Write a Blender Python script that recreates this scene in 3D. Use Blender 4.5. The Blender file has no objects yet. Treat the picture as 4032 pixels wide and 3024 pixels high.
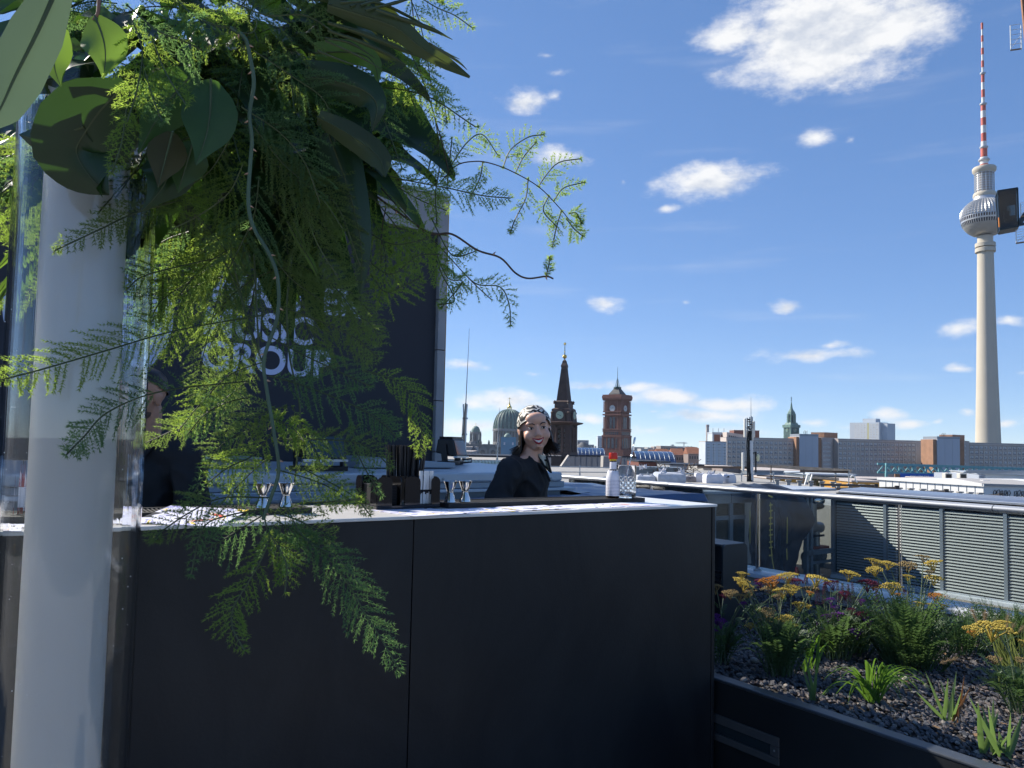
import bpy, bmesh, math, random
from mathutils import Vector, Matrix, noise
import numpy as np
R = math.radians
random.seed(7)
sc = bpy.context.scene
COL = sc.collection

# ------------------------------------------------------------------ camera
F, IW, IH = 3030.0, 4032, 3024
CZ, PITCH, ROLL, SHIFT = 1.37, R(3.3), R(1.2), 65.0
cam_d = bpy.data.cameras.new('camera')
cam = bpy.data.objects.new('camera', cam_d)
COL.objects.link(cam)
cam_d.sensor_width = 36.0
cam_d.lens = 36.0 * F / IW
cam_d.shift_y = SHIFT / IW
cam_d.clip_start, cam_d.clip_end = 0.05, 20000
cam.matrix_world = Matrix.Translation((0, 0, CZ)) @ Matrix.Rotation(R(90) + PITCH, 4, 'X') @ Matrix.Rotation(ROLL, 4, 'Z')
sc.camera = cam
CAMP = Vector((0, 0, CZ))
_m = cam.matrix_world.to_3x3()
RIGHT, UP, FWD = _m @ Vector((1, 0, 0)), _m @ Vector((0, 1, 0)), _m @ Vector((0, 0, -1))
# the roof's own axes: U runs along the bar, V away from the camera
BA = R(34.3)
UX, VX = Vector((math.cos(BA), math.sin(BA), 0)), Vector((-math.sin(BA), math.cos(BA), 0))

def ray(x, y):
    return FWD + RIGHT * ((x - IW / 2) / F) - UP * ((y - IH / 2 - SHIFT) / F)
def atY(x, y, Y):
    d = ray(x, y); return CAMP + d * (Y / d.y)
def atZ(x, y, z):
    d = ray(x, y); return CAMP + d * ((z - CZ) / d.z)
def atU(x, y, u):
    d = ray(x, y); return CAMP + d * (u / d.dot(UX))
def atV(x, y, v):
    d = ray(x, y); return CAMP + d * (v / d.dot(VX))
def B(u, v, z=0.0):
    return UX * u + VX * v + Vector((0, 0, z))
def uv(p):
    return p.dot(UX), p.dot(VX), p.z

# ------------------------------------------------------------------ sky, sun, exposure
SUN_AZ, SUN_EL = R(-58), R(38)
sc.view_settings.view_transform = 'Standard'
sc.view_settings.look = 'None'
sc.view_settings.exposure = 1.22
sc.view_settings.gamma = 1.0
sc.view_settings.use_curve_mapping = False
sc.cycles.use_denoising = True
sc.cycles.max_bounces = 8
sc.cycles.diffuse_bounces = 3
sc.cycles.use_adaptive_sampling = True
sc.cycles.adaptive_threshold = 0.02
sc.cycles.transmission_bounces = 8
sc.cycles.transparent_max_bounces = 16
sc.cycles.sample_clamp_indirect = 6.0
sc.cycles.caustics_reflective = False

sun_d = bpy.data.lights.new('sun', 'SUN')
sun_d.energy, sun_d.angle, sun_d.color = 3.4, R(0.53), (1.0, 0.93, 0.82)
sun = bpy.data.objects.new('sun', sun_d)
COL.objects.link(sun)
sdir = Vector((math.sin(SUN_AZ) * math.cos(SUN_EL), math.cos(SUN_AZ) * math.cos(SUN_EL), math.sin(SUN_EL)))
sun.rotation_euler = sdir.to_track_quat('Z', 'Y').to_euler()
sun.location = sdir * 50

world = bpy.data.worlds.new('World')
sc.world = world
world.use_nodes = True
wt = world.node_tree
wt.nodes.clear()
def wn(t, **k):
    n = wt.nodes.new(t)
    for a, b in k.items(): setattr(n, a, b)
    return n
def wl(a, b): wt.links.new(a, b)
world.cycles.sampling_method = 'MANUAL'
world.cycles.sample_map_resolution = 256
w_out = wn('ShaderNodeOutputWorld')
sky = wn('ShaderNodeTexSky', sky_type='NISHITA', sun_disc=False)
sky.sun_elevation, sky.sun_rotation = SUN_EL, SUN_AZ
sky.altitude, sky.air_density, sky.dust_density, sky.ozone_density = 1500, 0.7, 0.0, 6.0
bg_sky = wn('ShaderNodeBackground'); bg_sky.inputs['Strength'].default_value = 0.15
hs = wn('ShaderNodeHueSaturation'); hs.inputs['Saturation'].default_value = 1.36; hs.inputs['Hue'].default_value = 0.509
gmn = wn('ShaderNodeGamma'); gmn.inputs['Gamma'].default_value = 0.56
wl(sky.outputs[0], gmn.inputs['Color']); wl(gmn.outputs[0], hs.inputs['Color']); wl(hs.outputs[0], bg_sky.inputs['Color'])
bg_cl = wn('ShaderNodeBackground'); bg_cl.inputs['Strength'].default_value = 0.43
mixw = wn('ShaderNodeMixShader')
wl(bg_sky.outputs[0], mixw.inputs[1]); wl(bg_cl.outputs[0], mixw.inputs[2]); wl(mixw.outputs[0], w_out.inputs[0])
tc = wn('ShaderNodeTexCoord')
sep = wn('ShaderNodeSeparateXYZ'); wl(tc.outputs['Generated'], sep.inputs[0])
def wmath(op, a, b=None, c=None, clamp=False):
    n = wn('ShaderNodeMath', operation=op); n.use_clamp = clamp
    for i, q in enumerate((a, b, c)):
        if q is None: continue
        if isinstance(q, (int, float)): n.inputs[i].default_value = q
        else: wl(q, n.inputs[i])
    return n.outputs[0]
az = wmath('ARCTAN2', sep.outputs[0], sep.outputs[1])
el = wmath('ARCSINE', sep.outputs[2])
comb = wn('ShaderNodeCombineXYZ'); wl(az, comb.inputs[0]); wl(wmath('MULTIPLY', el, 1.9), comb.inputs[1])
nz = wn('ShaderNodeTexNoise'); nz.inputs['Scale'].default_value = 11; nz.inputs['Detail'].default_value = 8; nz.inputs['Roughness'].default_value = 0.66
wl(comb.outputs[0], nz.inputs['Vector'])
# ragged coordinates for the cloud outlines
nzc = wn('ShaderNodeTexNoise'); nzc.inputs['Scale'].default_value = 16; nzc.inputs['Detail'].default_value = 6
wl(comb.outputs[0], nzc.inputs['Vector'])
wv = wn('ShaderNodeVectorMath', operation='SUBTRACT'); wl(nzc.outputs['Color'], wv.inputs[0]); wv.inputs[1].default_value = (.5, .5, .5)
wv2 = wn('ShaderNodeVectorMath', operation='MULTIPLY'); wl(wv.outputs[0], wv2.inputs[0]); wv2.inputs[1].default_value = (.045, .018, 0)
cae = wn('ShaderNodeCombineXYZ'); wl(az, cae.inputs[0]); wl(el, cae.inputs[1])
wv3 = wn('ShaderNodeVectorMath', operation='ADD'); wl(cae.outputs[0], wv3.inputs[0]); wl(wv2.outputs[0], wv3.inputs[1])
def azel(x, y):
    d = ray(x, y).normalized()
    return math.atan2(d.x, d.y), math.asin(d.z)
# cumulus of the photograph: centre and half-size in picture pixels, weight
CLOUDS = [(3260, 150, 480, 235, 1.28), (2900, 130, 200, 110, .95), (3560, 60, 260, 150, 1.0), (3050, -70, 260, 70, .8),
    (2060, 410, 150, 62, .85), (2190, 385, 60, 40, .6), (2225, 620, 140, 55, .85), (2780, 715, 270, 78, .95), (2900, 690, 190, 50, .8), (2635, 822, 60, 26, .75),
    (2465, 718, 30, 24, .55), (3215, 530, 85, 50, .72), (3335, 550, 45, 24, .55), (2160, 225, 60, 25, .45), (2215, 280, 75, 22, .5),
    (2380, 1195, 105, 36, .8), (2710, 1188, 60, 22, .65), (3115, 1208, 88, 30, .8), (3180, 1402, 240, 34, .95), (3260, 1370, 90, 22, .75),
    (3770, 1300, 130, 48, .9), (3960, 1265, 110, 32, .8), (3790, 1455, 90, 20, .7), (3990, 1460, 60, 18, .6), (1840, 1432, 110, 28, .85), (2115, 1468, 55, 16, .7),
    (1980, 1580, 220, 52, .95), (1860, 1590, 130, 40, .8), (1900, 1680, 240, 38, .75), (2080, 1690, 200, 26, .7), (2330, 1512, 150, 30, .85), (2480, 1530, 220, 34, .7), (2620, 1570, 240, 38, .85),
    (2850, 1590, 240, 48, .9), (2800, 1640, 260, 42, .8), (2560, 1690, 300, 28, .62), (2880, 1700, 260, 24, .6), (2330, 1650, 130, 30, .7), (2550, 1622, 60, 14, .55), (3470, 1622, 90, 34, .85),
    (3560, 1665, 120, 22, .75), (3400, 1675, 150, 22, .6), (3200, 1660, 100, 24, .6), (3700, 1660, 45, 16, .6), (3830, 1620, 50, 26, .7), (3960, 1668, 55, 22, .7), (3000, 1700, 300, 18, .4), (3500, 1720, 500, 14, .35)]
# cumulus outside the frame, of the same kind
rc = random.Random(3)
acc = None
def ell(a, e, ra, re, w):
    global acc
    m = wn('ShaderNodeVectorMath', operation='MULTIPLY_ADD'); wl(wv3.outputs[0], m.inputs[0]); m.inputs[1].default_value = (1 / ra, 1 / re, 0); m.inputs[2].default_value = (-a / ra, -e / re, 0)
    l = wn('ShaderNodeVectorMath', operation='LENGTH'); wl(m.outputs[0], l.inputs[0])
    g = wmath('MULTIPLY_ADD', l.outputs['Value'], -0.72 * w, 1.0 * w)
    acc = g if acc is None else wmath('MAXIMUM', acc, g)
for (x, y, rx, ry, w) in CLOUDS:
    a, e = azel(x, y); a1, _ = azel(x + rx, y); _, e1 = azel(x, y - ry)
    ell(a, e, abs(a1 - a) * 1.12, abs(e1 - e) * 1.18, min(1.3, w * 1.06))
for i in range(10):
    a = rc.uniform(.75, 2 * math.pi - .75); a = a if a < math.pi else a - 2 * math.pi
    ell(a, rc.uniform(.03, .7), rc.uniform(.05, .16), rc.uniform(.02, .05), rc.uniform(.6, .9))
dens = wmath('ADD', acc, wmath('MULTIPLY', wmath('SUBTRACT', nz.outputs['Fac'], .5), 1.5))
mr = wn('ShaderNodeMapRange', interpolation_type='SMOOTHSTEP'); mr.inputs['From Min'].default_value = .34; mr.inputs['From Max'].default_value = .92
wl(dens, mr.inputs['Value'])
# thin high cirrus
mpc = wn('ShaderNodeMapping'); mpc.inputs['Scale'].default_value = (3, 26, 1); mpc.inputs['Rotation'].default_value = (0, 0, R(5))
wl(cae.outputs[0], mpc.inputs['Vector'])
nci = wn('ShaderNodeTexNoise'); nci.inputs['Scale'].default_value = 1.3; nci.inputs['Detail'].default_value = 5
wl(mpc.outputs[0], nci.inputs['Vector'])
mci = wn('ShaderNodeMapRange', interpolation_type='SMOOTHSTEP'); mci.inputs['From Min'].default_value = .54; mci.inputs['From Max'].default_value = .85; mci.inputs['To Max'].default_value = .17
wl(nci.outputs['Fac'], mci.inputs['Value'])
alpha = wmath('MAXIMUM', wmath('MULTIPLY', mr.outputs[0], .96), mci.outputs[0])
wl(alpha, mixw.inputs[0])
cr = wn('ShaderNodeValToRGB')   # sunward side bright, far side and base grey
cr.color_ramp.elements[0].position, cr.color_ramp.elements[0].color = .18, (.66, .71, .80, 1)
cr.color_ramp.elements[1].position, cr.color_ramp.elements[1].color = .62, (1.0, 1.0, 1.0, 1)
nzs = wn('ShaderNodeTexNoise'); nzs.inputs['Scale'].default_value = 11; nzs.inputs['Detail'].default_value = 4; nzs.inputs['Roughness'].default_value = .6
off = wn('ShaderNodeVectorMath', operation='ADD'); wl(comb.outputs[0], off.inputs[0]); off.inputs[1].default_value = (-.018, .045, 0)
wl(off.outputs[0], nzs.inputs['Vector'])
thick = wmath('MULTIPLY', wmath('SUBTRACT', dens, .75), -.42)
wl(wmath('ADD', wmath('MULTIPLY_ADD', wmath('SUBTRACT', nz.outputs['Fac'], nzs.outputs['Fac']), 2.2, .58), thick), cr.inputs['Fac'])
wl(cr.outputs[0], bg_cl.inputs['Color'])

# ------------------------------------------------------------------ helpers
class MB:
    def __init__(s): s.v = []; s.f = []
    def pts(s, vs, fs):
        o = len(s.v); s.v += [Vector(p) for p in vs]; s.f += [[o + i for i in f] for f in fs]; return s
    def box(s, x0, x1, y0, y1, z0, z1):
        return s.pts([(x0, y0, z0), (x1, y0, z0), (x1, y1, z0), (x0, y1, z0), (x0, y0, z1), (x1, y0, z1), (x1, y1, z1), (x0, y1, z1)],
                     [(0, 3, 2, 1), (4, 5, 6, 7), (0, 1, 5, 4), (1, 2, 6, 5), (2, 3, 7, 6), (3, 0, 4, 7)])
    def bar(s, p, q, w, h=None, up=(0, 0, 1)):
        p, q = Vector(p), Vector(q); h = h or w
        d = (q - p).normalized(); a = d.cross(Vector(up))
        if a.length < 1e-4: a = d.cross(Vector((0, 1, 0)))
        a.normalize(); b = a.cross(d)
        a *= w / 2; b *= h / 2
        return s.pts([p - a - b, p + a - b, p + a + b, p - a + b, q - a - b, q + a - b, q + a + b, q - a + b],
                     [(0, 3, 2, 1), (4, 5, 6, 7), (0, 1, 5, 4), (1, 2, 6, 5), (2, 3, 7, 6), (3, 0, 4, 7)])
    def tube(s, pts, rad, n=8, cap=True):
        pts = [Vector(p) for p in pts]; m = len(pts)
        rad = [rad] * m if isinstance(rad, (int, float)) else rad
        vs, fs = [], []; pa = None
        for i in range(m):
            d = (pts[min(i + 1, m - 1)] - pts[max(i - 1, 0)]).normalized()
            if pa is None:
                a = d.cross(Vector((0, 0, 1)))
                if a.length < 1e-3: a = d.cross(Vector((0, 1, 0)))
            else: a = pa - d * pa.dot(d)
            a.normalize(); pa = a; b = d.cross(a)
            for k in range(n):
                t = 2 * math.pi * k / n
                vs.append(pts[i] + (a * math.cos(t) + b * math.sin(t)) * rad[i])
        for i in range(m - 1):
            for k in range(n):
                k2 = (k + 1) % n
                fs.append((i * n + k, i * n + k2, (i + 1) * n + k2, (i + 1) * n + k))
        if cap and n > 2: fs.append(tuple(range(n))[::-1]); fs.append(tuple((m - 1) * n + k for k in range(n)))
        return s.pts(vs, fs)
    def lathe(s, prof, n=24, c=(0, 0, 0), a0=0.0, cap=True):
        c = Vector(c); vs, fs = [], []; m = len(prof)
        for (r, z) in prof:
            for k in range(n):
                t = a0 + 2 * math.pi * k / n; vs.append(c + Vector((r * math.cos(t), r * math.sin(t), z)))
        for i in range(m - 1):
            for k in range(n):
                k2 = (k + 1) % n; fs.append((i * n + k, i * n + k2, (i + 1) * n + k2, (i + 1) * n + k))
        if cap: fs.append(tuple(range(n))[::-1]); fs.append(tuple((m - 1) * n + k for k in range(n)))
        return s.pts(vs, fs)
    def sph(s, c, r, n=12, m=8, mat=None):
        r = (r, r, r) if isinstance(r, (int, float)) else r; c = Vector(c)
        vs = []; fs = []
        for i in range(1, m):
            p = math.pi * i / m
            for k in range(n):
                t = 2 * math.pi * k / n
                vs.append(Vector((r[0] * math.sin(p) * math.cos(t), r[1] * math.sin(p) * math.sin(t), r[2] * math.cos(p))))
        vs += [Vector((0, 0, r[2])), Vector((0, 0, -r[2]))]
        for i in range(m - 2):
            for k in range(n):
                k2 = (k + 1) % n; fs.append((i * n + k, (i + 1) * n + k, (i + 1) * n + k2, i * n + k2))
        t_, b_ = len(vs) - 2, len(vs) - 1
        for k in range(n):
            k2 = (k + 1) % n; fs.append((t_, k, k2)); fs.append((b_, (m - 2) * n + k2, (m - 2) * n + k))
        if mat is not None: vs = [mat @ v for v in vs]
        return s.pts([v + c for v in vs], fs)
    def poly(s, pts): return s.pts(pts, [tuple(range(len(pts)))])
    def prism(s, pts, vec):
        n = len(pts); vec = Vector(vec); a = [Vector(p) for p in pts]
        return s.pts(a + [p + vec for p in a], [tuple(range(n))[::-1], tuple(range(n, 2 * n))] + [(i, (i + 1) % n, n + (i + 1) % n, n + i) for i in range(n)])
    def mesh(s, name):
        me = bpy.data.meshes.new(name); me.from_pydata([tuple(p) for p in s.v], [], s.f); me.update(); return me
    def build(s, name, mat=None, parent=None, smooth=False, bevel=0, loc=None):
        return link(name, s.mesh(name), mat, parent, smooth, bevel, loc)

def link(name, me, mat=None, parent=None, smooth=False, bevel=0, loc=None):
    if mat is not None and not me.materials: me.materials.append(mat)
    o = bpy.data.objects.new(name, me); COL.objects.link(o)
    if parent is not None: o.parent = parent
    if loc is not None: o.location = loc
    if smooth:
        me.shade_smooth()
        if smooth != 2: me.set_sharp_from_angle(angle=R(38))
    if bevel:
        b = o.modifiers.new('bevel', 'BEVEL'); b.width = bevel; b.segments = 2; b.limit_method = 'ANGLE'
    return o
def tag(o, label=None, cat=None, group=None, kind=None):
    for k, q in (('label', label), ('category', cat), ('group', group), ('kind', kind)):
        if q: o[k] = q
    return o
def root(name, label, cat, loc=(0, 0, 0), rz=0.0, group=None):
    o = bpy.data.objects.new(name, None); COL.objects.link(o); o.empty_display_size = .1
    o.location = loc; o.rotation_euler = (0, 0, rz)
    return tag(o, label, cat, group)
def copy_tree(o, parent=None):
    c = o.copy(); COL.objects.link(c)
    if parent is not None: c.parent = parent
    for ch in list(o.children): copy_tree(ch, c)
    return c
def struct(o): o['kind'] = 'structure'; return o

# ------------------------------------------------------------------ materials
MATS = {}
def mat(name, col, rough=.6, metal=0.0, var=.12, scale=6.0, bump=0.0, bscale=40.0, spec=.5, trans=0.0, ior=1.45, transl=0.0, coat=0.0, rvar=0.0, tcol=None, emit=None, detail=5):
    if name in MATS: return MATS[name]
    m = bpy.data.materials.new(name); m.use_nodes = True; MATS[name] = m
    t = m.node_tree; n = t.nodes; l = t.links
    p = n['Principled BSDF']; o = n['Material Output']
    p.inputs['Roughness'].default_value = rough; p.inputs['Metallic'].default_value = metal
    p.inputs['Specular IOR Level'].default_value = spec; p.inputs['IOR'].default_value = ior
    p.inputs['Transmission Weight'].default_value = trans; p.inputs['Coat Weight'].default_value = coat
    c = (*col, 1)
    tcd = n.new('ShaderNodeTexCoord')
    if var > 0:
        nz = n.new('ShaderNodeTexNoise'); nz.inputs['Scale'].default_value = scale; nz.inputs['Detail'].default_value = detail
        l.new(tcd.outputs['Object'], nz.inputs['Vector'])
        mp = n.new('ShaderNodeMapRange'); mp.inputs['From Min'].default_value = .25; mp.inputs['From Max'].default_value = .75
        mp.inputs['To Min'].default_value = 1 - var; mp.inputs['To Max'].default_value = 1 + var
        l.new(nz.outputs['Fac'], mp.inputs['Value'])
        vm = n.new('ShaderNodeVectorMath'); vm.operation = 'SCALE'; vm.inputs[0].default_value = col
        l.new(mp.outputs[0], vm.inputs['Scale']); l.new(vm.outputs[0], p.inputs['Base Color']); src = vm.outputs[0]
        if rvar:
            m2 = n.new('ShaderNodeMapRange'); m2.inputs['To Min'].default_value = max(0, rough - rvar); m2.inputs['To Max'].default_value = min(1, rough + rvar)
            l.new(nz.outputs['Fac'], m2.inputs['Value']); l.new(m2.outputs[0], p.inputs['Roughness'])
    else:
        p.inputs['Base Color'].default_value = c; src = None
    if bump:
        nb = n.new('ShaderNodeTexNoise'); nb.inputs['Scale'].default_value = bscale; nb.inputs['Detail'].default_value = 4
        l.new(tcd.outputs['Object'], nb.inputs['Vector'])
        bp = n.new('ShaderNodeBump'); bp.inputs['Strength'].default_value = bump; bp.inputs['Distance'].default_value = .01
        l.new(nb.outputs['Fac'], bp.inputs['Height']); l.new(bp.outputs[0], p.inputs['Normal'])
    if emit:
        p.inputs['Emission Color'].default_value = c; p.inputs['Emission Strength'].default_value = emit
    if transl:
        tr = n.new('ShaderNodeBsdfTranslucent'); mx = n.new('ShaderNodeMixShader'); mx.inputs[0].default_value = transl
        tr.inputs['Color'].default_value = (*(tcol or col), 1)
        l.new(p.outputs[0], mx.inputs[1]); l.new(tr.outputs[0], mx.inputs[2]); l.new(mx.outputs[0], o.inputs[0])
    return m
def pane_mat(name, tint=(.85, .9, .9), refl=1.0, dirt=.03):
    """thin clear sheet: see-through with Fresnel reflection"""
    m = bpy.data.materials.new(name); m.use_nodes = True; t = m.node_tree; n = t.nodes; l = t.links
    n.remove(n['Principled BSDF']); o = n['Material Output']
    tr = n.new('ShaderNodeBsdfTransparent'); tr.inputs[0].default_value = (*tint, 1)
    gl = n.new('ShaderNodeBsdfGlossy'); gl.inputs['Roughness'].default_value = .02
    fr = n.new('ShaderNodeFresnel'); fr.inputs[0].default_value = 1.5
    ml = n.new('ShaderNodeMath'); ml.operation = 'MULTIPLY'; ml.inputs[1].default_value = refl; ml.use_clamp = True
    mx = n.new('ShaderNodeMixShader'); l.new(fr.outputs[0], ml.inputs[0]); l.new(ml.outputs[0], mx.inputs[0])
    l.new(tr.outputs[0], mx.inputs[1]); l.new(gl.outputs[0], mx.inputs[2])
    df = n.new('ShaderNodeBsdfDiffuse'); df.inputs[0].default_value = (.6, .65, .65, 1)
    m2 = n.new('ShaderNodeMixShader'); m2.inputs[0].default_value = dirt
    l.new(mx.outputs[0], m2.inputs[1]); l.new(df.outputs[0], m2.inputs[2]); l.new(m2.outputs[0], o.inputs[0])
    return m
def nodes_of(m): return m.node_tree.nodes, m.node_tree.links, m.node_tree.nodes['Principled BSDF']

M_concrete = mat('concrete', (.33, .32, .30), .85, var=.18, scale=3, bump=.25)
M_dark = mat('dark_paint', (.008, .0095, .012), .42, var=.2, scale=2.2, rvar=.12, bump=.05, bscale=120, spec=.4)
_n, _l, _p = nodes_of(M_dark) if False else (M_dark.node_tree.nodes, M_dark.node_tree.links, M_dark.node_tree.nodes['Principled BSDF'])
_tc = _n.new('ShaderNodeTexCoord'); _mp = _n.new('ShaderNodeMapping'); _mp.inputs['Scale'].default_value = (1.1, 1.1, .55); _mp.inputs['Rotation'].default_value = (0, R(24), 0)
_nz = _n.new('ShaderNodeTexNoise'); _nz.inputs['Scale'].default_value = 2.6; _nz.inputs['Detail'].default_value = 7; _nz.inputs['Roughness'].default_value = .68; _nz.inputs['Distortion'].default_value = .8
_r = _n.new('ShaderNodeValToRGB'); _r.color_ramp.elements[0].position = .40; _r.color_ramp.elements[0].color = (.0075, .0088, .0115, 1); _r.color_ramp.elements[1].position = .78; _r.color_ramp.elements[1].color = (.021, .022, .024, 1)
_l.new(_tc.outputs['Object'], _mp.inputs[0]); _l.new(_mp.outputs[0], _nz.inputs['Vector']); _l.new(_nz.outputs['Fac'], _r.inputs[0]); _l.new(_r.outputs[0], _p.inputs['Base Color'])
M_black = mat('black_plastic', (.012, .012, .014), .35, var=.1)
M_blackgloss = mat('black_acrylic', (.01, .01, .012), .08, var=0)
M_rubber = mat('black_rubber', (.018, .018, .018), .65, var=.1)
M_white = mat('white_laminate', (.74, .72, .69), .22, var=.03, scale=8, rvar=.06)
M_steel = mat('polished_steel', (.72, .70, .67), .12, 1.0, var=.04)
M_alu = mat('brushed_aluminium', (.55, .57, .59), .35, .9, var=.06, scale=14)
M_galv = mat('galvanised_steel', (.38, .41, .43), .5, .7, var=.15, scale=12)
M_whitepaint = mat('white_paint', (.72, .72, .70), .5, var=.06, scale=3)
M_greypaint = mat('grey_paint', (.16, .19, .21), .45, var=.1, scale=4)
M_metalgrey = mat('grey_metal_cladding', (.27, .31, .35), .42, .3, var=.1, scale=2.5, rvar=.1)
M_ltgrey = mat('light_grey_cladding', (.48, .51, .54), .38, .2, var=.08, scale=2, rvar=.1)
M_pane = pane_mat('clear_glass_sheet')
M_red = mat('red_plastic', (.55, .03, .015), .35, var=.05)
# ================================================================== roof structure
def broot(name, label, cat, u, v, z=0.0, group=None, rz=0.0):
    return root(name, label, cat, B(u, v, z), BA + rz, group)
def bstruct(name, m, mt, **k):
    o = m.build(name, mt, None, **k); o.rotation_euler = (0, 0, BA); return struct(o)

M_slab = mat('paving_slab', (.30, .29, .28), .8, var=.15, scale=5, bump=.2)
M_roofgravel = mat('roof_gravel', (.24, .21, .18), .95, var=.45, scale=45, bump=.9, bscale=70)
deck = bstruct('roof_deck', MB().box(-9, 4.6, -5, 9, -.4, -.012), M_concrete)
sl = MB().box(-.295, .295, -.295, .295, -.02, 0).mesh('paving_slab')
for i in range(-4, 8):
    for j in range(-3, 4):
        if -.9 + i * .6 > 2.2 and -1.6 + j * .6 > -.2: continue
        link('paving_slab', sl, M_slab, deck, bevel=0, loc=(-.9 + i * .6, -1.6 + j * .6, .008))
bstruct('neighbour_roof', MB().box(4.62, 13, -6, 9.5, -1.2, -.56), M_roofgravel)

# ------------------------------------------------------------------ stair-house wall with the banner
M_wallblock = mat('grey_facing_slab', (.34, .33, .33), .8, var=.12, scale=4, bump=.15)
M_banner = mat('dark_banner_fabric', (.036, .036, .043), .75, var=.08, scale=3, bump=.08, bscale=200)
M_letter = mat('pale_lavender_print', (.60, .63, .80), .6, var=.03)
M_edge = mat('sunlit_edge_brown', (.42, .26, .12), .6, var=.1)  # orange-brown is the sun catching the wall's side, put into the colour
sw = broot('banner_wall', 'tall grey stair house wall carrying a dark printed banner behind the bar', 'wall', 0, 5.55)
MB().box(-5.2, 3.085, .09, 1.6, -.1, 3.40).build('wall_core', M_wallblock, sw)
# facing slabs of the pier at the right and the band along the top, each one its own piece
z = 1.0
k = 0
while z < 3.09:
    h = .42 if k else .3
    h = min(h, 3.10 - z)
    MB().box(3.035, 3.105, .0, 1.62, z + .002, z + h - .004).build('facing_slab', M_wallblock, sw, bevel=.004)
    z += h; k += 1
x = 3.105
for w in (.62, .9, .9, .9, .9, .9, .9, .9, .9):
    MB().box(x - w + .003, x - .002, .0, 1.62, 3.108, 3.42).build('facing_slab', M_wallblock, sw, bevel=.004); x -= w
MB().box(3.106, 3.122, .02, 1.62, 1.0, 3.41).build('sunlit_edge', M_edge, sw)
MB().box(-5.1, 3.115, -.012, 1.64, 3.422, 3.45).build('coping', M_galv, sw, bevel=.004)
bn = MB().box(-5.1, 3.03, .045, .075, 1.19, 3.10).build('banner', M_banner, sw)
MB().box(-5.1, 3.03, .02, .085, 1.15, 1.185).build('banner_rail', M_black, sw)
def text(body, size, loc, mt, parent, name='lettering', rot=(R(90), 0, 0), extrude=.001, bold=0.0, xs=1.0, align='LEFT'):
    c = bpy.data.curves.new(name, 'FONT'); c.body = body; c.size = size; c.extrude = extrude; c.offset = bold; c.align_x = align
    c.space_character = 1.0
    o = bpy.data.objects.new(name, c); COL.objects.link(o); 
    dg = bpy.context.evaluated_depsgraph_get(); me = bpy.data.meshes.new_from_object(o.evaluated_get(dg))
    bpy.data.objects.remove(o); bpy.data.curves.remove(c)
    q = link(name, me, mt, parent, loc=loc); q.rotation_euler = rot; q.scale = (xs, 1, 1)
    return q
for body, zz in (('WARNER', 2.335), ('MUSIC', 2.088), ('GROUP', 1.85)):
    text(body, .285, (1.20, .043, zz), M_letter, bn, bold=.0065, xs=.97)
disc = MB()
disc.prism([(.53 + .485 * math.cos(2 * math.pi * i / 64), .044, 2.17 + .485 * math.sin(2 * math.pi * i / 64)) for i in range(64)], (0, -.002, 0))
disc.build('emblem_disc', M_letter, bn)

# ------------------------------------------------------------------ grey metal roof vent behind the bar
vb = broot('roof_vent_housing', 'long low grey metal roof vent housing with ledges behind the bar', 'vent housing', 0, 4.2)
MB().prism([(-3.5, 0, 1.128), (-3.5, 0, 1.188), (-3.5, 1.1, 1.222), (-3.5, 1.1, 1.128)], (6.8, 0, 0)).build('lid', M_ltgrey, vb, bevel=.012)
MB().box(-3.5, 3.33, .015, 1.1, 1.088, 1.127).build('upper_ledge', M_metalgrey, vb, bevel=.004)
MB().box(-3.5, 3.39, -.03, 1.1, 1.066, 1.086).build('lower_ledge', M_ltgrey, vb, bevel=.004)
MB().prism([(-3.5, .08, .3), (-3.5, .05, 1.064), (-3.5, 1.1, 1.064), (-3.5, 1.1, .3)], (6.82, 0, 0)).build('skirt', M_metalgrey, vb)
MB().box(-3.5, 3.44, -.11, .02, .92, .975).build('base_flashing', M_ltgrey, vb, bevel=.004)
rv = MB().lathe([(.008, 0), (.008, .003), (.004, .006)], 8).mesh('rivet')
for i in range(9):
    o = link('rivet', rv, M_galv, vb, loc=(3.2 - i * .42, -.001, 1.15)); o.rotation_euler = (R(90), 0, 0)
# blue crate and grey bins under the sign, seen behind the bar
M_bluecrate = mat('blue_translucent_plastic', (.035, .16, .36), .35, var=.12, scale=5)
crt = broot('storage_crate', 'large blue plastic storage crate behind the bar', 'crate', 1.15, 3.98)
MB().box(-.75, .55, -.16, .16, .55, 1.055).build('box', M_bluecrate, crt, bevel=.015)
MB().box(-.78, .58, -.19, .18, 1.055, 1.082).build('lid', M_metalgrey, crt, bevel=.008)
for zz in (.72, .88):
    MB().box(-.72, .52, -.172, -.161, zz, zz + .035).build('rib', M_bluecrate, crt)
cr2 = broot('storage_box', 'grey storage box on the vent housing below the banner', 'box', 1.2, 4.75, 1.205)
MB().box(-.28, .12, -.2, .2, 0, .05).build('body', M_greypaint, cr2, bevel=.008)
MB().box(-.30, .14, -.22, .22, .05, .062).build('lid', M_metalgrey, cr2, bevel=.004)
cr3 = broot('equipment_case', 'pale grey slanted panel case right of the floodlight under the banner', 'case', 2.3, 4.7, 1.205)
MB().prism([(-.35, -.15, 0), (.35, -.15, 0), (.35, -.15, .035), (-.35, -.15, .075)], (0, .3, 0)).build('body', M_metalgrey, cr3, bevel=.006)

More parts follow.
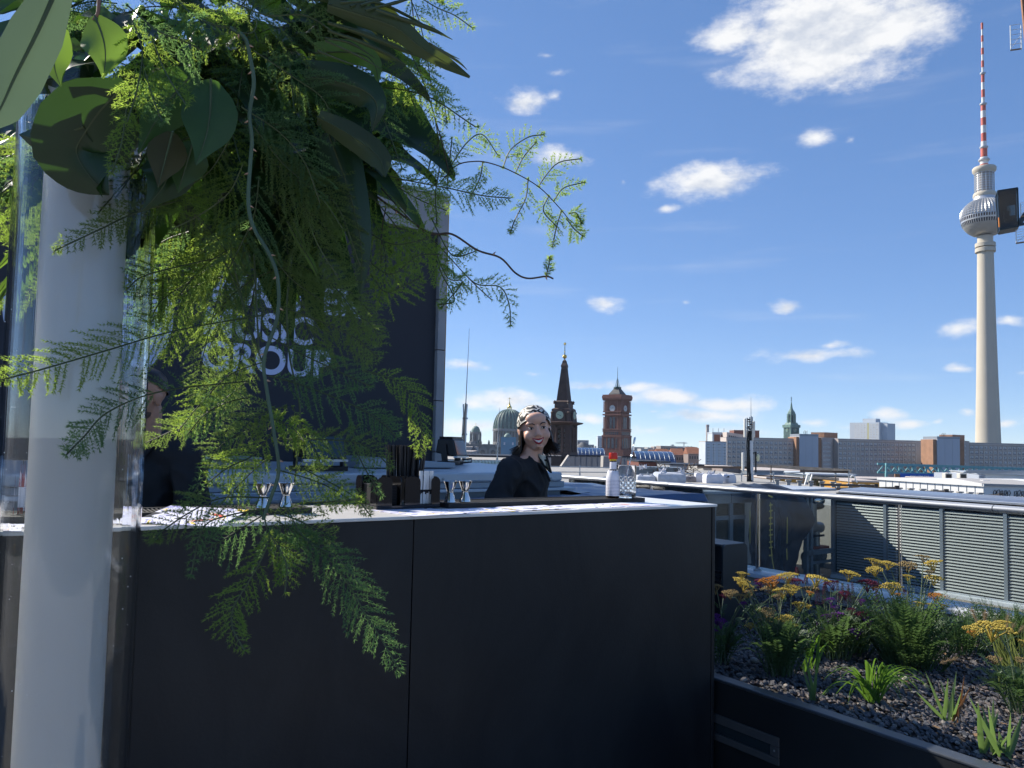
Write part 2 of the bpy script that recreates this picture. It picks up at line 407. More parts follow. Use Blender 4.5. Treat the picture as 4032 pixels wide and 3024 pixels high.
# ------------------------------------------------------------------ floodlights aimed at the banner
M_lens = mat('dark_lamp_glass', (.02, .035, .04), .06, var=0, coat=.5)
def floodlight(label, u, v, z, rz, s=1.0):
    t = root('floodlight', label, 'floodlight', B(u, v, z), BA + rz, 'floodlights aimed at the banner')
    MB().box(-.14 * s, .14 * s, -.05 * s, .05 * s, 0, .028 * s).build('foot', M_black, t, bevel=.004)
    for sg in (-1, 1):
        MB().prism([(sg * .125 * s - .006, -.03 * s, .02 * s), (sg * .125 * s + .006, -.03 * s, .02 * s), (sg * .125 * s + .006, -.012 * s, .15 * s), (sg * .125 * s - .006, -.012 * s, .15 * s)], (0, .045 * s, 0)).build('yoke_arm', M_black, t)
    h = MB()
    h.prism([(-.115 * s, -.09 * s, .06 * s), (-.115 * s, .075 * s, .085 * s), (-.115 * s, .06 * s, .185 * s), (-.115 * s, -.06 * s, .19 * s)], (.23 * s, 0, 0))
    hd = h.build('housing', M_black, t, bevel=.008)
    MB().prism([(-.1 * s, -.088 * s, .072 * s), (-.1 * s, -.062 * s, .176 * s), (-.1 * s, -.066 * s, .178 * s), (-.1 * s, -.092 * s, .074 * s)], (.2 * s, 0, 0)).build('glass', M_lens, hd)
    MB().box(-.118 * s, .118 * s, -.1 * s, -.07 * s, .052 * s, .064 * s).build('trim', M_alu, hd)
    fin = MB().box(-.1 * s, .1 * s, -.002 * s, .002 * s, 0, .02 * s).mesh('cooling_fin')
    for i in range(9): link('cooling_fin', fin, M_black, hd, loc=(0, (-.05 + i * .0125) * s, .186 * s))
    return t
floodlight('black floodlight with cooling fins under the banner between straws and headscarf wearer', 1.64, 4.42, 1.19, R(0), 1.15)
f2 = floodlight('black floodlight at the foot of the wall corner, left of the antenna', 2.88, 5.02, 1.215, R(38), 1.0)
cb = MB().tube([B(2.95, 5.0, 1.225), B(3.02, 4.95, 1.235), B(3.05, 5.0, 1.26), B(3.02, 5.08, 1.25)], .006, 6).build('lamp_cable', M_black)
tag(cb, 'short black cable looped beside the corner floodlight', 'cable')
cb = MB().tube([B(1.62, 3.6, .98), B(1.66, 3.55, 1.02), B(1.73, 3.52, 1.03), B(1.79, 3.5, 1.0), B(1.82, 3.5, .94)], .008, 6).build('power_cable', M_black)
tag(cb, 'black power cable arched behind the left jigger', 'cable')

# light strips of round lamps on the vent lid
M_bulb = mat('warm_clear_lamp', (.75, .73, .55), .12, var=.05, coat=.6)
def lamp_strip(label, u, v, n, z):
    t = broot('lamp_strip', label, 'light strip', u, v, z, 'lamp strips on the ledge')
    MB().box(-.02, n * .032 + .012, -.02, .02, 0, .012).build('channel', M_alu, t, bevel=.002)
    d = MB().lathe([(.0145, 0), (.0148, .012), (.011, .023), (.004, .028)], 12).mesh('lamp')
    for i in range(n): link('lamp', d, M_bulb, t, True, loc=(.012 + i * .032, 0, .012))
lamp_strip('row of round clear lamps at the foot of the tall antenna', 3.2, 5.35, 12, 1.2)
lamp_strip('short row of round lamps beside the headscarf wearer shoulder', 3.78, 5.3, 4, 1.2)

# whip antennas
def whip(label, u, v, z0, z1, z2, r):
    t = broot('whip_antenna', label, 'antenna', u, v, z0, 'whip antennas on the roof edge')
    if r > .01:
        for a in range(3):
            c_, s_ = math.cos(a * 2.1 + .4), math.sin(a * 2.1 + .4)
            MB().tube([(c_ * r * 2.0, s_ * r * 2.0, 0), (c_ * r * 1.3, s_ * r * 1.3, .35 * (z1 - z0)), (c_ * r * .9, s_ * r * .9, .8 * (z1 - z0)), (c_ * r * 1.3, s_ * r * 1.3, z1 - z0 - .01)], r * .42, 8).build('support_rod', M_alu, t, True)
    MB().tube([(0, 0, 0), (0, 0, z1 - z0)], [r * .9, r * .55], 10).build('mast', M_alu, t, True)
    for k in (.25, .5, .75):
        MB().lathe([(r * 1.5, 0), (r * 1.5, .014)], 12, (0, 0, k * (z1 - z0))).build('clamp', M_galv, t)
    MB().tube([(0, 0, z1 - z0), (.004, 0, z2 - z0)], [.0045, .0012], 6).build('whip', M_galv, t)
    MB().lathe([(r * 2.2, 0), (r * 2.2, .015), (r, .03)], 12).build('base', M_galv, t)
    t.rotation_euler = (R(.2), R(1.1), BA)
whip('tall whip antenna on a bundle of grey rods left of the green domes', 3.574, 6.0, 1.16, 1.74, 2.42, .0165)
whip('slim pale whip antenna between wall and headscarf wearer', 3.938, 6.0, 1.16, 1.44, 1.72, .008)

# ------------------------------------------------------------------ tarp ledge right of the vent
M_tarp = mat('dark_blue_tarp', (.045, .085, .17), .38, var=.2, scale=5, rvar=.12)
M_stone = mat('pale_stone_block', (.30, .31, .32), .85, var=.22, scale=14, bump=.4)
lg = broot('stone_ledge', 'low ledge of grey stone blocks under the blue tarp at the bar end', 'ledge', 0, 3.79)
for i in range(5):
    u1 = 4.27 - i * .36
    MB().box(u1 - .355, u1, 0, 1.4, .3, 1.02).build('block', M_stone, lg, bevel=.006)
tp = MB(); n_, m_ = 70, 40; U0, U1, V0, V1 = 2.35, 4.30, 3.76, 5.2
for j in range(m_ + 1):
    for i in range(n_ + 1):
        u, v = U0 + (U1 - U0) * i / n_, V0 + (V1 - V0) * j / m_
        w = noise.noise(Vector((u * 1.6 + v * 1.1, v * 7 - u * 1.5, 0))) * .012 + noise.noise(Vector((u * 5, v * 16, 3))) * .006
        zz = 1.037 + w + .015 * max(0, (v - 4.3)) - (0.05 if j == 0 else 0) - (.03 if i == n_ else 0)
        if u > 3.36: zz += .01
        tp.v.append(Vector((u, v, zz)))
for j in range(m_):
    for i in range(n_):
        a = j * (n_ + 1) + i
        if U0 + (U1 - U0) * i / n_ < 3.44 and V0 + (V1 - V0) * j / m_ > 4.06: continue
        tp.f.append([a, a + 1, a + n_ + 2, a + n_ + 1])
tp = tp.build('blue_tarp', M_tarp, None, 2); tp.rotation_euler = (0, 0, BA)
tag(tp, 'wrinkled dark blue tarp spread over the ledge behind the mixing glass', 'tarp')

# ================================================================== bar counter
bar = broot('bar_counter', 'long black panelled bar with thin white countertop', 'bar counter', 0, 2.0)
x = 2.295
for i in range(3):
    MB().box(x - 1.262, x - .0015, 0, .018, .06, 1.149).build('front_panel', M_dark, bar, bevel=.0015); x -= 1.2635
MB().box(2.296, 2.312, -.002, .42, .0, 1.149).build('end_panel', M_dark, bar, bevel=.0015)
MB().box(-1.5, 2.28, .02, .40, .05, 1.0).build('carcass', M_black, bar)
MB().box(-1.5, 2.29, .03, .38, 0, .058).build('plinth', M_black, bar)
MB().box(-1.5, 2.318, -.008, .44, 1.1505, 1.1605).build('countertop', M_white, bar, bevel=.0025)

# mats
def bar_mat(label, u0, u1, v0, v1):
    t = broot('bar_mat', label, 'bar mat', u0, v0, 1.1607, 'rubber mats on the bar')
    L, D = u1 - u0, v1 - v0
    MB().box(0, L, 0, D, 0, .004).build('base', M_rubber, t)
    e = MB(); w = .012
    for (a, b, c, d) in ((0, L, 0, w), (0, L, D - w, D), (0, w, w, D - w), (L - w, L, w, D - w)): e.box(a, b, c, d, .004, .016)
    e.build('rim', M_rubber, t)
    r = MB(); n = int((L - 2 * w) / .011)
    for i in range(n):
        x = w + .004 + i * .011
        r.prism([(x, w + .001, .004), (x + .005, w + .001, .004), (x + .005, w + .001, .014), (x, w + .001, .014)], (.006 if x + .012 < L - w else 0, D - 2 * w - .002, 0))
    tag(r.build('ridges', M_rubber, t), kind='stuff')
bar_mat('long ribbed black bar mat under the jiggers and mixing glass', 1.245, 2.115, 2.175, 2.33)
bar_mat('ribbed black bar mat behind the hanging fern, right of the vase', .22, .79, 2.17, 2.33)
bar_mat('black bar mat under the bottles at the far left', -.5, .165, 2.17, 2.33)

# menus
def menu_mat(seed):
    m = mat('printed_menu_%d' % seed, (.8, .8, .86), .45, var=0)
    n, l, p = nodes_of(m)
    tcd = n.new('ShaderNodeTexCoord'); mp = n.new('ShaderNodeMapping'); mp.inputs['Location'].default_value = (seed * 1.37, seed * .71, 0)
    vo = n.new('ShaderNodeTexNoise'); vo.inputs['Scale'].default_value = 13; vo.inputs['Detail'].default_value = .5; vo.inputs['Distortion'].default_value = 1.2
    l.new(tcd.outputs['Object'], mp.inputs[0]); l.new(mp.outputs[0], vo.inputs['Vector'])
    r = n.new('ShaderNodeValToRGB'); r.color_ramp.interpolation = 'CONSTANT'
    e = r.color_ramp.elements; e[0].position = 0; e[0].color = (.02, .02, .025, 1); e[1].position = .30; e[1].color = (.78, .78, .90, 1)
    for ps, c in ((.56, (.36, .36, .62, 1)), (.62, (.80, .80, .88, 1)), (.66, (.85, .62, .04, 1)), (.70, (.82, .82, .84, 1)), (.74, (.7, .09, .04, 1))):
        q = e.new(ps); q.color = c
    l.new(vo.outputs['Fac'], r.inputs[0]); l.new(r.outputs[0], p.inputs['Base Color'])
    return m
MENU_POS = [(1.10, 2.10, .20, .24, 8, 'printed menu sheet under the bar caddy edge'), (1.30, 2.07, .2, .14, -3, 'printed menu sheet in front of the two right jiggers'),
    (1.52, 2.085, .21, .145, 4, 'printed menu sheet below the headscarf wearer elbow'), (1.745, 2.08, .21, .15, 2, 'printed menu sheet with yellow edge right of the headscarf wearer'), (1.965, 2.085, .21, .15, 3, 'rightmost printed menu sheet, in front of the mixing glass'),
    (.45, 2.10, .21, .24, -32, 'printed menu sheet with yellow corner, just right of the vase'), (.16, 2.07, .2, .15, 12, 'printed menu sheet seen beside the vase'), (-.05, 2.07, .2, .15, -10, 'printed menu sheet left of the vase at the far left')]
for i, (u, v, a, b, r, lb) in enumerate(MENU_POS):
    o = MB().box(-a / 2, a / 2, -b / 2, b / 2, 0, .0012).build('menu_sheet', menu_mat(i)); o.location = B(u, v, 1.1612 + .0004 * (i % 3)); o.rotation_euler = (0, 0, BA + R(r))
    if 'caddy' in lb or 'corner' in lb: o.location.z = 1.1775 if 'corner' in lb else 1.1612
    if 'corner' in lb: o.rotation_euler = (R(5), R(2), BA + R(r)); o.location.z = 1.171
    tag(o, lb, 'menu', 'menus along the bar')

# jiggers
jg = MB().lathe([(.0185, .0), (.0195, .001), (.0172, .012), (.0105, .0315), (.0095, .034), (.0105, .036), (.0165, .052), (.0228, .0685), (.0238, .0695), (.0232, .0698), (.022, .068), (.016, .052), (.0095, .0365)], 32).mesh('jigger_body')
def jigger(label, u, v):
    t = broot('jigger', label, 'jigger', u, v, 1.1772, 'steel jiggers on the bar mats')
    link('cups', jg, M_steel, t, True)
    MB().lathe([(.0098, .033), (.0115, .0332), (.0115, .0358), (.0098, .036)], 24).build('waist_ring', M_steel, t, True)
jigger('polished steel jigger, left of the pair by the headscarf wearer', 1.272, 2.215)
jigger('polished steel jigger, right of the pair by the headscarf wearer', 1.332, 2.22)
jigger('steel jigger behind the fern, left of its pair', .66, 2.215)
jigger('steel jigger behind the fern, right of its pair', .728, 2.22)

# bar caddy with straws and napkins
cd = broot('bar_caddy', 'glossy black bar caddy with rounded dividers', 'bar caddy', 1.0, 2.19, 1.1625)
MB().box(0, .222, 0, .17, 0, .012).build('base', M_blackgloss, cd, bevel=.002)
def tabpanel(x0, x1, y0, y1, h, name, r=.016):
    m = MB()
    if abs(y1 - y0) < abs(x1 - x0):
        pts = [(x0, y0, .012), (x1, y0, .012)] + [(x1 - r + r * math.cos(a), y0, h - r + r * math.sin(a)) for a in (0, .5, 1.05, R(90))] + [(x0 + r + r * math.cos(a), y0, h - r + r * math.sin(a)) for a in (R(90), 2.1, 2.6, math.pi)]
        m.prism(pts, (0, y1 - y0, 0))
    else:
        pts = [(x0, y0, .012), (x0, y1, .012)] + [(x0, y1 - r + r * math.cos(a), h - r + r * math.sin(a)) for a in (0, .5, 1.05, R(90))] + [(x0, y0 + r + r * math.cos(a), h - r + r * math.sin(a)) for a in (R(90), 2.1, 2.6, math.pi)]
        m.prism(pts, (x1 - x0, 0, 0))
    m.build(name, M_blackgloss, cd)
for (a, b) in ((.002, .052), (.096, .150), (.19, .221)): tabpanel(a, b, .001, .005, .1, 'front_tab')
for (a, b) in ((.002, .07), (.15, .22)): tabpanel(a, b, .165, .169, .1, 'rear_tab')
for (a, b) in ((.006, .05), (.12, .165)): tabpanel(.001, .005, a, b, .1, 'side_tab')
tabpanel(.217, .221, .01, .165, .1, 'side_tab'); tabpanel(.085, .089, .01, .16, .1, 'divider'); tabpanel(.09, .21, .07, .074, .1, 'divider')
nk = MB().box(-.06, .06, -.045, .045, 0, .002).mesh('napkin'); M_nap = mat('black_paper_napkin', (.015, .015, .017), .9, var=.15)
M_paper = mat('white_wrapper_paper', (.75, .75, .73), .7, var=.05)
for i in range(13):
    o = link('napkin', nk, M_nap, None, loc=B(1.046, 2.28, 1.175 + i * .0048)); o.rotation_euler = (0, 0, BA + R(90) + random.uniform(-.02, .02)); o.scale = (.62 * 2 / 1.2, .8, 2)
    tag(o, 'black paper napkin stacked in the left bay of the caddy', 'napkin', 'black napkins in the caddy')
for i in range(8):
    o = MB().box(-.003, .003, -.0012, .0012, 0, .105).build('wrapped_straw', M_paper); o.location = B(1.158 + i * .0066, 2.209 + .003 * (i % 2), 1.1756); o.rotation_euler = (R(random.uniform(-2, 2)), R(random.uniform(-2, 2)), BA)
    MB().box(-.0031, .0031, -.0014, .0014, .03 + .004 * (i % 3), .045).build('printed_band', M_nap, o)
    tag(o, 'white wrapped straw at the front right of the caddy', 'straw', 'wrapped straws in the caddy')
M_straw = mat('matt_black_straw', (.016, .016, .018), .55, var=.15, scale=30)
st = MB(); st.lathe([(.0042, 0), (.0042, .185), (.0034, .185), (.0034, .02)], 10, cap=False); st = st.mesh('straw')
for i in range(60):
    a, r = i * 2.39996, .078 * math.sqrt((i + .5) / 60)
    o = link('drinking_straw', st, M_straw, None, True); ox, oy = r * math.cos(a) * .75, r * math.sin(a) * .62
    o.location = B(1.148 + ox, 2.303 + oy * .5, 1.1747 + random.uniform(0, .003)); o.rotation_euler = (R(-oy * 60 + random.uniform(-2, 2)), R(ox * 70 + random.uniform(-2.5, 2.5)), BA)
    tag(o, 'black straw standing in the bundle of the bar caddy', 'straw', 'black straws in the caddy')

# bitters bottle (tall bottle wrapped in white paper, red cap)
M_brown = mat('dark_brown_glass', (.02, .008, .004), .12, var=0, coat=.3)
M_label = mat('white_paper_label', (.70, .70, .74), .6, var=.06, scale=60)
M_yel = mat('yellow_plastic', (.65, .45, .03), .5, var=.05)
M_ink = mat('grey_print', (.18, .18, .26), .7, var=0)
def bitters(label, u, v, s=1.0):
    t = broot('bitters_bottle', label, 'bottle', u, v, 1.1772, 'bitters bottles')
    MB().lathe([(.0245 * s, 0), (.026 * s, .004 * s), (.026 * s, .075 * s), (.02 * s, .095 * s), (.0125 * s, .104 * s), (.0125 * s, .146 * s)], 28).build('glass', M_brown, t, True)
    pp = MB(); n = 40
    prof = [(.0268, .008), (.0268, .074), (.0240, .086), (.0205, .0985), (.0172, .1035)]
    for (r, z) in prof:
        for k in range(n):
            th = 2 * math.pi * k / n; q = 1 + (.05 * math.sin(k * 2.9) if z > .09 else 0)
            pp.v.append(Vector((r * s * q * math.cos(th), r * s * q * math.sin(th), z * s + (.0025 * math.sin(k * 1.9) if z > .1 else 0))))
    for i in range(len(prof) - 1):
        for k in range(n): pp.f.append([i * n + k, i * n + (k + 1) % n, (i + 1) * n + (k + 1) % n, (i + 1) * n + k])
    wr = pp.build('paper_wrap', M_label, t, True)
    for k in range(11):
        MB().lathe([(.02695 * s, 0), (.02695 * s, .0011 * s)], 40, (0, 0, (.013 + k * .0054) * s), cap=False).build('print_line', M_ink, wr)
    MB().lathe([(.0129 * s, .108 * s), (.0129 * s, .136 * s)], 24, cap=False).build('neck_label', M_label, t, True)
    MB().lathe([(.0135 * s, .141 * s), (.0135 * s, .148 * s)], 24).build('collar', M_yel, t, True)
    MB().lathe([(.0165 * s, .147 * s), (.0172 * s, .149 * s), (.0165 * s, .168 * s), (.0155 * s, .171 * s), (.0, .1715 * s)], 28, cap=False).build('cap', M_red, t, True)
bitters('red capped bottle wrapped in white paper beside the mixing glass', 1.985, 2.215)
bitters('red capped paper wrapped bottle seen through the left edge of the vase', .075, 2.235)

# mixing glass with cut lattice, bar spoon
M_glass = mat('clear_glass', (1, 1, 1), .0, var=0, trans=1.0, ior=1.48)
mg = broot('mixing_glass', 'clear cut lattice mixing glass at the right end of the bar mat', 'mixing glass', 2.035, 2.195, 1.1772)
gl = MB(); n, rows = 72, 44
def cut(z, th):
    if z < .022 or z > .082: return 0
    a = th * 12 / (2 * math.pi)
    zz = (z - .022) / .06 * 3.0
    f1, f2 = abs((a + zz) % 1 - .5), abs((a - zz) % 1 - .5)
    return .0022 * max(0, 1 - min(f1, f2) / .14)
prof = [(.030, .0), (.036, .001)] + [(.0365 + .0012 * i / rows, .002 + .122 * i / rows) for i in range(1, rows + 1)] + [(.0364, .1245), (.0352, .123), (.0345, .06), (.034, .018), (.030, .0135), (.0, .0125)]
for (r, z) in prof:
    for k in range(n):
        th = 2 * math.pi * k / n; rr = r - (cut(z, th) if r > .0362 else 0)
        gl.v.append(Vector((rr * math.cos(th), rr * math.sin(th), z)))
for i in range(len(prof) - 1):
    for k in range(n): gl.f.append([i * n + k, i * n + (k + 1) % n, (i + 1) * n + (k + 1) % n, (i + 1) * n + k])
gl.f.append(list(range(n))[::-1])
gl.build('glass_body', M_glass, mg, True)
sp = root('bar_spoon', 'twisted steel bar spoon leaning in the mixing glass', 'bar spoon', B(2.035, 2.195, 1.1772), BA)
a, b = Vector((-.014, 0, .02)), Vector((.047, .012, .205))
tw = MB(); pts = [a + (b - a) * (i / 60) for i in range(61)]
tw.tube([p + Vector((.0011 * math.cos(i * 1.2), .0011 * math.sin(i * 1.2), 0)) for i, p in enumerate(pts)], .0016, 6); tw.tube([p - Vector((.0011 * math.cos(i * 1.2), .0011 * math.sin(i * 1.2), 0)) for i, p in enumerate(pts)], .0016, 6)
tw.build('twisted_stem', M_steel, sp, True)
d = (b - a).normalized()
MB().tube([b, b + d * .006, b + d * .02, b + d * .028, b + d * .03], [.002, .0032, .0046, .004, .001], 10).build('tip_weight', M_steel, sp, True)
MB().sph((-.016, 0, .017), (.009, .006, .004), 12, 8).build('bowl', M_steel, sp, True)
# small bottles and tumbler at the far left
def small_bottle(label, u, v, h, r, mt, capm):
    t = broot('small_bottle', label, 'bottle', u, v, 1.1772, 'bottles at the far left')
    MB().lathe([(r * .95, 0), (r, .004), (r, h * .62), (r * .4, h * .78), (r * .4, h * .93)], 20).build('glass', mt, t, True)
    MB().lathe([(r * .5, h * .92), (r * .5, h), (r * .4, h * 1.005)], 16).build('cap', capm, t, True)
    MB().lathe([(r * 1.02, h * .12), (r * 1.02, h * .5)], 20, cap=False).build('label', M_label, t, True)
small_bottle('small red bottle with white label at the far left of the bar', .03, 2.25, .13, .016, mat('red_glass', (.3, .02, .02), .15, var=0), M_black)
small_bottle('small green bottle behind the vase at the far left', .13, 2.27, .12, .017, mat('green_glass', (.03, .13, .02), .15, var=0), M_yel)
# ================================================================== planter
M_planter = mat('dark_planter_steel', (.022, .025, .028), .38, .3, var=.18, scale=3, rvar=.12)
M_ledge = mat('highlight_planter_ledge', (.07, .08, .095), .35, .4, var=.2, scale=10, rvar=.1)  # lighter than the wall: the rim's highlight line is in the colour
PU0, PU1, PV0, PV1, PZ = 2.345, 4.36, -1.2, 5.9, .50
pl = broot('planter', 'long dark steel planter bed with folded rim beside the bar', 'planter', 0, 0)
MB().box(PU0, PU0 + .012, PV0, PV1, 0, PZ - .012).build('side_wall', M_planter, pl)
MB().box(PU0 - .003, PU0 + .052, PV0, PV1, PZ - .012, PZ).build('rim', M_ledge, pl, bevel=.004)
MB().box(PU0 + .014, PU1, PV1 - .02, PV1, 0, PZ).build('end_wall', M_planter, pl)
MB().box(PU0 + .014, PU1, PV0, PV0 + .02, 0, PZ).build('end_wall', M_planter, pl)
M_soil = mat('dark_soil', (.03, .026, .024), .95, var=.4, scale=25, bump=.8)
MB().box(PU0 + .014, PU1, PV0 + .02, PV1 - .02, .02, .432).build('soil_bed', M_soil, pl)
# recessed step light in the side wall
pa, pb = uv(atU(2797, 2815, PU0)), uv(atU(3072, 2905, PU0)); pc = uv(atU(3072, 3030, PU0))
lt = broot('step_light', 'recessed rectangular step light in the planter wall at the lower right', 'step light', PU0 - .004, pb[1], 0)
v0, v1, z1, z0 = 0.0, .46, pb[2], pc[2] + .012
M_frame = mat('grey_fixture_frame', (.085, .085, .088), .45, .3, var=.08)
fr = MB()
for (a, b, c, d) in ((v0, v1, z1 - .032, z1), (v0, v1, z0, z0 + .026), (v0, v0 + .035, z0 + .027, z1 - .033), (v1 - .035, v1, z0 + .027, z1 - .033)): fr.box(-.006, .003, a, b, c, d)
fr.build('frame', M_frame, lt, bevel=.002)
MB().box(-.001, .0025, v0 + .036, v1 - .036, z0 + .028, z1 - .034).build('lens', mat('dark_fixture_lens', (.02, .03, .036), .15, var=.1), lt)
MB().lathe([(.004, 0), (.004, .002)], 10).build('screw', M_galv, lt, loc=(-.007, .017, (z0 + z1) / 2)).rotation_euler = (0, R(90), 0)

# gravel: thousands of stones, one mass
M_grav = mat('slate_gravel', (.15, .15, .16), .8, var=.1)
nn, ll, pp_ = nodes_of(M_grav)
ge = nn.new('ShaderNodeNewGeometry'); gr_ = nn.new('ShaderNodeValToRGB')
es = gr_.color_ramp.elements; es[0].color = (.055, .058, .065, 1); es[1].color = (.17, .165, .17, 1); es.new(.5).color = (.095, .097, .108, 1); es.new(.86).color = (.13, .10, .09, 1); es.new(.97).color = (.27, .24, .21, 1)
ll.new(ge.outputs['Random Per Island'], gr_.inputs[0]); ll.new(gr_.outputs[0], pp_.inputs['Base Color'])
rng = np.random.default_rng(5)
ico = np.array([(1, 0, 0), (-1, 0, 0), (0, 1, 0), (0, -1, 0), (0, 0, 1), (0, 0, -1), (.6, .6, .55), (-.6, .6, .5), (.6, -.6, .5), (-.6, -.6, .55)], float)
bmt = bmesh.new(); 
for p in ico: bmt.verts.new(p)
bmesh.ops.convex_hull(bmt, input=bmt.verts); bmt.verts.ensure_lookup_table(); bmt.verts.index_update()
hv = np.array([v.co[:] for v in bmt.verts]); hf = [[v.index for v in f.verts] for f in bmt.faces]; bmt.free()
NS = 20000
cu = rng.uniform(PU0 + .06, PU1 - .01, NS); cv = rng.uniform(-.1, 5.0, NS) ** 1.0
near = rng.random(NS) < .55; cv[near] = rng.uniform(.7, 2.6, near.sum())
sz = rng.uniform(.0055, .0115, NS) * (1 + .5 * (rng.random(NS) < .08))
gv = np.empty((NS, len(hv), 3))
for i in range(NS):
    q = hv * (1 + rng.uniform(-.3, .3, (len(hv), 1))) * sz[i] * np.array([1.2, .9, .6])
    a, b, c = rng.uniform(0, 6.28, 3)
    ca, sa, cb_, sb = math.cos(a), math.sin(a), math.cos(b * .15), math.sin(b * .15)
    q = q @ np.array([[ca, sa, 0], [-sa, ca, 0], [0, 0, 1]]) @ np.array([[1, 0, 0], [0, cb_, sb], [0, -sb, cb_]])
    gv[i] = q + np.array([cu[i], cv[i], .437 + rng.random() * .012])
me = bpy.data.meshes.new('gravel'); fl = []
for i in range(NS): fl += [[i * len(hv) + k for k in f] for f in hf]
me.from_pydata(gv.reshape(-1, 3).tolist(), [], fl)
go = link('gravel', me, M_grav); go.rotation_euler = (0, 0, BA)
tag(go, 'dark slate gravel covering the planter bed', 'gravel', kind='stuff')

# a few larger pale pebbles and dry leaf bits among the gravel
lb_ = MB(); rr = random.Random(44)
for i in range(70):
    u_, v_ = rr.uniform(PU0 + .08, PU1 - .1), rr.uniform(.7, 3.2); a = rr.uniform(0, 6.28); L = rr.uniform(.015, .04); q = Vector((u_, v_, .452)); d = Vector((math.cos(a), math.sin(a), rr.uniform(-.1, .25))) * L; s_ = Vector((-math.sin(a), math.cos(a), rr.uniform(-.2, .2))) * L * .3
    lb_.pts([q, q + d * .5 + s_, q + d, q + d * .5 - s_], [(0, 1, 2, 3)])
lo_ = lb_.build('leaf_litter', mat('dry_leaf_litter', (.20, .12, .06), .8, var=.4, scale=20)); lo_.rotation_euler = (0, 0, BA); tag(lo_, 'dry leaf bits scattered over the gravel bed', 'leaf litter', kind='stuff')
peb = [MB().sph((0, 0, 0), (.016, .012, .008), 8, 6).mesh('pebble') for k in range(1)]
for i in range(16):
    o = link('pebble', peb[0], mat('pale_pebble', (.30, .27, .24), .8, var=.25, scale=40), None, 2, loc=B(rr.uniform(PU0 + .08, PU1 - .3), rr.uniform(.8, 2.4), .455)); o.rotation_euler = (rr.uniform(-.3, .3), rr.uniform(-.3, .3), rr.uniform(0, 6)); k = rr.uniform(.7, 1.5); o.scale = (k, k * rr.uniform(.8, 1.1), k)
    tag(o, 'larger pale pebble lying in the slate gravel', 'pebble', 'pale pebbles in the gravel')

# ------------------------------------------------------------------ upstand, glass balustrade
M_sill = mat('white_coated_sill', (.62, .65, .69), .4, var=.06, scale=4)
M_up = mat('beige_render', (.46, .44, .38), .85, var=.1, scale=5, bump=.15)
up_ = broot('parapet_upstand', 'low beige parapet upstand with white metal sill behind the flowers', 'parapet', 4.37, 0)
MB().box(0, .22, -2, 6.4, 0, .505).build('upstand', M_up, up_)
MB().box(-.03, .25, -2, 6.4, .506, .536).build('sill', M_sill, up_, bevel=.004)
MB().box(-.05, .01, -2, 6.4, .40, .425).build('drip_strip', M_sill, up_, bevel=.003)
bl = broot('glass_balustrade', 'glass balustrade with silver handrail along the roof edge', 'balustrade', 4.45, 0)
PV = [5.55, 4.50, 3.47, 2.47, 1.45, .4]
rl = MB(); 
pr = [(.030 * math.cos(t), .0, 1.086 + .019 * math.sin(t)) for t in [i * math.pi / 8 for i in range(16)]]
for (a, b) in ((6.4, 4.3), (4.295, 1.95), (1.945, -1.0)):
    MB().prism([(p[0], a, p[2]) for p in pr], (0, b - a, 0)).build('handrail', mat('silver_rail', (.40, .42, .45), .42, .35, var=.06, scale=8), bl, True)
for i, v in enumerate(PV):
    MB().tube([(0, v, .53), (0, v, 1.075)], .0125 if i % 2 == 0 else .006, 14).build('post', M_steel, bl, True)
    if i % 2 == 0: MB().lathe([(.028, .536), (.028, .545), (.014, .552)], 14, (0, v, 0)).build('post_foot', M_galv, bl)
    if i + 1 < len(PV): MB().box(-.005, .005, PV[i + 1] + .016, v - .016, .545, 1.072).build('glass_pane', M_pane, bl)

# dark metal bin standing behind the bar end
c0, cr_, cl = atZ(2848, 2146, .86), atZ(2957, 2140, .86), atZ(2800, 2118, .86)
cu0 = uv(c0); wu, wv_ = uv(cr_)[0] - cu0[0], uv(cl)[1] - cu0[1]
M_bin = mat('anthracite_metal', (.045, .05, .055), .45, .3, var=.1, scale=6, rvar=.08)
bi = broot('waste_bin', 'anthracite metal bin with open slot behind the bar end', 'bin', cu0[0], cu0[1], 0)
r = .03
shell = [(0, 0, .0), (0, 0, .86 - r)] + [(0, r - r * math.cos(a), .86 - r + r * math.sin(a)) for a in (.4, .8, 1.2, R(90))]
wv_ = max(wv_, .3)
MB().prism([(0, 0, 0), (wu, 0, 0), (wu, 0, .86 - r)] + [(wu - r + r * math.cos(a), 0, .86 - r + r * math.sin(a)) for a in (.4, .8, 1.2, R(90))] + [(r - r * math.cos(a), 0, .86 - r + r * math.sin(a)) for a in (R(90), 1.2, .8, .4)] + [(0, 0, .86 - r)], (0, .012, 0)).build('front_plate', M_bin, bi)
MB().box(-.001, wu + .001, .013, wv_, .846, .8605).build('top_plate', M_bin, bi, bevel=.004)
MB().box(wu - .01, wu, .013, wv_, 0, .845).build('side_plate', M_bin, bi)
MB().box(0, .008, .013, wv_, 0, .66).build('side_plate', M_black, bi)
for k in range(2): MB().box(-.004, .012, .02, wv_, .675 + k * .028, .69 + k * .028).build('slot_bar', M_black, bi)
MB().box(.012, wu - .012, .05, wv_ - .02, .02, .64).build('liner', M_black, bi)

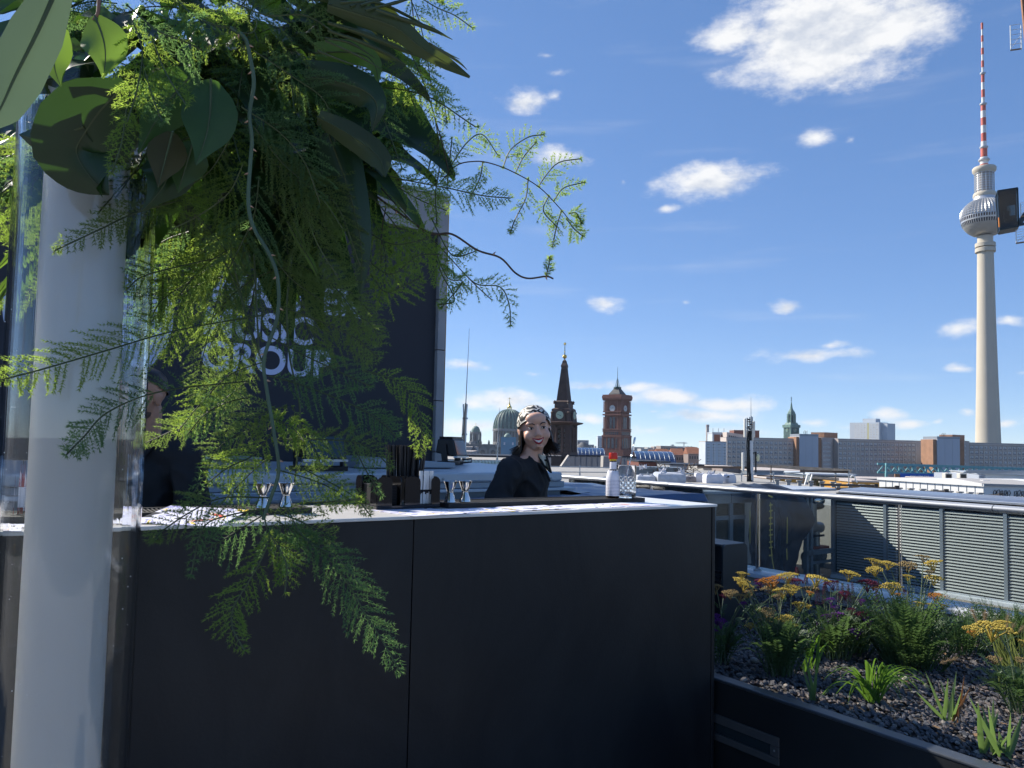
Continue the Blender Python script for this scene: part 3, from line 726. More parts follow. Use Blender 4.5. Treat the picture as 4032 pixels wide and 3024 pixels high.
# ================================================================== facing roof: window wall, curtain, louvres
ww = broot('window_wall', 'grey metal clad wall with narrow blinds windows beyond the glass rail', 'wall', 0, 7.15)
MB().box(4.6, 9.05, .0, .05, .625, .76).build('fascia', M_metalgrey, ww)
for i in range(9): MB().box(4.6 + i * .5, 4.606 + i * .5, -.004, .01, .63, .755).build('fascia_joint', M_dark, ww)
MB().box(4.55, 11.0, -.06, .9, .762, .80).build('cap_flashing', M_ltgrey, ww, bevel=.006)
MB().box(4.6, 9.05, .22, .3, -.55, .62).build('rear_wall', M_dark, ww)
M_winpane = pane_mat('window_pane', (.35, .48, .5), 1.0, .02)
M_frameb = mat('blue_grey_frame', (.16, .22, .27), .45, .2, var=.08)
M_blind = mat('grey_blind_slats', (.25, .30, .31), .5, var=.06)
for i in range(12):
    u1 = 8.905 - i * .35
    w = root('window', None, None, (u1 - .27, 0, 0)); w.parent = ww
    MB().box(-.075, -.005, -.012, .06, -.55, .62).build('mullion', M_frameb, w)
    MB().box(0, .265, -.004, .03, .40, .455).build('transom', M_frameb, w)
    MB().box(0, .265, -.004, .03, -.55, -.49).build('sill', M_frameb, w)
    MB().box(.004, .262, .008, .012, .457, .618).build('pane', M_winpane, w)
    MB().box(.004, .262, .008, .012, -.488, .398).build('pane', M_winpane, w)
    b = MB()
    for k in range(30): b.pts([(.01, .06, -.45 + k * .035), (.255, .06, -.45 + k * .035), (.255, .085, -.43 + k * .035), (.01, .085, -.43 + k * .035)], [(0, 1, 2, 3)])
    tag(b.build('blind', M_blind, w), kind='stuff')
    if i in (0, 1, 3): MB().box(.09, .125, .035, .05, .0 + .1 * i, .40).build('cable_duct', M_whitepaint, w)
# the building block below and behind it
bstruct('neighbour_building', MB().box(4.6, 11.0, 8.12, 9.4, -28, .70), M_concrete)

# dark tarp curtain with yellow tape
M_curt = mat('dark_navy_tarp', (.012, .018, .032), .45, var=.25, scale=6, rvar=.1)
ct = MB(); n, m = 44, 40; cv_ = 6.93; cu_ = uv(atV(2966, 2100, cv_))[0]; cw_ = uv(atV(3140, 2150, cv_))[0] - cu_
for j in range(m + 1):
    for i in range(n + 1):
        s, t = i / n, j / m
        z = -.52 + 1.40 * t
        wid = cw_ + (.14 * math.exp(-((t - .62) / .16) ** 2) if s > .6 else 0) * (s - .6) / .4 - (.12 * max(0, t - .85) / .15 * s)
        d = .05 * math.sin(s * 9 + t * 3) + .05 * noise.noise(Vector((s * 4, t * 3 + s * 4, 0))) + .03 * noise.noise(Vector((s * 9, t * 10, 2))) - .14 * math.exp(-((t - .68) / .2) ** 2) * s
        if t > .93: d += (t - .93) * 5
        ct.v.append(Vector((s * wid, d, z + .012 * noise.noise(Vector((s * 8, 0, 4))))))
for j in range(m):
    for i in range(n): a = j * (n + 1) + i; ct.f.append([a, a + 1, a + n + 2, a + n + 1])
cto = broot('tarp_curtain', 'dark navy tarp hung as a curtain with yellow tape strips', 'tarp', cu_, cv_)
c_ = ct.build('sheet', M_curt, cto, 2); sm = c_.modifiers.new('solid', 'SOLIDIFY'); sm.thickness = .006
M_tape = mat('yellow_tape', (.55, .46, .10), .5, var=.1)
tp_ = []
yy = 1975
tape = MB()
def tape_on(pts, w):
    m = MB(); q = [uv(atV(x, y, cv_ - .15)) for x, y in pts]
    for (a, b) in zip(q[:-1], q[1:]): m.bar((a[0] - cu_, -.15, a[2]), (b[0] - cu_, -.15, b[2]), w, .003, up=(0, 1, 0))
    return m
tape_on([(3034, 1978), (3035, 2030), (3033, 2090), (3036, 2150), (3040, 2200), (3049, 2249)], .016).build('tape_strip', M_tape, c_)
for y in (1988, 2011, 2039, 2062, 2086, 2106, 2133, 2155, 2186): tape_on([(3028, y + 2), (3042, y - 1)], .018).build('tape_strip', M_tape, c_)
tape_on([(3027, 1951), (3042, 1958)], .022).build('tape_strip', M_tape, c_)
tape_on([(3049, 2015), (3050, 2160)], .012).build('tape_strip', mat('pale_tape', (.22, .24, .25), .5), c_)
tape_on([(3100, 2036), (3099, 2140)], .013).build('tape_strip', M_tape, c_)
tape_on([(3098, 2160), (3099, 2205)], .018).build('tape_strip', M_tape, c_)
tape_on([(2953, 2010), (2953, 2140)], .012).build('tape_strip', M_tape, c_)

# bay with white wall and exhaust machine
bay = broot('white_bay_wall', 'white rendered bay wall behind the exhaust machine', 'wall', 9.6, 8.0)
MB().box(0, 1.6, 0, .1, -.56, .755).build('wall', M_whitepaint, bay)
MB().box(.0, 1.6, -.02, -.002, -.56, -.42).build('skirting', M_concrete, bay)
fr_ = broot('steel_frame', 'dark steel portal frame between tarp curtain and louvre fence', 'frame', 10.28, 7.12)
for a in (0, .11): MB().box(a, a + .05, 0, .06, -.56, .75).build('post', M_greypaint, fr_)
MB().box(.0, .75, .0, .06, -.2, -.13).build('lower_beam', M_greypaint, fr_); MB().box(.16, .75, .01, .05, -.34, -.3).build('brace', M_greypaint, fr_)
ex = broot('exhaust_machine', 'grey exhaust pipe machine with domed head and motor beside the louvres', 'machine', 10.78, 7.3, -.56)
M_pipe = mat('grey_pipe_metal', (.20, .23, .24), .35, .6, var=.2, scale=12)
MB().tube([(0, 0, 0), (0, 0, .75)], .055, 16).build('pipe', M_pipe, ex, True)
MB().tube([(-.16, 0, 1.12), (-.155, 0, .86), (-.11, 0, .76), (.1, 0, .74)], [.1, .1, .09, .085], 16).build('elbow', M_pipe, ex, True)
MB().sph((-.02, -.02, 1.17), (.15, .12, .1), 18, 12).build('dome', M_steel, ex, True)
MB().sph((-.02, -.02, 1.08), (.14, .11, .06), 18, 10).build('cowl', M_dark, ex, True)
MB().tube([(-.28, 0, .30), (.16, 0, .30)], .085, 16).build('motor', M_pipe, ex, True)
for k in range(6): MB().tube([(-.24 + k * .05, 0, .30), (-.232 + k * .05, 0, .30)], .1, 16).build('motor_fin', M_greypaint, ex)
MB().box(-.3, -.26, -.05, .05, .12, .30).build('bracket', M_greypaint, ex); MB().box(.12, .16, -.05, .05, .12, .30).build('bracket', M_greypaint, ex)
MB().box(-.2, .2, -.1, .1, .38, .46).build('valve_block', mat('rust_red_block', (.32, .07, .03), .6), ex, bevel=.01)
MB().tube([(-.22, -.05, .62), (.12, -.05, .62)], .018, 10).build('lever', M_dark, ex); MB().tube([(-.22, -.05, .80), (-.23, -.05, .55)], .014, 8).build('lever', M_dark, ex)
MB().lathe([(.09, 0), (.09, .02)], 14).build('flange', M_galv, ex)

# louvre fence
lv = broot('louvre_fence', 'long grey louvred screen with silver cap beyond the glass rail', 'louvre screen', 11.0, 0)
M_lv = mat('pale_louvre_blade', (.27, .29, .285), .45, .15, var=.05, scale=5)
LV = [7.15, 6.30, 5.49, 4.68, 3.87, 3.06, 2.25]
blade = MB().prism([(0, 0, 0), (-.018, 0, -.026), (-.015, 0, -.029), (.004, 0, -.003)], (0, .755, 0)).mesh('slat')
for i, v in enumerate(LV):
    MB().box(-.03, .03, v - .022, v + .022, -.5, .615).build('mullion', M_metalgrey, lv)
    if i + 1 < len(LV):
        n_s = 26
        for k in range(n_s): link('slat', blade, M_lv, lv, loc=(-.004, LV[i + 1] + .027, -.455 + k * .0415))
MB().box(.05, .07, LV[-1], 7.15, -.5, .61).build('back_sheet', M_dark, lv)
MB().box(-.035, .035, LV[-1], 7.17, .617, .67).build('top_rail', M_alu, lv, bevel=.006)
MB().box(-.035, .035, LV[-1], 7.17, -.535, -.502).build('bottom_rail', M_ltgrey, lv)
MB().prism([(-.10, LV[-1], .735), (.55, LV[-1], .775), (.55, LV[-1], .815), (-.02, LV[-1], .80), (-.10, LV[-1], .77)], (0, 7.0 - LV[-1], 0)).build('cap', M_alu, lv, bevel=.006)
MB().box(.0, .5, LV[-1], 7.1, .672, .733).build('cap_support', M_dark, lv)
MB().box(-.16, -.04, LV[-1], 7.1, -.56, -.52).build('kerb', M_sill, lv)
# ================================================================== plants in the bed
def leafmat(name, col, tcol, rough=.5, transl=.35, var=.25, scale=9, spec=.35): return mat(name, col, rough, var=var, scale=scale, transl=transl, tcol=tcol, spec=spec)
M_yleaf = leafmat('yarrow_leaf', (.06, .11, .05), (.15, .26, .07))
M_gleaf = leafmat('fresh_green_blade', (.07, .14, .025), (.22, .42, .05))
M_iris = leafmat('iris_blade', (.10, .16, .06), (.25, .40, .10))
M_stem = leafmat('grey_green_stem', (.13, .17, .10), (.15, .2, .08), transl=.1)
M_fy = leafmat('yarrow_yellow', (.50, .38, .075), (.55, .42, .08), .8, .2, .25, 60)
M_fo = leafmat('yarrow_orange', (.45, .19, .035), (.45, .2, .04), .8, .2, .25, 60)
M_ft = leafmat('yarrow_faded_tan', (.27, .20, .09), (.27, .2, .09), .85, .15, .3, 60)
M_fp = leafmat('verbena_purple', (.13, .03, .22), (.2, .05, .3), .8, .2, .35, 60)
M_fm = leafmat('verbena_maroon', (.10, .012, .04), (.12, .02, .05), .8, .2, .35, 60)
M_dry = leafmat('dry_tip', (.28, .12, .04), (.35, .16, .05))
def blade_strip(m, base, tip, w, sag=0.0, side=None, n=8, fold=.25, power=.8):
    base, tip = Vector(base), Vector(tip); d = tip - base
    s = side or d.cross(Vector((0, 0, 1)))
    if s.length < 1e-5: s = Vector((1, 0, 0))
    s = s.normalized(); nrm = s.cross(d.normalized())
    o = len(m.v)
    for i in range(n + 1):
        t = i / n
        p = base + d * t + Vector((0, 0, 4 * sag * t * (1 - t))) 
        ww_ = w * (1 - t ** 2.2) * (.55 + .45 * min(1, t * 4)) if power else w
        m.v += [p - s * ww_ / 2 + nrm * ww_ * fold * .5, p, p + s * ww_ / 2 + nrm * ww_ * fold * .5]
    for i in range(n):
        a = o + i * 3; m.f += [[a, a + 1, a + 4, a + 3], [a + 1, a + 2, a + 5, a + 4]]
def feather(m, base, tip, w, sag, n=16, rnd=random):
    base, tip = Vector(base), Vector(tip); d = tip - base; side = d.cross(Vector((0, 0, 1))).normalized(); up = side.cross(d.normalized())
    pts = [base + d * (i / n) + Vector((0, 0, 4 * sag * (i / n) * (1 - i / n))) for i in range(n + 1)]
    m.tube(pts, [.0016 * (1.3 - i / n) for i in range(n + 1)], 3, False)
    for i in range(2, n + 1):
        t = i / n; L = w * math.sin(math.pi * min(1, .12 + .9 * t)) * .8 + .004
        for sg in (-1, 1):
            q = pts[i] + side * sg * L + d.normalized() * L * .5 + up * L * rnd.uniform(-.1, .4)
            mid = (pts[i] + q) / 2; k = d.normalized() * L * .22
            m.pts([pts[i], mid + k, q, mid - k], [(0, 1, 2, 3)])
def corymb(nm, r, seed, thick=.35):
    rr = random.Random(seed); m = MB(); N = int(70 + r * 900)
    for i in range(N):
        a, q = i * 2.39996, r * math.sqrt((i + .5) / N) * rr.uniform(.9, 1.08)
        wob = 1 + .18 * math.sin(a * 3 + seed) ; q *= wob
        z = thick * r * (1 - (q / r) ** 2) * .5 + rr.uniform(-.002, .002)
        s = r * .085 * rr.uniform(.8, 1.3)
        c = Vector((q * math.cos(a), q * math.sin(a), z))
        m.pts([c + Vector((s, 0, 0)), c + Vector((0, s, 0)), c + Vector((-s, 0, 0)), c + Vector((0, -s, 0)), c + Vector((0, 0, s * .9)), c + Vector((0, 0, -s))], [(0, 1, 4), (1, 2, 4), (2, 3, 4), (3, 0, 4), (1, 0, 5), (2, 1, 5), (3, 2, 5), (0, 3, 5)])
    for i in range(9):
        a = i * 2.39996; q = r * .8 * math.sqrt((i + .5) / 9)
        m.tube([(0, 0, -r * .9), (q * math.cos(a) * .5, q * math.sin(a) * .5, -r * .4), (q * math.cos(a), q * math.sin(a), -.003)], .0012, 3, False)
    return m.mesh(nm)
HEAD = {k: [corymb('flower_head', .030, s) for s in (1 + j * 3, 2 + j * 3, 3 + j * 3)] for j, k in enumerate('yotpm')}
FM = dict(y=M_fy, o=M_fo, t=M_ft, p=M_fp, m=M_fm)
def flower_plant(name, label, cat, basepx, heads, leafn, leafh, seed, group, leafy=True, round_=False, spread=.17):
    rr = random.Random(seed); b = atZ(basepx[0], basepx[1], .455)
    t = root(name, label, cat, b, 0, group)
    stem = MB(); lf = MB()
    for (x, y, c, s) in heads:
        p = atY(x, y, b.y + rr.uniform(-.1, .14)) - b
        r0 = Vector((rr.uniform(-.04, .04) + p.x * .12, rr.uniform(-.04, .04), 0))
        mid = r0 * .5 + p * .5 + Vector((0, 0, .06))
        stem.tube([r0, r0 * .55 + mid * .45 + Vector((0, 0, .02)), mid, p * .75 + mid * .25 + Vector((0, 0, .008)), p - Vector((0, 0, .02))], [.0028, .0025, .0022, .002, .0018], 5)
        hm = rr.choice(HEAD[c]); o = link('flower_head', hm, FM[c], t, loc=p)
        if not hm.materials: hm.materials.append(FM[c])
        k = s * rr.uniform(.9, 1.1); o.scale = (k, k, k * (1.5 if round_ else 1)); o.rotation_euler = (rr.uniform(-.25, .25), rr.uniform(-.25, .25), rr.uniform(0, 6))
        for q in range(3):
            f = rr.uniform(.25, .8); a = rr.uniform(0, 6.28); pb_ = r0 * (1 - f) + p * f
            feather(lf, pb_, pb_ + Vector((math.cos(a) * .05, math.sin(a) * .05, .03)), .012, .008, 8, rr)
    stem.build('stems', M_stem, t, True)
    for i in range(leafn):
        a, r = rr.uniform(0, 6.28), rr.uniform(.06, 1) * spread
        h = leafh * rr.uniform(.45, 1.1); s = Vector((math.cos(a) * r * .35, math.sin(a) * r * .35, 0))
        e = Vector((math.cos(a) * (r + .05), math.sin(a) * (r + .05), h))
        if leafy: feather(lf, s, e, .028 * rr.uniform(.7, 1.2), .05, 18, rr)
        else: blade_strip(lf, s, e, .012, .03)
    lf.build('foliage', M_yleaf, t)
    return t
g_y = 'yarrow plants in the planter bed'
flower_plant('yarrow_plant', 'yarrow clump with many yellow and tan flower heads right of the bar end', 'flower', (3068, 2655),
    [(2924, 2258, 'y', .95), (2918, 2284, 'y', 1.15), (2934, 2302, 'y', 1.15), (3034, 2284, 'o', 1.5), (3100, 2266, 'y', 1.55), (3080, 2325, 'y', 1.5), (3116, 2318, 'y', 1.35), (3216, 2276, 'y', 1.5), (3032, 2316, 't', 1.1), (3150, 2379, 'y', 1.3), (3192, 2318, 't', 1.4),
     (3190, 2332, 'o', .6), (3021, 2408, 't', 1.25), (3016, 2445, 't', 1.1), (3092, 2434, 'y', 1.1), (2955, 2461, 'y', .75), (2911, 2345, 't', 1.3), (2874, 2334, 't', 1.0), (3132, 2461, 'y', .45), (3060, 2345, 't', .8), (3180, 2385, 'y', .6), (2950, 2330, 't', .9)], 64, .23, 1, g_y)
flower_plant('yarrow_plant', 'tall yarrow clump with sunlit heads in front of the louvred screen', 'flower', (3570, 2600),
    [(3450, 2211, 'y', 1.45), (3498, 2218, 'y', 1.1), (3442, 2242, 'y', 1.25), (3347, 2258, 'y', 1.55), (3508, 2308, 'y', 1.5), (3574, 2224, 't', 1.6), (3577, 2269, 'y', .85), (3637, 2192, 't', 1.1), (3669, 2216, 'y', 1.4), (3677, 2276, 'y', 1.3), (3685, 2345, 'o', 1.25), (3669, 2382, 'y', .9), (3714, 2384, 'y', .75),
     (3616, 2374, 'y', .7), (3450, 2315, 'o', .7), (3660, 2250, 't', .8), (3535, 2340, 'o', .5)], 120, .30, 2, g_y, spread=.3)
flower_plant('yarrow_plant', 'yarrow with bright yellow heads at the right edge of the picture', 'flower', (4020, 2800),
    [(3837, 2477, 'y', 1.2), (3825, 2488, 'o', .6), (3911, 2469, 'y', 1.9), (3945, 2450, 'y', .9), (4030, 2529, 'y', .8), (3920, 2595, 't', .8), (4020, 2598, 't', .7)], 30, .12, 3, g_y)
g_v = 'verbena plants in the planter bed'
flower_plant('verbena_plant', 'purple verbena spread between the two large yarrow clumps', 'flower', (3290, 2590),
    [(3274, 2295, 'm', 1.0), (3269, 2360, 'p', .7), (3327, 2337, 'm', .8), (3300, 2418, 'p', .9), (3395, 2418, 'm', 1.1), (3421, 2442, 'p', 1.0), (3258, 2426, 'p', .8), (3232, 2482, 'p', .8), (3371, 2487, 'p', .9), (3416, 2292, 'm', 1.2), (3440, 2298, 'm', .9), (3391, 2365, 'p', .7), (3290, 2390, 'p', .6), (3350, 2400, 'm', .6), (3527, 2511, 'p', .7), (3548, 2514, 'p', .5), (3520, 2448, 'm', .9), (3215, 2455, 'p', .5)], 44, .2, 4, g_v, True, True)
flower_plant('verbena_plant', 'small purple verbena at the corner of the bar end', 'flower', (2835, 2610),
    [(2820, 2428, 'p', .9), (2838, 2445, 'p', .9), (2812, 2480, 'p', .5), (2926, 2376, 'p', .6), (2992, 2287, 'm', .9), (3129, 2287, 'm', 1.05), (2985, 2300, 'p', .5), (2818, 2308, 't', 1.0), (2850, 2345, 'm', .7), (2870, 2545, 'p', .4)], 25, .16, 5, g_v, True, True)
# salvia spikes
def spikes(label, pts, seed):
    rr = random.Random(seed); b = atZ(3280, 2560, .455); t = root('salvia_plant', label, 'flower', b)
    stem = MB(); fl_ = MB()
    for (x, y0, y1) in pts:
        p, q = atY(x, y0, b.y + .1) - b, atY(x + rr.uniform(-4, 4), y1, b.y + .1) - b
        stem.tube([Vector((p.x * .4, .05, 0)), p, q], [.0025, .002, .0012], 4)
        for i in range(13):
            c = p + (q - p) * (i / 13)
            for k in range(4):
                a = k * 1.57 + i; e = c + Vector((math.cos(a) * .009 * (1.2 - i / 13), math.sin(a) * .009, .004)); fl_.sph(e, (.0018, .0018, .0028), 5, 4)
    stem.build('stems', M_stem, t); tag(fl_.build('flower_spikes', M_fm, t), kind='stuff')
spikes('thin dark purple salvia spikes behind the verbena before the white sill', [(3220, 2380, 2285), (3245, 2380, 2300), (3300, 2372, 2285), (3315, 2375, 2295), (3360, 2385, 2290), (3340, 2380, 2300), (3172, 2300, 2265), (3140, 2270, 2235), (3560, 2400, 2320), (3575, 2390, 2330), (3455, 2380, 2300), (3250, 2330, 2290)], 9)
def blade_plant(name, label, basepx, tips, w, sag, mt, seed, group=None, spread=.03, cat='plant', dry=0, z=.45):
    rr = random.Random(seed); b = atZ(*basepx, z); t = root(name, label, cat, b, 0, group)
    for i, tp in enumerate(tips):
        p = atY(tp[0], tp[1], b.y + rr.uniform(-.09, .09)) - b
        m = MB(); s = Vector((rr.uniform(-1, 1), rr.uniform(-1, 1), 0)) * spread
        blade_strip(m, s, p, w * rr.uniform(.8, 1.15), sag, n=12, side=Vector((1, rr.uniform(-.6, .6), 0)))
        m.build('leaf_blade', M_dry if i < dry else mt, t, True)
    return t
def c2(l): return [(3300 + x / 1.898, 2150 + y / 1.898) for x, y in l]
def c1(l): return [(2700 + x / 1.899, 2150 + y / 1.899) for x, y in l]
g_i = 'iris tufts in the gravel'
blade_plant('iris_tuft', 'narrow iris tuft of three upright blades near the planter rim', (3203, 2760), c1([(880, 765), (985, 850), (866, 880), (960, 1010)]), .015, .0, M_iris, 1, g_i, .012)
blade_plant('iris_tuft', 'iris tuft with brown withered tips in mid bed', (3737, 2838), c2([(945, 960), (995, 1040), (650, 935), (762, 1000), (822, 980), (885, 930), (575, 1080), (920, 1090), (860, 1060)]), .016, .0, M_iris, 2, g_i, .02, dry=2)
blade_plant('iris_tuft', 'large iris fan at the lower right corner of the bed', (3927, 2976), c2([(975, 1120), (1045, 1160), (1160, 1135), (1120, 1190), (1200, 1230), (1290, 1240), (1380, 1250), (1025, 1300), (1075, 1190), (1330, 1330), (1200, 1380)]), .021, .0, M_iris, 3, g_i, .035)
rr = random.Random(12)
dl = [(3437 + rr.choice((-1, 1)) * rr.uniform(90, 230), 2712 + rr.uniform(-60, 70)) for i in range(42)] + [(3437 + rr.uniform(-60, 60), 2640 + rr.uniform(-30, 30)) for i in range(10)]
blade_plant('daylily_tuft', 'arching bright green daylily tuft on the gravel', (3437, 2762), dl, .0095, .075, M_gleaf, 4, None, .02)
dl = [(3180 + rr.uniform(-40, 120), 2530 + rr.uniform(-40, 60)) for i in range(16)]
blade_plant('daylily_tuft', 'small arching green tuft right of the large yarrow stem', (3190, 2640), dl, .009, .06, M_gleaf, 5, None, .03)
fg = [(4000 + rr.uniform(-150, 60), 2460 + rr.uniform(-60, 80)) for i in range(60)]
M_fgr = leafmat('fountain_grass_blade', (.10, .13, .04), (.3, .36, .1))
t = blade_plant('fountain_grass', 'fountain grass with tan plumes at the right picture edge', (4000, 2720), fg, .006, .02, M_fgr, 6, None, .05)
pm = MB()
for (x0, y0, x1, y1) in [(3850, 2455, 3828, 2405), (3880, 2450, 3878, 2415), (3965, 2475, 3968, 2425), (3975, 2500, 3990, 2460), (4010, 2490, 4030, 2470), (3905, 2520, 3960, 2490), (3700, 2612, 3770, 2590), (3895, 2495, 3915, 2450)]:
    p, q = atY(x0, y0, t.location.y + .05), atY(x1, y1, t.location.y + .05); d = q - p
    for i in range(150):
        c = p + d * random.random() - t.location; v = Vector((random.gauss(0, 1), random.gauss(0, 1), random.gauss(0, 1))).normalized() * .014 + d.normalized() * .012
        s = v.cross(Vector((0, 1, .3))).normalized() * .0006; pm.pts([c - s, c + s, c + v], [(0, 1, 2)])
pm.build('plumes', leafmat('tan_plume', (.36, .27, .17), (.4, .3, .18), .8, .4), t)
# low evergreen row against the sill
for i, (x, y, lb) in enumerate([(3600, 2560, 'low feathery green foliage clump left of the fountain grass'), (3790, 2500, 'dark low evergreen clump against the white sill'), (3930, 2470, 'dark low evergreen clump behind the fountain grass'), (4040, 2480, 'dark low evergreen clump at the right picture edge'), (3330, 2500, 'low green foliage under the purple verbena')]):
    b = atZ(x, y + 60, .455); t = root('ground_shrub', lb, 'shrub', b, 0, 'low shrubs in the bed'); m = MB(); rr = random.Random(i)
    for k in range(150):
        a, r = rr.uniform(0, 6.28), rr.uniform(.02, .2); feather(m, (math.cos(a) * r * .6, math.sin(a) * r * .6, .0), (math.cos(a) * r * 1.2, math.sin(a) * r * 1.2, rr.uniform(.08, .2)), .014, .02, 10, rr)
    m.build('foliage', M_yleaf, t)
# ================================================================== city
GZ = -28.0
M_ground = mat('city_ground', (.10, .10, .095), .95, var=.3, scale=.02, bump=.2, bscale=.3)
g = MB(); g.lathe([(9000, 0)], 96, (0, 0, GZ), cap=False); g.f = [list(range(96))]
struct(g.build('city_ground', M_ground))
M_plat = mat('panel_concrete', (.52, .455, .41), .85, var=.10, scale=.12)
M_platd = mat('panel_concrete_dark', (.45, .40, .37), .85, var=.12, scale=.12)
M_rib = mat('pale_rib_concrete', (.74, .66, .58), .8, var=.08, scale=.2)
M_blank = mat('blank_grey_cladding', (.42, .46, .52), .6, var=.06, scale=.06)
M_brick = mat('brown_brick', (.30, .165, .10), .85, var=.18, scale=.4)
M_redb = mat('red_brick', (.165, .062, .045), .85, var=.22, scale=.5)
M_redb2 = mat('red_brick_trim', (.22, .095, .07), .85, var=.15, scale=.8)
M_brown = mat('dark_brown_copper', (.075, .042, .034), .6, var=.3, scale=.7)
M_brownd = mat('dark_brown_stone', (.062, .038, .032), .75, var=.3, scale=.6)
M_copper = mat('green_copper', (.13, .22, .19), .6, var=.3, scale=.35)
M_copperd = mat('dark_green_copper', (.05, .098, .09), .6, var=.4, scale=.3)
M_domst = mat('weathered_sandstone', (.20, .20, .20), .85, var=.3, scale=.15)
M_domd = mat('dark_sandstone', (.14, .14, .14), .85, var=.3, scale=.15)  # darker sandstone for drum, cathedral walls and nearby roofs
M_gold = mat('gilded_metal', (.75, .50, .12), .3, .9, var=.1)
M_slate = mat('black_slate', (.022, .026, .034), .6, var=.25, scale=2.2)
M_sandst = mat('pale_sandstone', (.36, .34, .31), .85, var=.2, scale=.8, bump=.2, bscale=6)
M_bluegl = mat('blue_roof_glass', (.045, .095, .20), .25, .2, var=.2, scale=.25)
M_hi = mat('white_tower_cladding', (.48, .53, .58), .7, var=.05, scale=.1)
M_win = mat('dark_window_glass', (.045, .055, .075), .12, var=.35, scale=.3)
M_winl = mat('curtained_window', (.20, .22, .25), .3, var=.35, scale=.3)
M_wframe = mat('white_window_frame', (.80, .80, .78), .6, var=.05)
M_blueleg = mat('dark_blue_spandrel', (.03, .035, .07), .6, var=.2)
M_tile = mat('terracotta_roof', (.27, .11, .06), .85, var=.25, scale=1)
M_far = [mat('far_wall_%d' % i, c, .85, var=.08, scale=.05) for i, c in enumerate([(.30, .31, .33), (.38, .37, .36), (.24, .27, .31), (.42, .40, .37), (.27, .22, .2)])]

def facade_root(name, label, cat, xl, yl, Yl, xr, yr, Yr, group=None):
    """root at the top-left corner of a facade seen between two picture points; local x along it, y inwards, z from the ground up"""
    a, b = atY(xl, yl, Yl), atY(xr, yr, Yr)
    t = root(name, label, cat, (a.x, a.y, GZ), math.atan2(b.y - a.y, b.x - a.x), group)
    L = math.hypot(b.x - a.x, b.y - a.y)
    return t, L, (a.z + b.z) / 2 - GZ
wcache = {}
def win_mesh(w, h, kind):
    k = (round(w, 2), round(h, 2), kind)
    if k in wcache: return wcache[k]
    f, p, s = MB(), MB(), MB()
    e = w * .12
    p.box(0, w, .03, .06, 0, h)
    for (a, b, c, d) in ((0, w, 0, e), (0, w, h - e, h), (0, e, e, h - e), (w - e, w, e, h - e), (w * .52, w * .52 + e * 1.4, e, h - e)): f.box(a, b, -.02, .03, c, d)
    if kind == 's': s.box(-.05, w + .05, -.12, .02, -h * .32, -.02)
    wcache[k] = (f.mesh('frame'), p.mesh('pane'), s.mesh('spandrel') if s.v else None); return wcache[k]
WR = random.Random(21)
def add_windows(t, x0, z0, cols, rows, cp, rp, w, h, kind='', sub=True, skip=()):
    f, p, s = win_mesh(w, h, kind)
    for r_ in range(rows):
        for c_ in range(cols):
            if (r_, c_) in skip: continue
            q = link('window', p, M_win, t, loc=(x0 + c_ * cp, -.02, z0 - r_ * rp))
            q.material_slots[0].link = 'OBJECT'; q.material_slots[0].material = M_winl if WR.random() < .38 else M_win
            link('frame', f, M_wframe, q)
            if s: link('spandrel', s, M_blueleg, q)
def slab(name, label, xl, yl, Yl, xr, yr, Yr, depth, mt, win=None, ribs=None, cat='building', group=None, roof=True):
    t, L, H = facade_root(name, label, cat, xl, yl, Yl, xr, yr, Yr, group)
    MB().box(0, L, 0.05, depth, 0, H).build('wall', mt, t)
    if roof: MB().box(-.1, L + .1, -.08, depth + .1, H, H + .35).build('roof_edge', M_platd, t)
    if win:
        x0, zt, cols, rows, cp, rp, w, h, kind = win
        add_windows(t, x0, H - zt - h, cols, rows, cp, rp, w, h, kind)
        if ribs:
            for r_ in range(rows + 1): MB().box(x0 - cp * .2, x0 + cols * cp - cp * .1, -.42, .05, H - zt - h * 1.55 - (r_ - 1) * rp, H - zt - h * 1.55 - (r_ - 1) * rp + .22).build('floor_band', M_rib, t)
            for c_ in range(cols + 1): MB().box(x0 - cp * .22 + c_ * cp, x0 - cp * .22 + c_ * cp + .2, -.36, .05, H - zt - (rows) * rp, H - zt + .4).build('fin', M_rib, t)
    return t, L, H

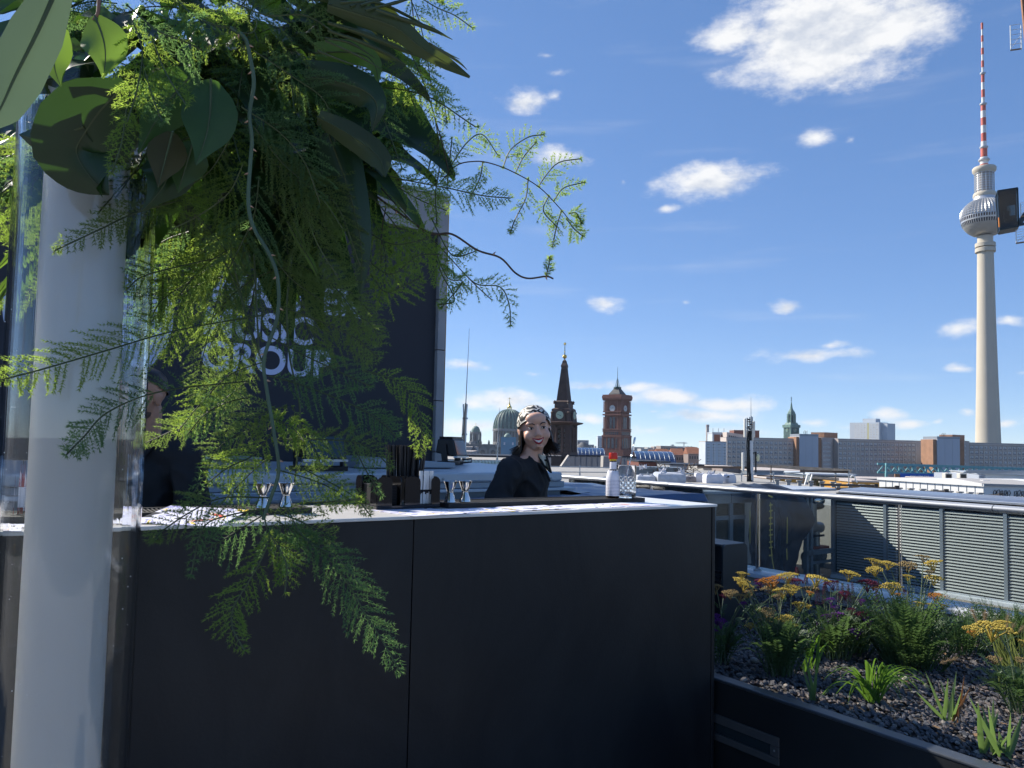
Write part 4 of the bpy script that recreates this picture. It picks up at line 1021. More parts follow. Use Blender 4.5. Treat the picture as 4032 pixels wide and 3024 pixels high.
g_pl = 'long grey panel housing blocks'
Yp = 420.0; px = Yp / F
t, L, H = slab('panel_block', 'grey concrete panel block with loggia grid behind the antenna mast', 2860, 1722, Yp, 3137, 1730, Yp, 12, M_plat, (6 * px, 13 * px, 15, 6, 18.3 * px, 18.6 * px, 11 * px, 7.5 * px, 's'), True, group=g_pl)
t, L, H = slab('panel_block', 'grey concrete panel block right of the blank cladding tower', 3300, 1728, 425, 3676, 1740, 445, 12, M_platd, (4 * px, 13 * px, 18, 6, 21.5 * px, 19.8 * px, 12.5 * px, 8 * px, 's'), True, group=g_pl)
t, L, H = slab('panel_block', 'grey concrete panel block at the right picture edge below the tv tower', 3817, 1744, 430, 4110, 1752, 440, 12, M_platd, (4 * px, 13 * px, 13, 6, 22.5 * px, 19.8 * px, 13 * px, 8 * px, 's'), True, group=g_pl)
for (a, b, y, lb, bl, br) in ((3148, 3222, 1708, 'blank grey cladding stair tower in the middle of the panel blocks', 3137, 3236), (3690, 3779, 1718, 'blank grey cladding stair tower left of the tv tower shaft', 3676, 3798)):
    t, L, H = facade_root('stair_tower', lb, 'building', a, y, 415, b, y + 2, 415, 'blank stair towers')
    MB().box(0, L, 0, 14, 0, H - 1.2).build('cladding', M_blank, t); MB().box(-.1, L + .1, -.1, 14, H - 1.2, H).build('parapet', M_metalgrey, t)
    for k in (1, 2): MB().box(L * k / 3, L * k / 3 + .06, -.06, .02, 0, H - 1.3).build('joint', M_metalgrey, t)
    w1, w2 = (a - bl) * px, (br - b) * px
    MB().box(-w1, -.02, .6, 13, 0, H - 1.6).build('brick_flank', M_brick, t); MB().box(L + .02, L + w2, .6, 13, 0, H - 2).build('brick_flank', M_brick, t)
    for k in range(3): MB().tube([(L * .35 + k * .8, 3, H), (L * .35 + k * .8, 3, H + 1.4), (L * .35 + k * .8 + .3, 3, H + 1.9)], .14, 8).build('vent_pipe', M_dark, t)
t, L, H = slab('panel_wing', 'oblique wing of the panel block with small windows', 3238, 1722, 418, 3296, 1730, 432, 10, M_platd, (1.0, 2.2, 9, 7, .95 * 10.5 / 9, 2.3, .55, .95, ''))
slab('panel_wing', 'narrow wing between stair tower and tv tower shaft', 3797, 1735, 420, 3817, 1742, 430, 10, M_platd, (.6, 2.2, 3, 5, .95, 2.4, .5, .95, ''))
t, L, H = slab('apartment_block', 'pale apartment block with wide dark windows at the left of the panel blocks', 2778, 1740, 400, 2860, 1741, 400, 14, M_hi, (5.5 * .132, 6 * .132, 4, 8, 21.5 * .132, 11.3 * .132, 13 * .132, 7.6 * .132, ''))
t, L, H = facade_root('brick_block', 'red brown rooftop block with antennas above the pale apartments', 'building', 2805, 1702, 470, 2862, 1702, 470)
MB().box(0, L, 0, 12, 0, H - .5).build('wall', M_hi, t)
for k in range(2): MB().box(L * .12 + k * L * .46, L * .12 + k * L * .46 + L * .40, -.15, .02, H - 6.2, H - 1.4).build('red_panel', M_redb2, t)
MB().box(-.2, L + .2, -.2, 12, H - .5, H).build('parapet', M_hi, t)
for k in range(3): MB().tube([(L * (.1 + .38 * k), 2, H), (L * (.1 + .38 * k), 2, H + 2.5)], .18, 6).build('antenna', M_galv, t)
t, L, H = facade_root('slanted_block', 'grey block with slanted window band left of the antenna mast', 'building', 2862, 1700, 460, 2930, 1712, 460)
MB().prism([(0, 0, 0), (L, 0, 0), (L, 0, H - .8), (0, 0, H + .6)], (0, 12, 0)).build('wall', M_plat, t)
for k in range(7): MB().box(L * .1 + k * L * .12, L * .1 + k * L * .12 + L * .09, -.1, .02, H - 2.6 - k * .2, H - 1.3 - k * .2).build('window', M_win, t)
t, L, H = facade_root('roof_hut', 'brown brick rooftop hut behind the antenna mast', 'building', 2890, 1694, 480, 2990, 1697, 480); MB().box(0, L, 0, 10, 0, H).build('wall', M_redb2, t); MB().box(-.1, L + .1, -.1, 10.1, H, H + .3).build('roof_edge', M_platd, t)
t, L, H = facade_root('roof_hut', 'orange brick rooftop hut right of the first stair tower', 'building', 3245, 1704, 440, 3298, 1706, 450); MB().box(0, L, 0, 8, 0, H).build('wall', M_brick, t); MB().box(-.1, L + .1, -.1, 8.1, H, H + .3).build('roof_edge', M_platd, t)
t, L, H = facade_root('roof_hut', 'orange brick rooftop hut left of the tv tower', 'building', 3750, 1713, 440, 3798, 1715, 445); MB().box(0, L, 0, 8, 0, H).build('wall', M_brick, t); MB().box(-.1, L + .1, -.1, 8.1, H, H + .3).build('roof_edge', M_platd, t)
a = atY(2786, 1672, 520); t = root('chimney', 'slim pale chimney left of the panel blocks', 'chimney', (a.x, a.y, GZ)); MB().lathe([(1.3, 0), (1.0, a.z - GZ)], 14).build('shaft', M_plat, t, True); MB().lathe([(1.15, a.z - GZ - 1.5), (1.15, a.z - GZ)], 14).build('rim', M_platd, t)
# white high-rise
t, L, H = facade_root('high_rise', 'white residential high rise behind the panel blocks', 'building', 3346, 1664, 900, 3426, 1664, 880)
kx = .293
MB().box(0, L, .05, 20, 0, H).build('wall', M_hi, t); MB().box(L, L + 12, -2.45, 16, 0, H + .1).build('wall_wing', M_hi, t); MB().box(L + 12, L + 18.5, 3, 20, 0, H - 1).build('wall_wing', M_hi, t)
MB().box(13.5, 29, 4, 14, H, H + 4.6).build('penthouse', M_hi, t); MB().tube([(20, 6, H + 4.5), (20, 6, H + 7)], .3, 6).build('antenna', M_galv, t)
MB().box(L - 3.5, L - .2, -.1, 0.1, 0, H - .5).build('stair_strip', mat('yellow_panel', (.42, .40, .22), .7), t)
add_windows(t, 5.8, H - 3.6, 4, 7, 3.75, 2.75, 2.7, 1.4); 
sbr = root('wing_front', None, None, (L + .5, -2.5, 0)); sbr.parent = t; add_windows(sbr, 1.0, H - 3.6, 3, 7, 3.5, 2.75, 2.2, 1.4)

# ------------------------------------------------------------------ tv tower
tb = atY(3891, 1745, 600.0); tt = root('tv_tower', 'tall concrete television tower with steel sphere and red white mast', 'tower', (tb.x, tb.y, GZ))
def tz(y): return atY(3880, y, 600.0).z - GZ
M_shaft = mat('pale_tower_concrete', (.52, .47, .38), .8, var=.06, scale=.05)
M_ball = mat('steel_panels', (.60, .60, .60), .30, .55, var=.12, scale=.15)
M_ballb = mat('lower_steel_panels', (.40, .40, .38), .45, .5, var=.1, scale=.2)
zs0, zs1 = tz(940), tz(770)
kr = 600.0 / F * .86
def wpx(p): return p * kr
prof = [(wpx(70), 0), (wpx(56), tz(1740) * .55), (wpx(51), tz(1740)), (wpx(44), tz(1500)), (wpx(38), tz(1250)), (wpx(33.5), tz(1000)), (wpx(33), tz(985))]
MB().lathe(prof, 48).build('shaft', M_shaft, tt, True)
for (y, r) in ((965, 42), (985, 42)): MB().lathe([(wpx(r - 1), tz(y + 9)), (wpx(r), tz(y + 8)), (wpx(r), tz(y - 6)), (wpx(r - 1), tz(y - 7))], 48).build('ring_deck', M_shaft, tt, True)
MB().lathe([(wpx(32), tz(986)), (wpx(32), tz(930))], 40).build('neck', M_shaft, tt, True)
zc, rb = tz(858), wpx(99)
sp_ = MB(); NA = 44
def ring(el): return rb * math.cos(el), zc + rb * .93 * math.sin(el)
rows = [R(d) for d in (2, 9, 16, 23, 30, 37, 44, 51, 58)]
for i in range(len(rows) - 1):
    for k in range(NA):
        a0, a1 = 2 * math.pi * k / NA, 2 * math.pi * (k + 1) / NA
        r0, z0_ = ring(rows[i]); r1, z1_ = ring(rows[i + 1]); rm, zm = ring((rows[i] + rows[i + 1]) / 2); am = (a0 + a1) / 2; rm += 1.0
        P4 = [(r0 * math.cos(a0), r0 * math.sin(a0), z0_), (r0 * math.cos(a1), r0 * math.sin(a1), z0_), (r1 * math.cos(a1), r1 * math.sin(a1), z1_), (r1 * math.cos(a0), r1 * math.sin(a0), z1_), (rm * math.cos(am), rm * math.sin(am), zm + .35)]
        sp_.pts(P4, [(0, 1, 4), (1, 2, 4), (2, 3, 4), (3, 0, 4)])
tag(sp_.build('faceted_panels', M_ball, tt), kind='stuff')
r0, z0_ = ring(R(57)); MB().lathe([(r0, z0_), (r0 * .86, z0_ + 2.0), (r0 * .84, tz(770))], 48).build('sphere_cap', M_ball, tt, True)
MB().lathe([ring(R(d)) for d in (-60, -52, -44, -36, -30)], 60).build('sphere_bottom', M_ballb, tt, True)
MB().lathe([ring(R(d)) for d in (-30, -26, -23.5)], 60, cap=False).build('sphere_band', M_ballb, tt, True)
MB().lathe([(ring(R(d))[0] - .25, ring(R(d))[1]) for d in (-23.5, -13)], 60, cap=False).build('window_band', M_win, tt, True)
MB().lathe([ring(R(d)) for d in (-13, -8.5)], 60, cap=False).build('sphere_band', M_ball, tt, True)
MB().lathe([(ring(R(d))[0] - .25, ring(R(d))[1]) for d in (-8.5, .5)], 60, cap=False).build('window_band', mat('bronze_window_glass', (.10, .05, .03), .15, .3, var=.5, scale=.4), tt, True)
MB().lathe([ring(R(d)) for d in (.5, 2)], 60, cap=False).build('sphere_band', M_ball, tt, True)
mu = MB()
for (e0, e1) in ((-23.5, -13), (-8.5, .5)):
    for k in range(60):
        a = 2 * math.pi * k / 60; r0, z0_ = ring(R(e0)); r1, z1_ = ring(R(e1)); mu.bar((r0 * math.cos(a), r0 * math.sin(a), z0_), (r1 * math.cos(a), r1 * math.sin(a), z1_), .45, .45)
tag(mu.build('mullions', M_ball, tt), kind='stuff')
MB().lathe([(wpx(46), tz(778)), (wpx(48), tz(774)), (wpx(47), tz(764)), (wpx(44), tz(760))], 40).build('collar', M_shaft, tt, True)
MB().lathe([(wpx(30), tz(770)), (wpx(30), tz(672))], 32).build('core', M_platd, tt)
cg = MB()
for k in range(9):
    z = tz(760 - k * 9.5); cg.lathe([(wpx(40), z - .35), (wpx(40.5), z), (wpx(40), z + .35), (wpx(37), z)], 32, cap=False)
for k in range(16): a = 2 * math.pi * k / 16; cg.tube([(wpx(40) * math.cos(a), wpx(40) * math.sin(a), tz(765)), (wpx(40) * math.cos(a), wpx(40) * math.sin(a), tz(674))], .28, 5)
tag(cg.build('antenna_cage', M_ltgrey, tt), kind='stuff')
MB().lathe([(wpx(40), tz(684)), (wpx(49), tz(675)), (wpx(49.5), tz(664)), (wpx(46), tz(660))], 40).build('top_platform', M_shaft, tt, True)
M_wht = mat('mast_white', (.75, .74, .72), .5, var=.05); M_rd = mat('mast_red', (.55, .10, .06), .5, var=.08)
seg = [(660, 648, 18, 'r'), (648, 620, 17, 'w'), (617, 585, 14, 'r'), (585, 558, 12, 'w'), (558, 525, 11, 'r'), (525, 495, 11, 'w'), (495, 465, 11, 'r'), (465, 438, 11, 'w'), (438, 412, 10.5, 'r'), (412, 384, 7, 'w'), (384, 354, 7.5, 'r'), (354, 325, 7, 'w'), (325, 293, 7, 'r'), (290, 265, 4.6, 'w'), (265, 240, 6, 'r'), (240, 215, 4.6, 'w'), (215, 190, 6, 'r'), (190, 165, 4.2, 'w'), (165, 141, 5.2, 'r'), (141, 116, 4, 'w'), (116, 91, 5, 'r')]
for (ya, yb, r, c) in seg: MB().lathe([(wpx(r), tz(ya)), (wpx(r), tz(yb))], 18).build('mast_segment', M_wht if c == 'w' else M_rd, tt, True)
for (y, r) in ((632, 24), (582, 18), (412, 15), (291, 12)): MB().lathe([(wpx(r - 4), tz(y + 4)), (wpx(r), tz(y)), (wpx(r), tz(y - 4)), (wpx(r - 5), tz(y - 4))], 24).build('mast_balcony', M_ltgrey, tt)

# ------------------------------------------------------------------ crane at the right edge
Yc = 55.0
def cp(x, y, d=0.0): return atY(x, y, Yc + d)
cr_b = cp(3935, 895); cn = root('tower_crane', 'dark crane cab with glazed front and mast parts at the right edge', 'crane', cr_b)
def cl_(x, y, d=0.0): return cp(x, y, d) - cr_b
M_cabgl = pane_mat('cab_glass', (.07, .10, .10), 1.0, .01)
M_cab = mat('cab_dark_green', (.012, .02, .02), .3, var=.1)
c00, c01, c10, c11 = cl_(3938, 902), cl_(3928, 752), cl_(4012, 888), cl_(4007, 740)
dp = Vector((.62, 1.2, 0))
for (p, q) in ((c00, c01), (c01, c11), (c11, c10), (c10, c00), (c00 + dp, c01 + dp), (c01 + dp, c11 + dp), (c11 + dp, c10 + dp), (c00, c00 + dp), (c01, c01 + dp), (c10, c10 + dp), (c11, c11 + dp)): MB().bar(p, q, .06).build('cab_bar', M_cab, cn)
MB().poly([c00, c10, c11, c01]).build('windscreen', M_cabgl, cn); MB().poly([c00, c00 + dp, c01 + dp, c01]).build('side_window', pane_mat('cab_side_glass', (.06, .08, .08), .25, .01), cn)
MB().prism([c00, c10, c10 + dp, c00 + dp], (0, 0, -.09)).build('cab_floor', M_cab, cn); MB().prism([c01, c11, c11 + dp, c01 + dp], (0, 0, .06)).build('cab_roof', M_cab, cn)
lo = .46; MB().prism([c00 + dp, c10 + dp, c10 + dp + (c11 - c10) * .42, c00 + dp + (c01 - c00) * .42], (0, .05, 0)).build('back_wall', M_cab, cn)
MB().prism([c01 + dp, c11 + dp, c11 + dp + (c10 - c11) * .3, c01 + dp + (c00 - c01) * .3], (0, .05, 0)).build('back_wall', M_cab, cn); ml = (c01 - c00)
MB().prism([c00 + dp + ml * .42, c00 + dp + ml * .42 + (c10 - c00) * .56, c00 + dp + ml * .7 + (c10 - c00) * .56, c00 + dp + ml * .7], (0, .05, 0)).build('back_wall', M_cab, cn)
M_tan = mat('tan_upholstery', (.30, .18, .10), .8, var=.2)
sc_ = (c00 + c10) / 2 + dp * .45
MB().box(-.25, .2, -.2, .2, .55, .72).build('seat', M_dark, cn, bevel=.04, loc=sc_); MB().box(-.22, .18, .12, .24, .7, 1.45).build('seat_back', M_dark, cn, bevel=.04, loc=sc_)
MB().bar(c00 + (c01 - c00) * .05 + Vector((-.05, -.02, 0)), c00 + (c01 - c00) * .3 + Vector((-.05, -.02, 0)), .07).build('orange_marker', mat('orange_paint', (.6, .2, .02), .5), cn)
M_crane = mat('rusty_orange_mast', (.28, .12, .05), .6, var=.2)
mx0, mx1 = cl_(4105, 930, 1), cl_(4020, -60, 1)
for dx in (0, 1.4):
    for dy in (0, 1.4): MB().bar(mx0 + Vector((dx + dy * .75, dy, 0)), mx1 + Vector((dx + dy * .75, dy, 0)), .16).build('mast_leg', M_crane, cn)
for k in range(16):
    a = mx0 + (mx1 - mx0) * (k / 16); b = mx0 + (mx1 - mx0) * ((k + 1) / 16)
    MB().bar(a, b + Vector((1.4, 0, 0)), .07).build('mast_brace', M_crane, cn); MB().bar(a, a + Vector((1.4, 0, 0)), .07).build('mast_brace', M_crane, cn)
MB().bar(cl_(4012, 880, .5), cl_(4100, 760, .8), .22, .3).build('cab_arm', M_cab, cn); MB().bar(cl_(4000, 888, .5), cl_(4105, 868, .8), .2, .2).build('cab_arm', M_cab, cn)
def cage(x0, y0, x1, y1, nm):
    gp = MB()
    for (x, y) in ((x0, 0), (x1, 0)): gp.bar(cl_(x, y0), cl_(x + 2, y1), .045)
    for k in range(5): gp.bar(cl_(x0, y0 + (y1 - y0) * k / 5), cl_(x1, y0 + (y1 - y0) * k / 5 - 6), .03)
    for (x, y) in ((x0, 0), (x1, 0)): gp.bar(cl_(x, y0, .8), cl_(x + 2, y1, .8), .045)
    for k in (0, 2, 4):
        for x in (x0, x1): gp.bar(cl_(x, y0 + (y1 - y0) * k / 5), cl_(x, y0 + (y1 - y0) * k / 5, .8), .03)
    gp.bar(cl_(x0, y1), cl_(x1, y0 + (y1 - y0) * .4), .03); gp.build('cage_rails', M_whitepaint, cn)
    MB().prism([cl_(x0, y1), cl_(x1, y1 - 6), cl_(x1, y1 - 6, .8), cl_(x0, y1, .8)], (0, 0, -.12)).build('cage_floor', M_tan, cn)
cage(3978, 100, 4020, 195, 'a'); cage(4000, 905, 4040, 955, 'b'); cage(4018, 800, 4045, 850, 'c')
# the crane stands on the ground
MB().bar(mx0 + Vector((.7, .7, 0)), Vector((mx0.x + .7, mx0.y + .7, GZ - cr_b.z)), 1.5).build('mast_base', M_crane, cn)

# ------------------------------------------------------------------ brown church tower (square, turned)
Yb = 260.0; kb = Yb / F
cb0 = atY(2217, 1790, Yb); ch = root('church_tower', 'dark brown church tower with clock gables and tall obelisk spire', 'tower', (cb0.x, cb0.y, GZ), R(-24))
def bz(y): return atY(2217, y, Yb).z - GZ
def sq(prof, nm, mt, parent=ch, a0=R(45), sm=False, c=(0, 0, 0)): return MB().lathe([(r * math.sqrt(2), z) for r, z in prof], 4, c, a0).build(nm, mt, parent, sm)
hw = 43 * kb
sq([(hw + .6, 0), (hw + .6, bz(1800)), (hw + .2, bz(1795)), (hw, bz(1778))], 'lower_stage', M_brownd)
for sx in (-1, 1):
    for sy in (-1, 1):
        MB().box(sx * hw - (1.9 if sx > 0 else 0), sx * hw + (0 if sx > 0 else 1.9), sy * hw - (1.9 if sy > 0 else 0), sy * hw + (0 if sy > 0 else 1.9), bz(1779), bz(1672)).build('belfry_pier', M_brownd, ch)
        MB().lathe([(.55, bz(1779)), (.5, bz(1690)), (.7, bz(1684))], 10, (sx * (hw - 2.6), sy * (hw + .1), 0)).build('column', M_brown, ch, True)
        MB().lathe([(.55, bz(1779)), (.5, bz(1690)), (.7, bz(1684))], 10, (sx * (hw + .1), sy * (hw - 2.6), 0)).build('column', M_brown, ch, True)
MB().box(-.5, .5, -.5, .5, bz(1779), bz(1672)).build('bell_frame', M_brownd, ch)
br = MB()
for k in range(5):
    z = bz(1775 - k * 19); br.bar((-hw + 1, -1, z), (hw - 1, -1, z), .25); br.bar((-hw + 1.5, -1, z), (hw - 1.5, 1, z + 1.6), .2); br.bar((hw - 1.5, -1.5, z), (-hw + 1.5, -1.5, z + 1.6), .2); br.bar((-1, -hw + 1, z), (-1, hw - 1, z), .25)
for k in range(4): br.bar((-hw + 2 + k * 1.6, -1.4, bz(1779)), (-hw + 2 + k * 1.6, -1.4, bz(1680)), .2)
tag(br.build('bell_scaffold', M_galv, ch), kind='stuff')
sq([(hw - .6, bz(1690)), (hw - .6, bz(1672))], 'lintel', M_brownd)
sq([(hw, bz(1674)), (hw + 1.4, bz(1668)), (hw + 1.6, bz(1663)), (hw + .4, bz(1661))], 'cornice', M_brown)
sq([(hw - .4, bz(1662)), (hw - .5, bz(1612)), (hw - 1.3, bz(1606))], 'clock_stage', M_brown)
sq([(hw - .2, bz(1661)), (hw - .2, bz(1650))], 'plinth_band', M_brownd)
M_dial = mat('pale_green_dial', (.45, .55, .42), .6, var=.08)
for k in range(4):
    gq = root('clock_gable', None, None, (0, 0, bz(1636)), k * math.pi / 2); gq.parent = ch
    MB().prism([(-1.8, -hw - .15, -2.2), (1.8, -hw - .15, -2.2), (1.8, -hw - .15, .8), (1.2, -hw - .15, 1.6), (0, -hw - .15, 1.95), (-1.2, -hw - .15, 1.6), (-1.8, -hw - .15, .8)], (0, 1.6, 0)).build('gable', M_brown, gq)
    MB().prism([(1.32 * math.cos(2 * math.pi * i / 32), -hw - .17, 1.32 * math.sin(2 * math.pi * i / 32)) for i in range(32)], (0, -.1, 0)).build('dial', M_dial, gq)
    for i in range(12):
        a = 2 * math.pi * i / 12; MB().bar((1.02 * math.cos(a), -hw - .3, 1.02 * math.sin(a)), (1.22 * math.cos(a), -hw - .3, 1.22 * math.sin(a)), .09, .05, up=(0, 1, 0)).build('hour_mark', M_gold, gq)
    MB().bar((0, -hw - .32, 0), (.55, -hw - .32, -.35), .13, .05, up=(0, 1, 0)).build('hour_hand', M_dark, gq); MB().bar((0, -hw - .32, 0), (-.95, -hw - .32, .28), .1, .05, up=(0, 1, 0)).build('minute_hand', M_dark, gq)
sq([(hw - 1.3, bz(1607)), (29 * kb, bz(1600)), (27 * kb, bz(1586)), (30 * kb, bz(1583)), (25 * kb, bz(1578))], 'upper_stage', M_brown)
for sx in (-1, 1):
    for sy in (-1, 1):
        MB().lathe([(.5, bz(1592)), (.3, bz(1588)), (.5, bz(1584)), (.2, bz(1578))], 10, (sx * 29 * kb, sy * 29 * kb, 0)).build('urn', M_brown, ch, True)
        MB().lathe([(.9, bz(1660)), (.6, bz(1632)), (.8, bz(1625)), (.2, bz(1618))], 10, (sx * (hw - .8), sy * (hw - .8), 0)).build('urn', M_brown, ch, True)
sq([(23.5 * kb, bz(1584)), (10 * kb, bz(1448)), (11.5 * kb, bz(1446)), (11.5 * kb, bz(1440)), (8 * kb, bz(1430)), (6.5 * kb, bz(1422)), (2.5 * kb, bz(1416))], 'spire', M_brown)
for k in range(4):
    gq = root('spire_panel', None, None, (0, 0, 0), k * math.pi / 2); gq.parent = ch
    MB().pts([(-19 * kb, -23.6 * kb, bz(1580)), (19 * kb, -23.6 * kb, bz(1580)), (8 * kb, -10.7 * kb, bz(1455)), (-8 * kb, -10.7 * kb, bz(1455))], [(0, 1, 2, 3)]).build('panel_face', M_brownd, gq)
MB().lathe([(.25, bz(1418)), (.12, bz(1360))], 8).build('finial_rod', M_copper, ch); MB().sph((0, 0, bz(1404)), 8.6 * kb, 18, 12).build('gilded_ball', M_gold, ch, True); MB().sph((0, 0, bz(1386)), 2.5 * kb, 10, 8).build('gilded_knob', M_gold, ch, True)
sn = MB()
for i in range(12): a = 2 * math.pi * i / 12; sn.bar((0, 0, bz(1354)), (math.cos(a) * 6 * kb, 0, bz(1354) + math.sin(a) * 6 * kb), .12)
sn.sph((0, 0, bz(1354)), 2.6 * kb, 10, 8); sn.build('sun_vane', M_gold, ch)

# ------------------------------------------------------------------ red brick town hall tower
Yr = 620.0; kr2 = Yr / F; S = 83 * kr2; h = S / 2
fc = atY(2443, 1780, Yr); ang = R(-38); ex_, ey_ = Vector((math.cos(ang), math.sin(ang), 0)), Vector((-math.sin(ang), math.cos(ang), 0))
rc_ = Vector((fc.x, fc.y, 0)) - ex_ * h + ey_ * h
rt = root('town_hall_tower', 'square red brick town hall tower with clocks and corner galleries', 'tower', (rc_.x, rc_.y, GZ), ang)
def rz_(y): return atY(2443, y, Yr).z - GZ
def rsq(hw_, y0, y1, nm, mt): return MB().box(-hw_, hw_, -hw_, hw_, rz_(y0), rz_(y1)).build(nm, mt, rt)
rsq(h * .86, 1735, 1575, 'shaft_core', M_redb)
MB().box(-h * 1.02, h * 1.02, -h * 1.02, h * 1.02, 0, rz_(1716)).build('lower_shaft', M_redb, rt)
MB().box(-h, h * 1.35, -h * 1.1, h * 1.1, 0, rz_(1772)).build('base_block', M_redb, rt)
for (y0, y1, q) in ((1720, 1714, 1.06), (1700, 1695, 1.02), (1692, 1688, 1.04), (1635, 1629, 1.02), (1622, 1618, 1.0), (1572, 1566, 1.05), (1566, 1558, 1.08), (1558, 1552, 1.04)): rsq(h * q, y0, y1, 'string_course', M_redb2)
rsq(h * .97, 1716, 1692, 'arcade_band', M_redb); rsq(h * 1.0, 1576, 1560, 'parapet', M_redb)
dn = MB()
for k in range(4):
    m_ = Matrix.Rotation(k * math.pi / 2, 3, 'Z')
    for i in range(19):
        x = -h * .97 + i * h * 1.94 / 18; c = [m_ @ Vector(p) for p in ((x - .2, -h * 1.03, rz_(1572)), (x + .2, -h * 1.03, rz_(1572)), (x + .2, -h * 1.03, rz_(1567)), (x - .2, -h * 1.03, rz_(1567)))]
        dn.prism(c, m_ @ Vector((0, -.35, 0)))
tag(dn.build('dentils', M_redb2, rt), kind='stuff')
for sx in (-1, 1):
    for sy in (-1, 1):
        for (y0, y1) in ((1622, 1578), (1688, 1640)):
            for (dx, dy) in ((.9, .9), (.9, .62), (.62, .9), (.75, .9), (.9, .75)):
                MB().tube([(sx * h * dx * 1.05, sy * h * dy * 1.05, rz_(y0)), (sx * h * dx * 1.05, sy * h * dy * 1.05, rz_(y1))], .28, 8).build('gallery_column', M_redb2, rt, True)
for k in range(4):
    fq = root('tower_face', None, None, (0, 0, 0), k * math.pi / 2); fq.parent = rt; y = -h * .86
    MB().prism([(2.55 * math.cos(2 * math.pi * i / 32), y - .35, rz_(1607) + 2.55 * math.sin(2 * math.pi * i / 32)) for i in range(32)], (0, -.2, 0)).build('dial', mat('grey_dial', (.50, .52, .52), .6, var=.05), fq)
    MB().prism([(3.1 * math.cos(2 * math.pi * i / 32), y - .05, rz_(1607) + 3.1 * math.sin(2 * math.pi * i / 32)) for i in range(32)], (0, -.25, 0)).build('dial_surround', M_redb2, fq)
    MB().bar((0, y - .62, rz_(1607)), (.9, y - .62, rz_(1607) + 1.0), .2, .06, up=(0, 1, 0)).build('hour_hand', M_dark, fq); MB().bar((0, y - .62, rz_(1607)), (-1.8, y - .62, rz_(1607) + .5), .16, .06, up=(0, 1, 0)).build('minute_hand', M_dark, fq)
    def arch(x, w, z0, z1, yy, nm, mt, par): MB().prism([(x - w, yy, z0), (x + w, yy, z0), (x + w, yy, z1 - w)] + [(x + w * math.cos(a), yy, z1 - w + w * math.sin(a)) for a in (.5, 1.05, 1.57, 2.1, 2.6)] + [(x - w, yy, z1 - w)], (0, -.12, 0)).build(nm, mt, par)
    for x in (-1.5, 1.5): arch(x, 1.0, rz_(1690), rz_(1640), y - .1, 'arched_window', M_win, fq)
    for x in (-2.3, 1.2): arch(x, 1.1, rz_(1765), rz_(1724), -h * 1.02 - .05, 'arched_window', M_win, fq)
    for x in (-5.6, 4.6): arch(x, .6, rz_(1765), rz_(1728), -h * 1.02 - .05, 'arched_window', M_win, fq)
    for i in range(7): arch(-5.4 + i * 1.8, .5, rz_(1712), rz_(1696), -h * .97 - .05, 'arched_window', M_win, fq)
    for x in (-h * .98, -h * .52, h * .52, h * .98): MB().box(x - .35, x + .35, -h * 1.04, -h * .9, 0, rz_(1716)).build('buttress', M_redb2, fq)
    for x in (-h * .55, h * .55): MB().box(x - .4, x + .4, y - .55, y + .2, rz_(1692), rz_(1575)).build('pilaster', M_redb2, fq)
MB().lathe([(h * .62 * 1.414, rz_(1552)), (h * .56 * 1.414, rz_(1546)), (h * .28 * 1.414, rz_(1528)), (h * .26 * 1.414, rz_(1524))], 4, (0, 0, 0), R(45)).build('roof', M_slate, rt)
MB().lathe([(2.2, rz_(1528)), (3.1, rz_(1526)), (3.1, rz_(1520)), (2.9, rz_(1520))], 12).build('roof_gallery', M_copperd, rt)
ms = MB()
for a in range(4):
    c_, s_ = math.cos(a * math.pi / 2 + .78), math.sin(a * math.pi / 2 + .78); ms.bar((c_ * 2, s_ * 2, rz_(1522)), (c_ * .4, s_ * .4, rz_(1488)), .25)
for k in range(6):
    z = rz_(1518 - k * 5); q = 2 - k * .3
    for a in range(4): ms.bar((q * math.cos(a * 1.57 + .78), q * math.sin(a * 1.57 + .78), z), (q * math.cos(a * 1.57 + 2.35), q * math.sin(a * 1.57 + 2.35), z), .15)
ms.tube([(0, 0, rz_(1524)), (0, 0, rz_(1440))], [.35, .12], 8); ms.build('flag_mast', M_copperd, rt)

# ------------------------------------------------------------------ cathedral domes
Yd = 1050.0; kd = Yd / F
def dome_root(x, label): 
    p = atY(x, 1750, Yd); return root('cathedral_dome' , label, 'dome', (p.x, p.y, GZ), 0, 'cathedral domes')
def dz(y): return atY(2000, y, Yd).z - GZ
dm = dome_root(2003, 'large ribbed green copper dome with gilded lantern and cross')
R0 = 61 * kd; pr = []
for i in range(13): a = R(90) * i / 12; pr.append((R0 * math.cos(a) ** .8 if i < 12 else 3.0, dz(1690) + (dz(1612) - dz(1690)) * math.sin(a)))
MB().lathe(pr, 64).build('dome_shell', M_copperd, dm, True)
ribm = MB()
for k in range(24):
    a = 2 * math.pi * k / 24; ribm.tube([((r + .15) * math.cos(a), (r + .15) * math.sin(a), z) for r, z in pr], [.75] * 9 + [.55, .5, .4, .35], 6)
ribm.build('dome_ribs', M_copper, dm)
for k in range(8):
    a = 2 * math.pi * (k + .5) / 8; MB().sph((R0 * .93 * math.cos(a), R0 * .93 * math.sin(a), dz(1684)), (2.2, 2.2, 3.5), 10, 8).build('dormer', M_copperd, dm)
MB().lathe([(R0 + 1.0, dz(1700)), (R0 + 1.4, dz(1694)), (R0 + 1.2, dz(1690)), (R0, dz(1689))], 48).build('dome_cornice', M_domst, dm)
MB().lathe([(R0 - 2.5, dz(1760)), (R0 - 2.5, dz(1699))], 48).build('drum', M_domd, dm)
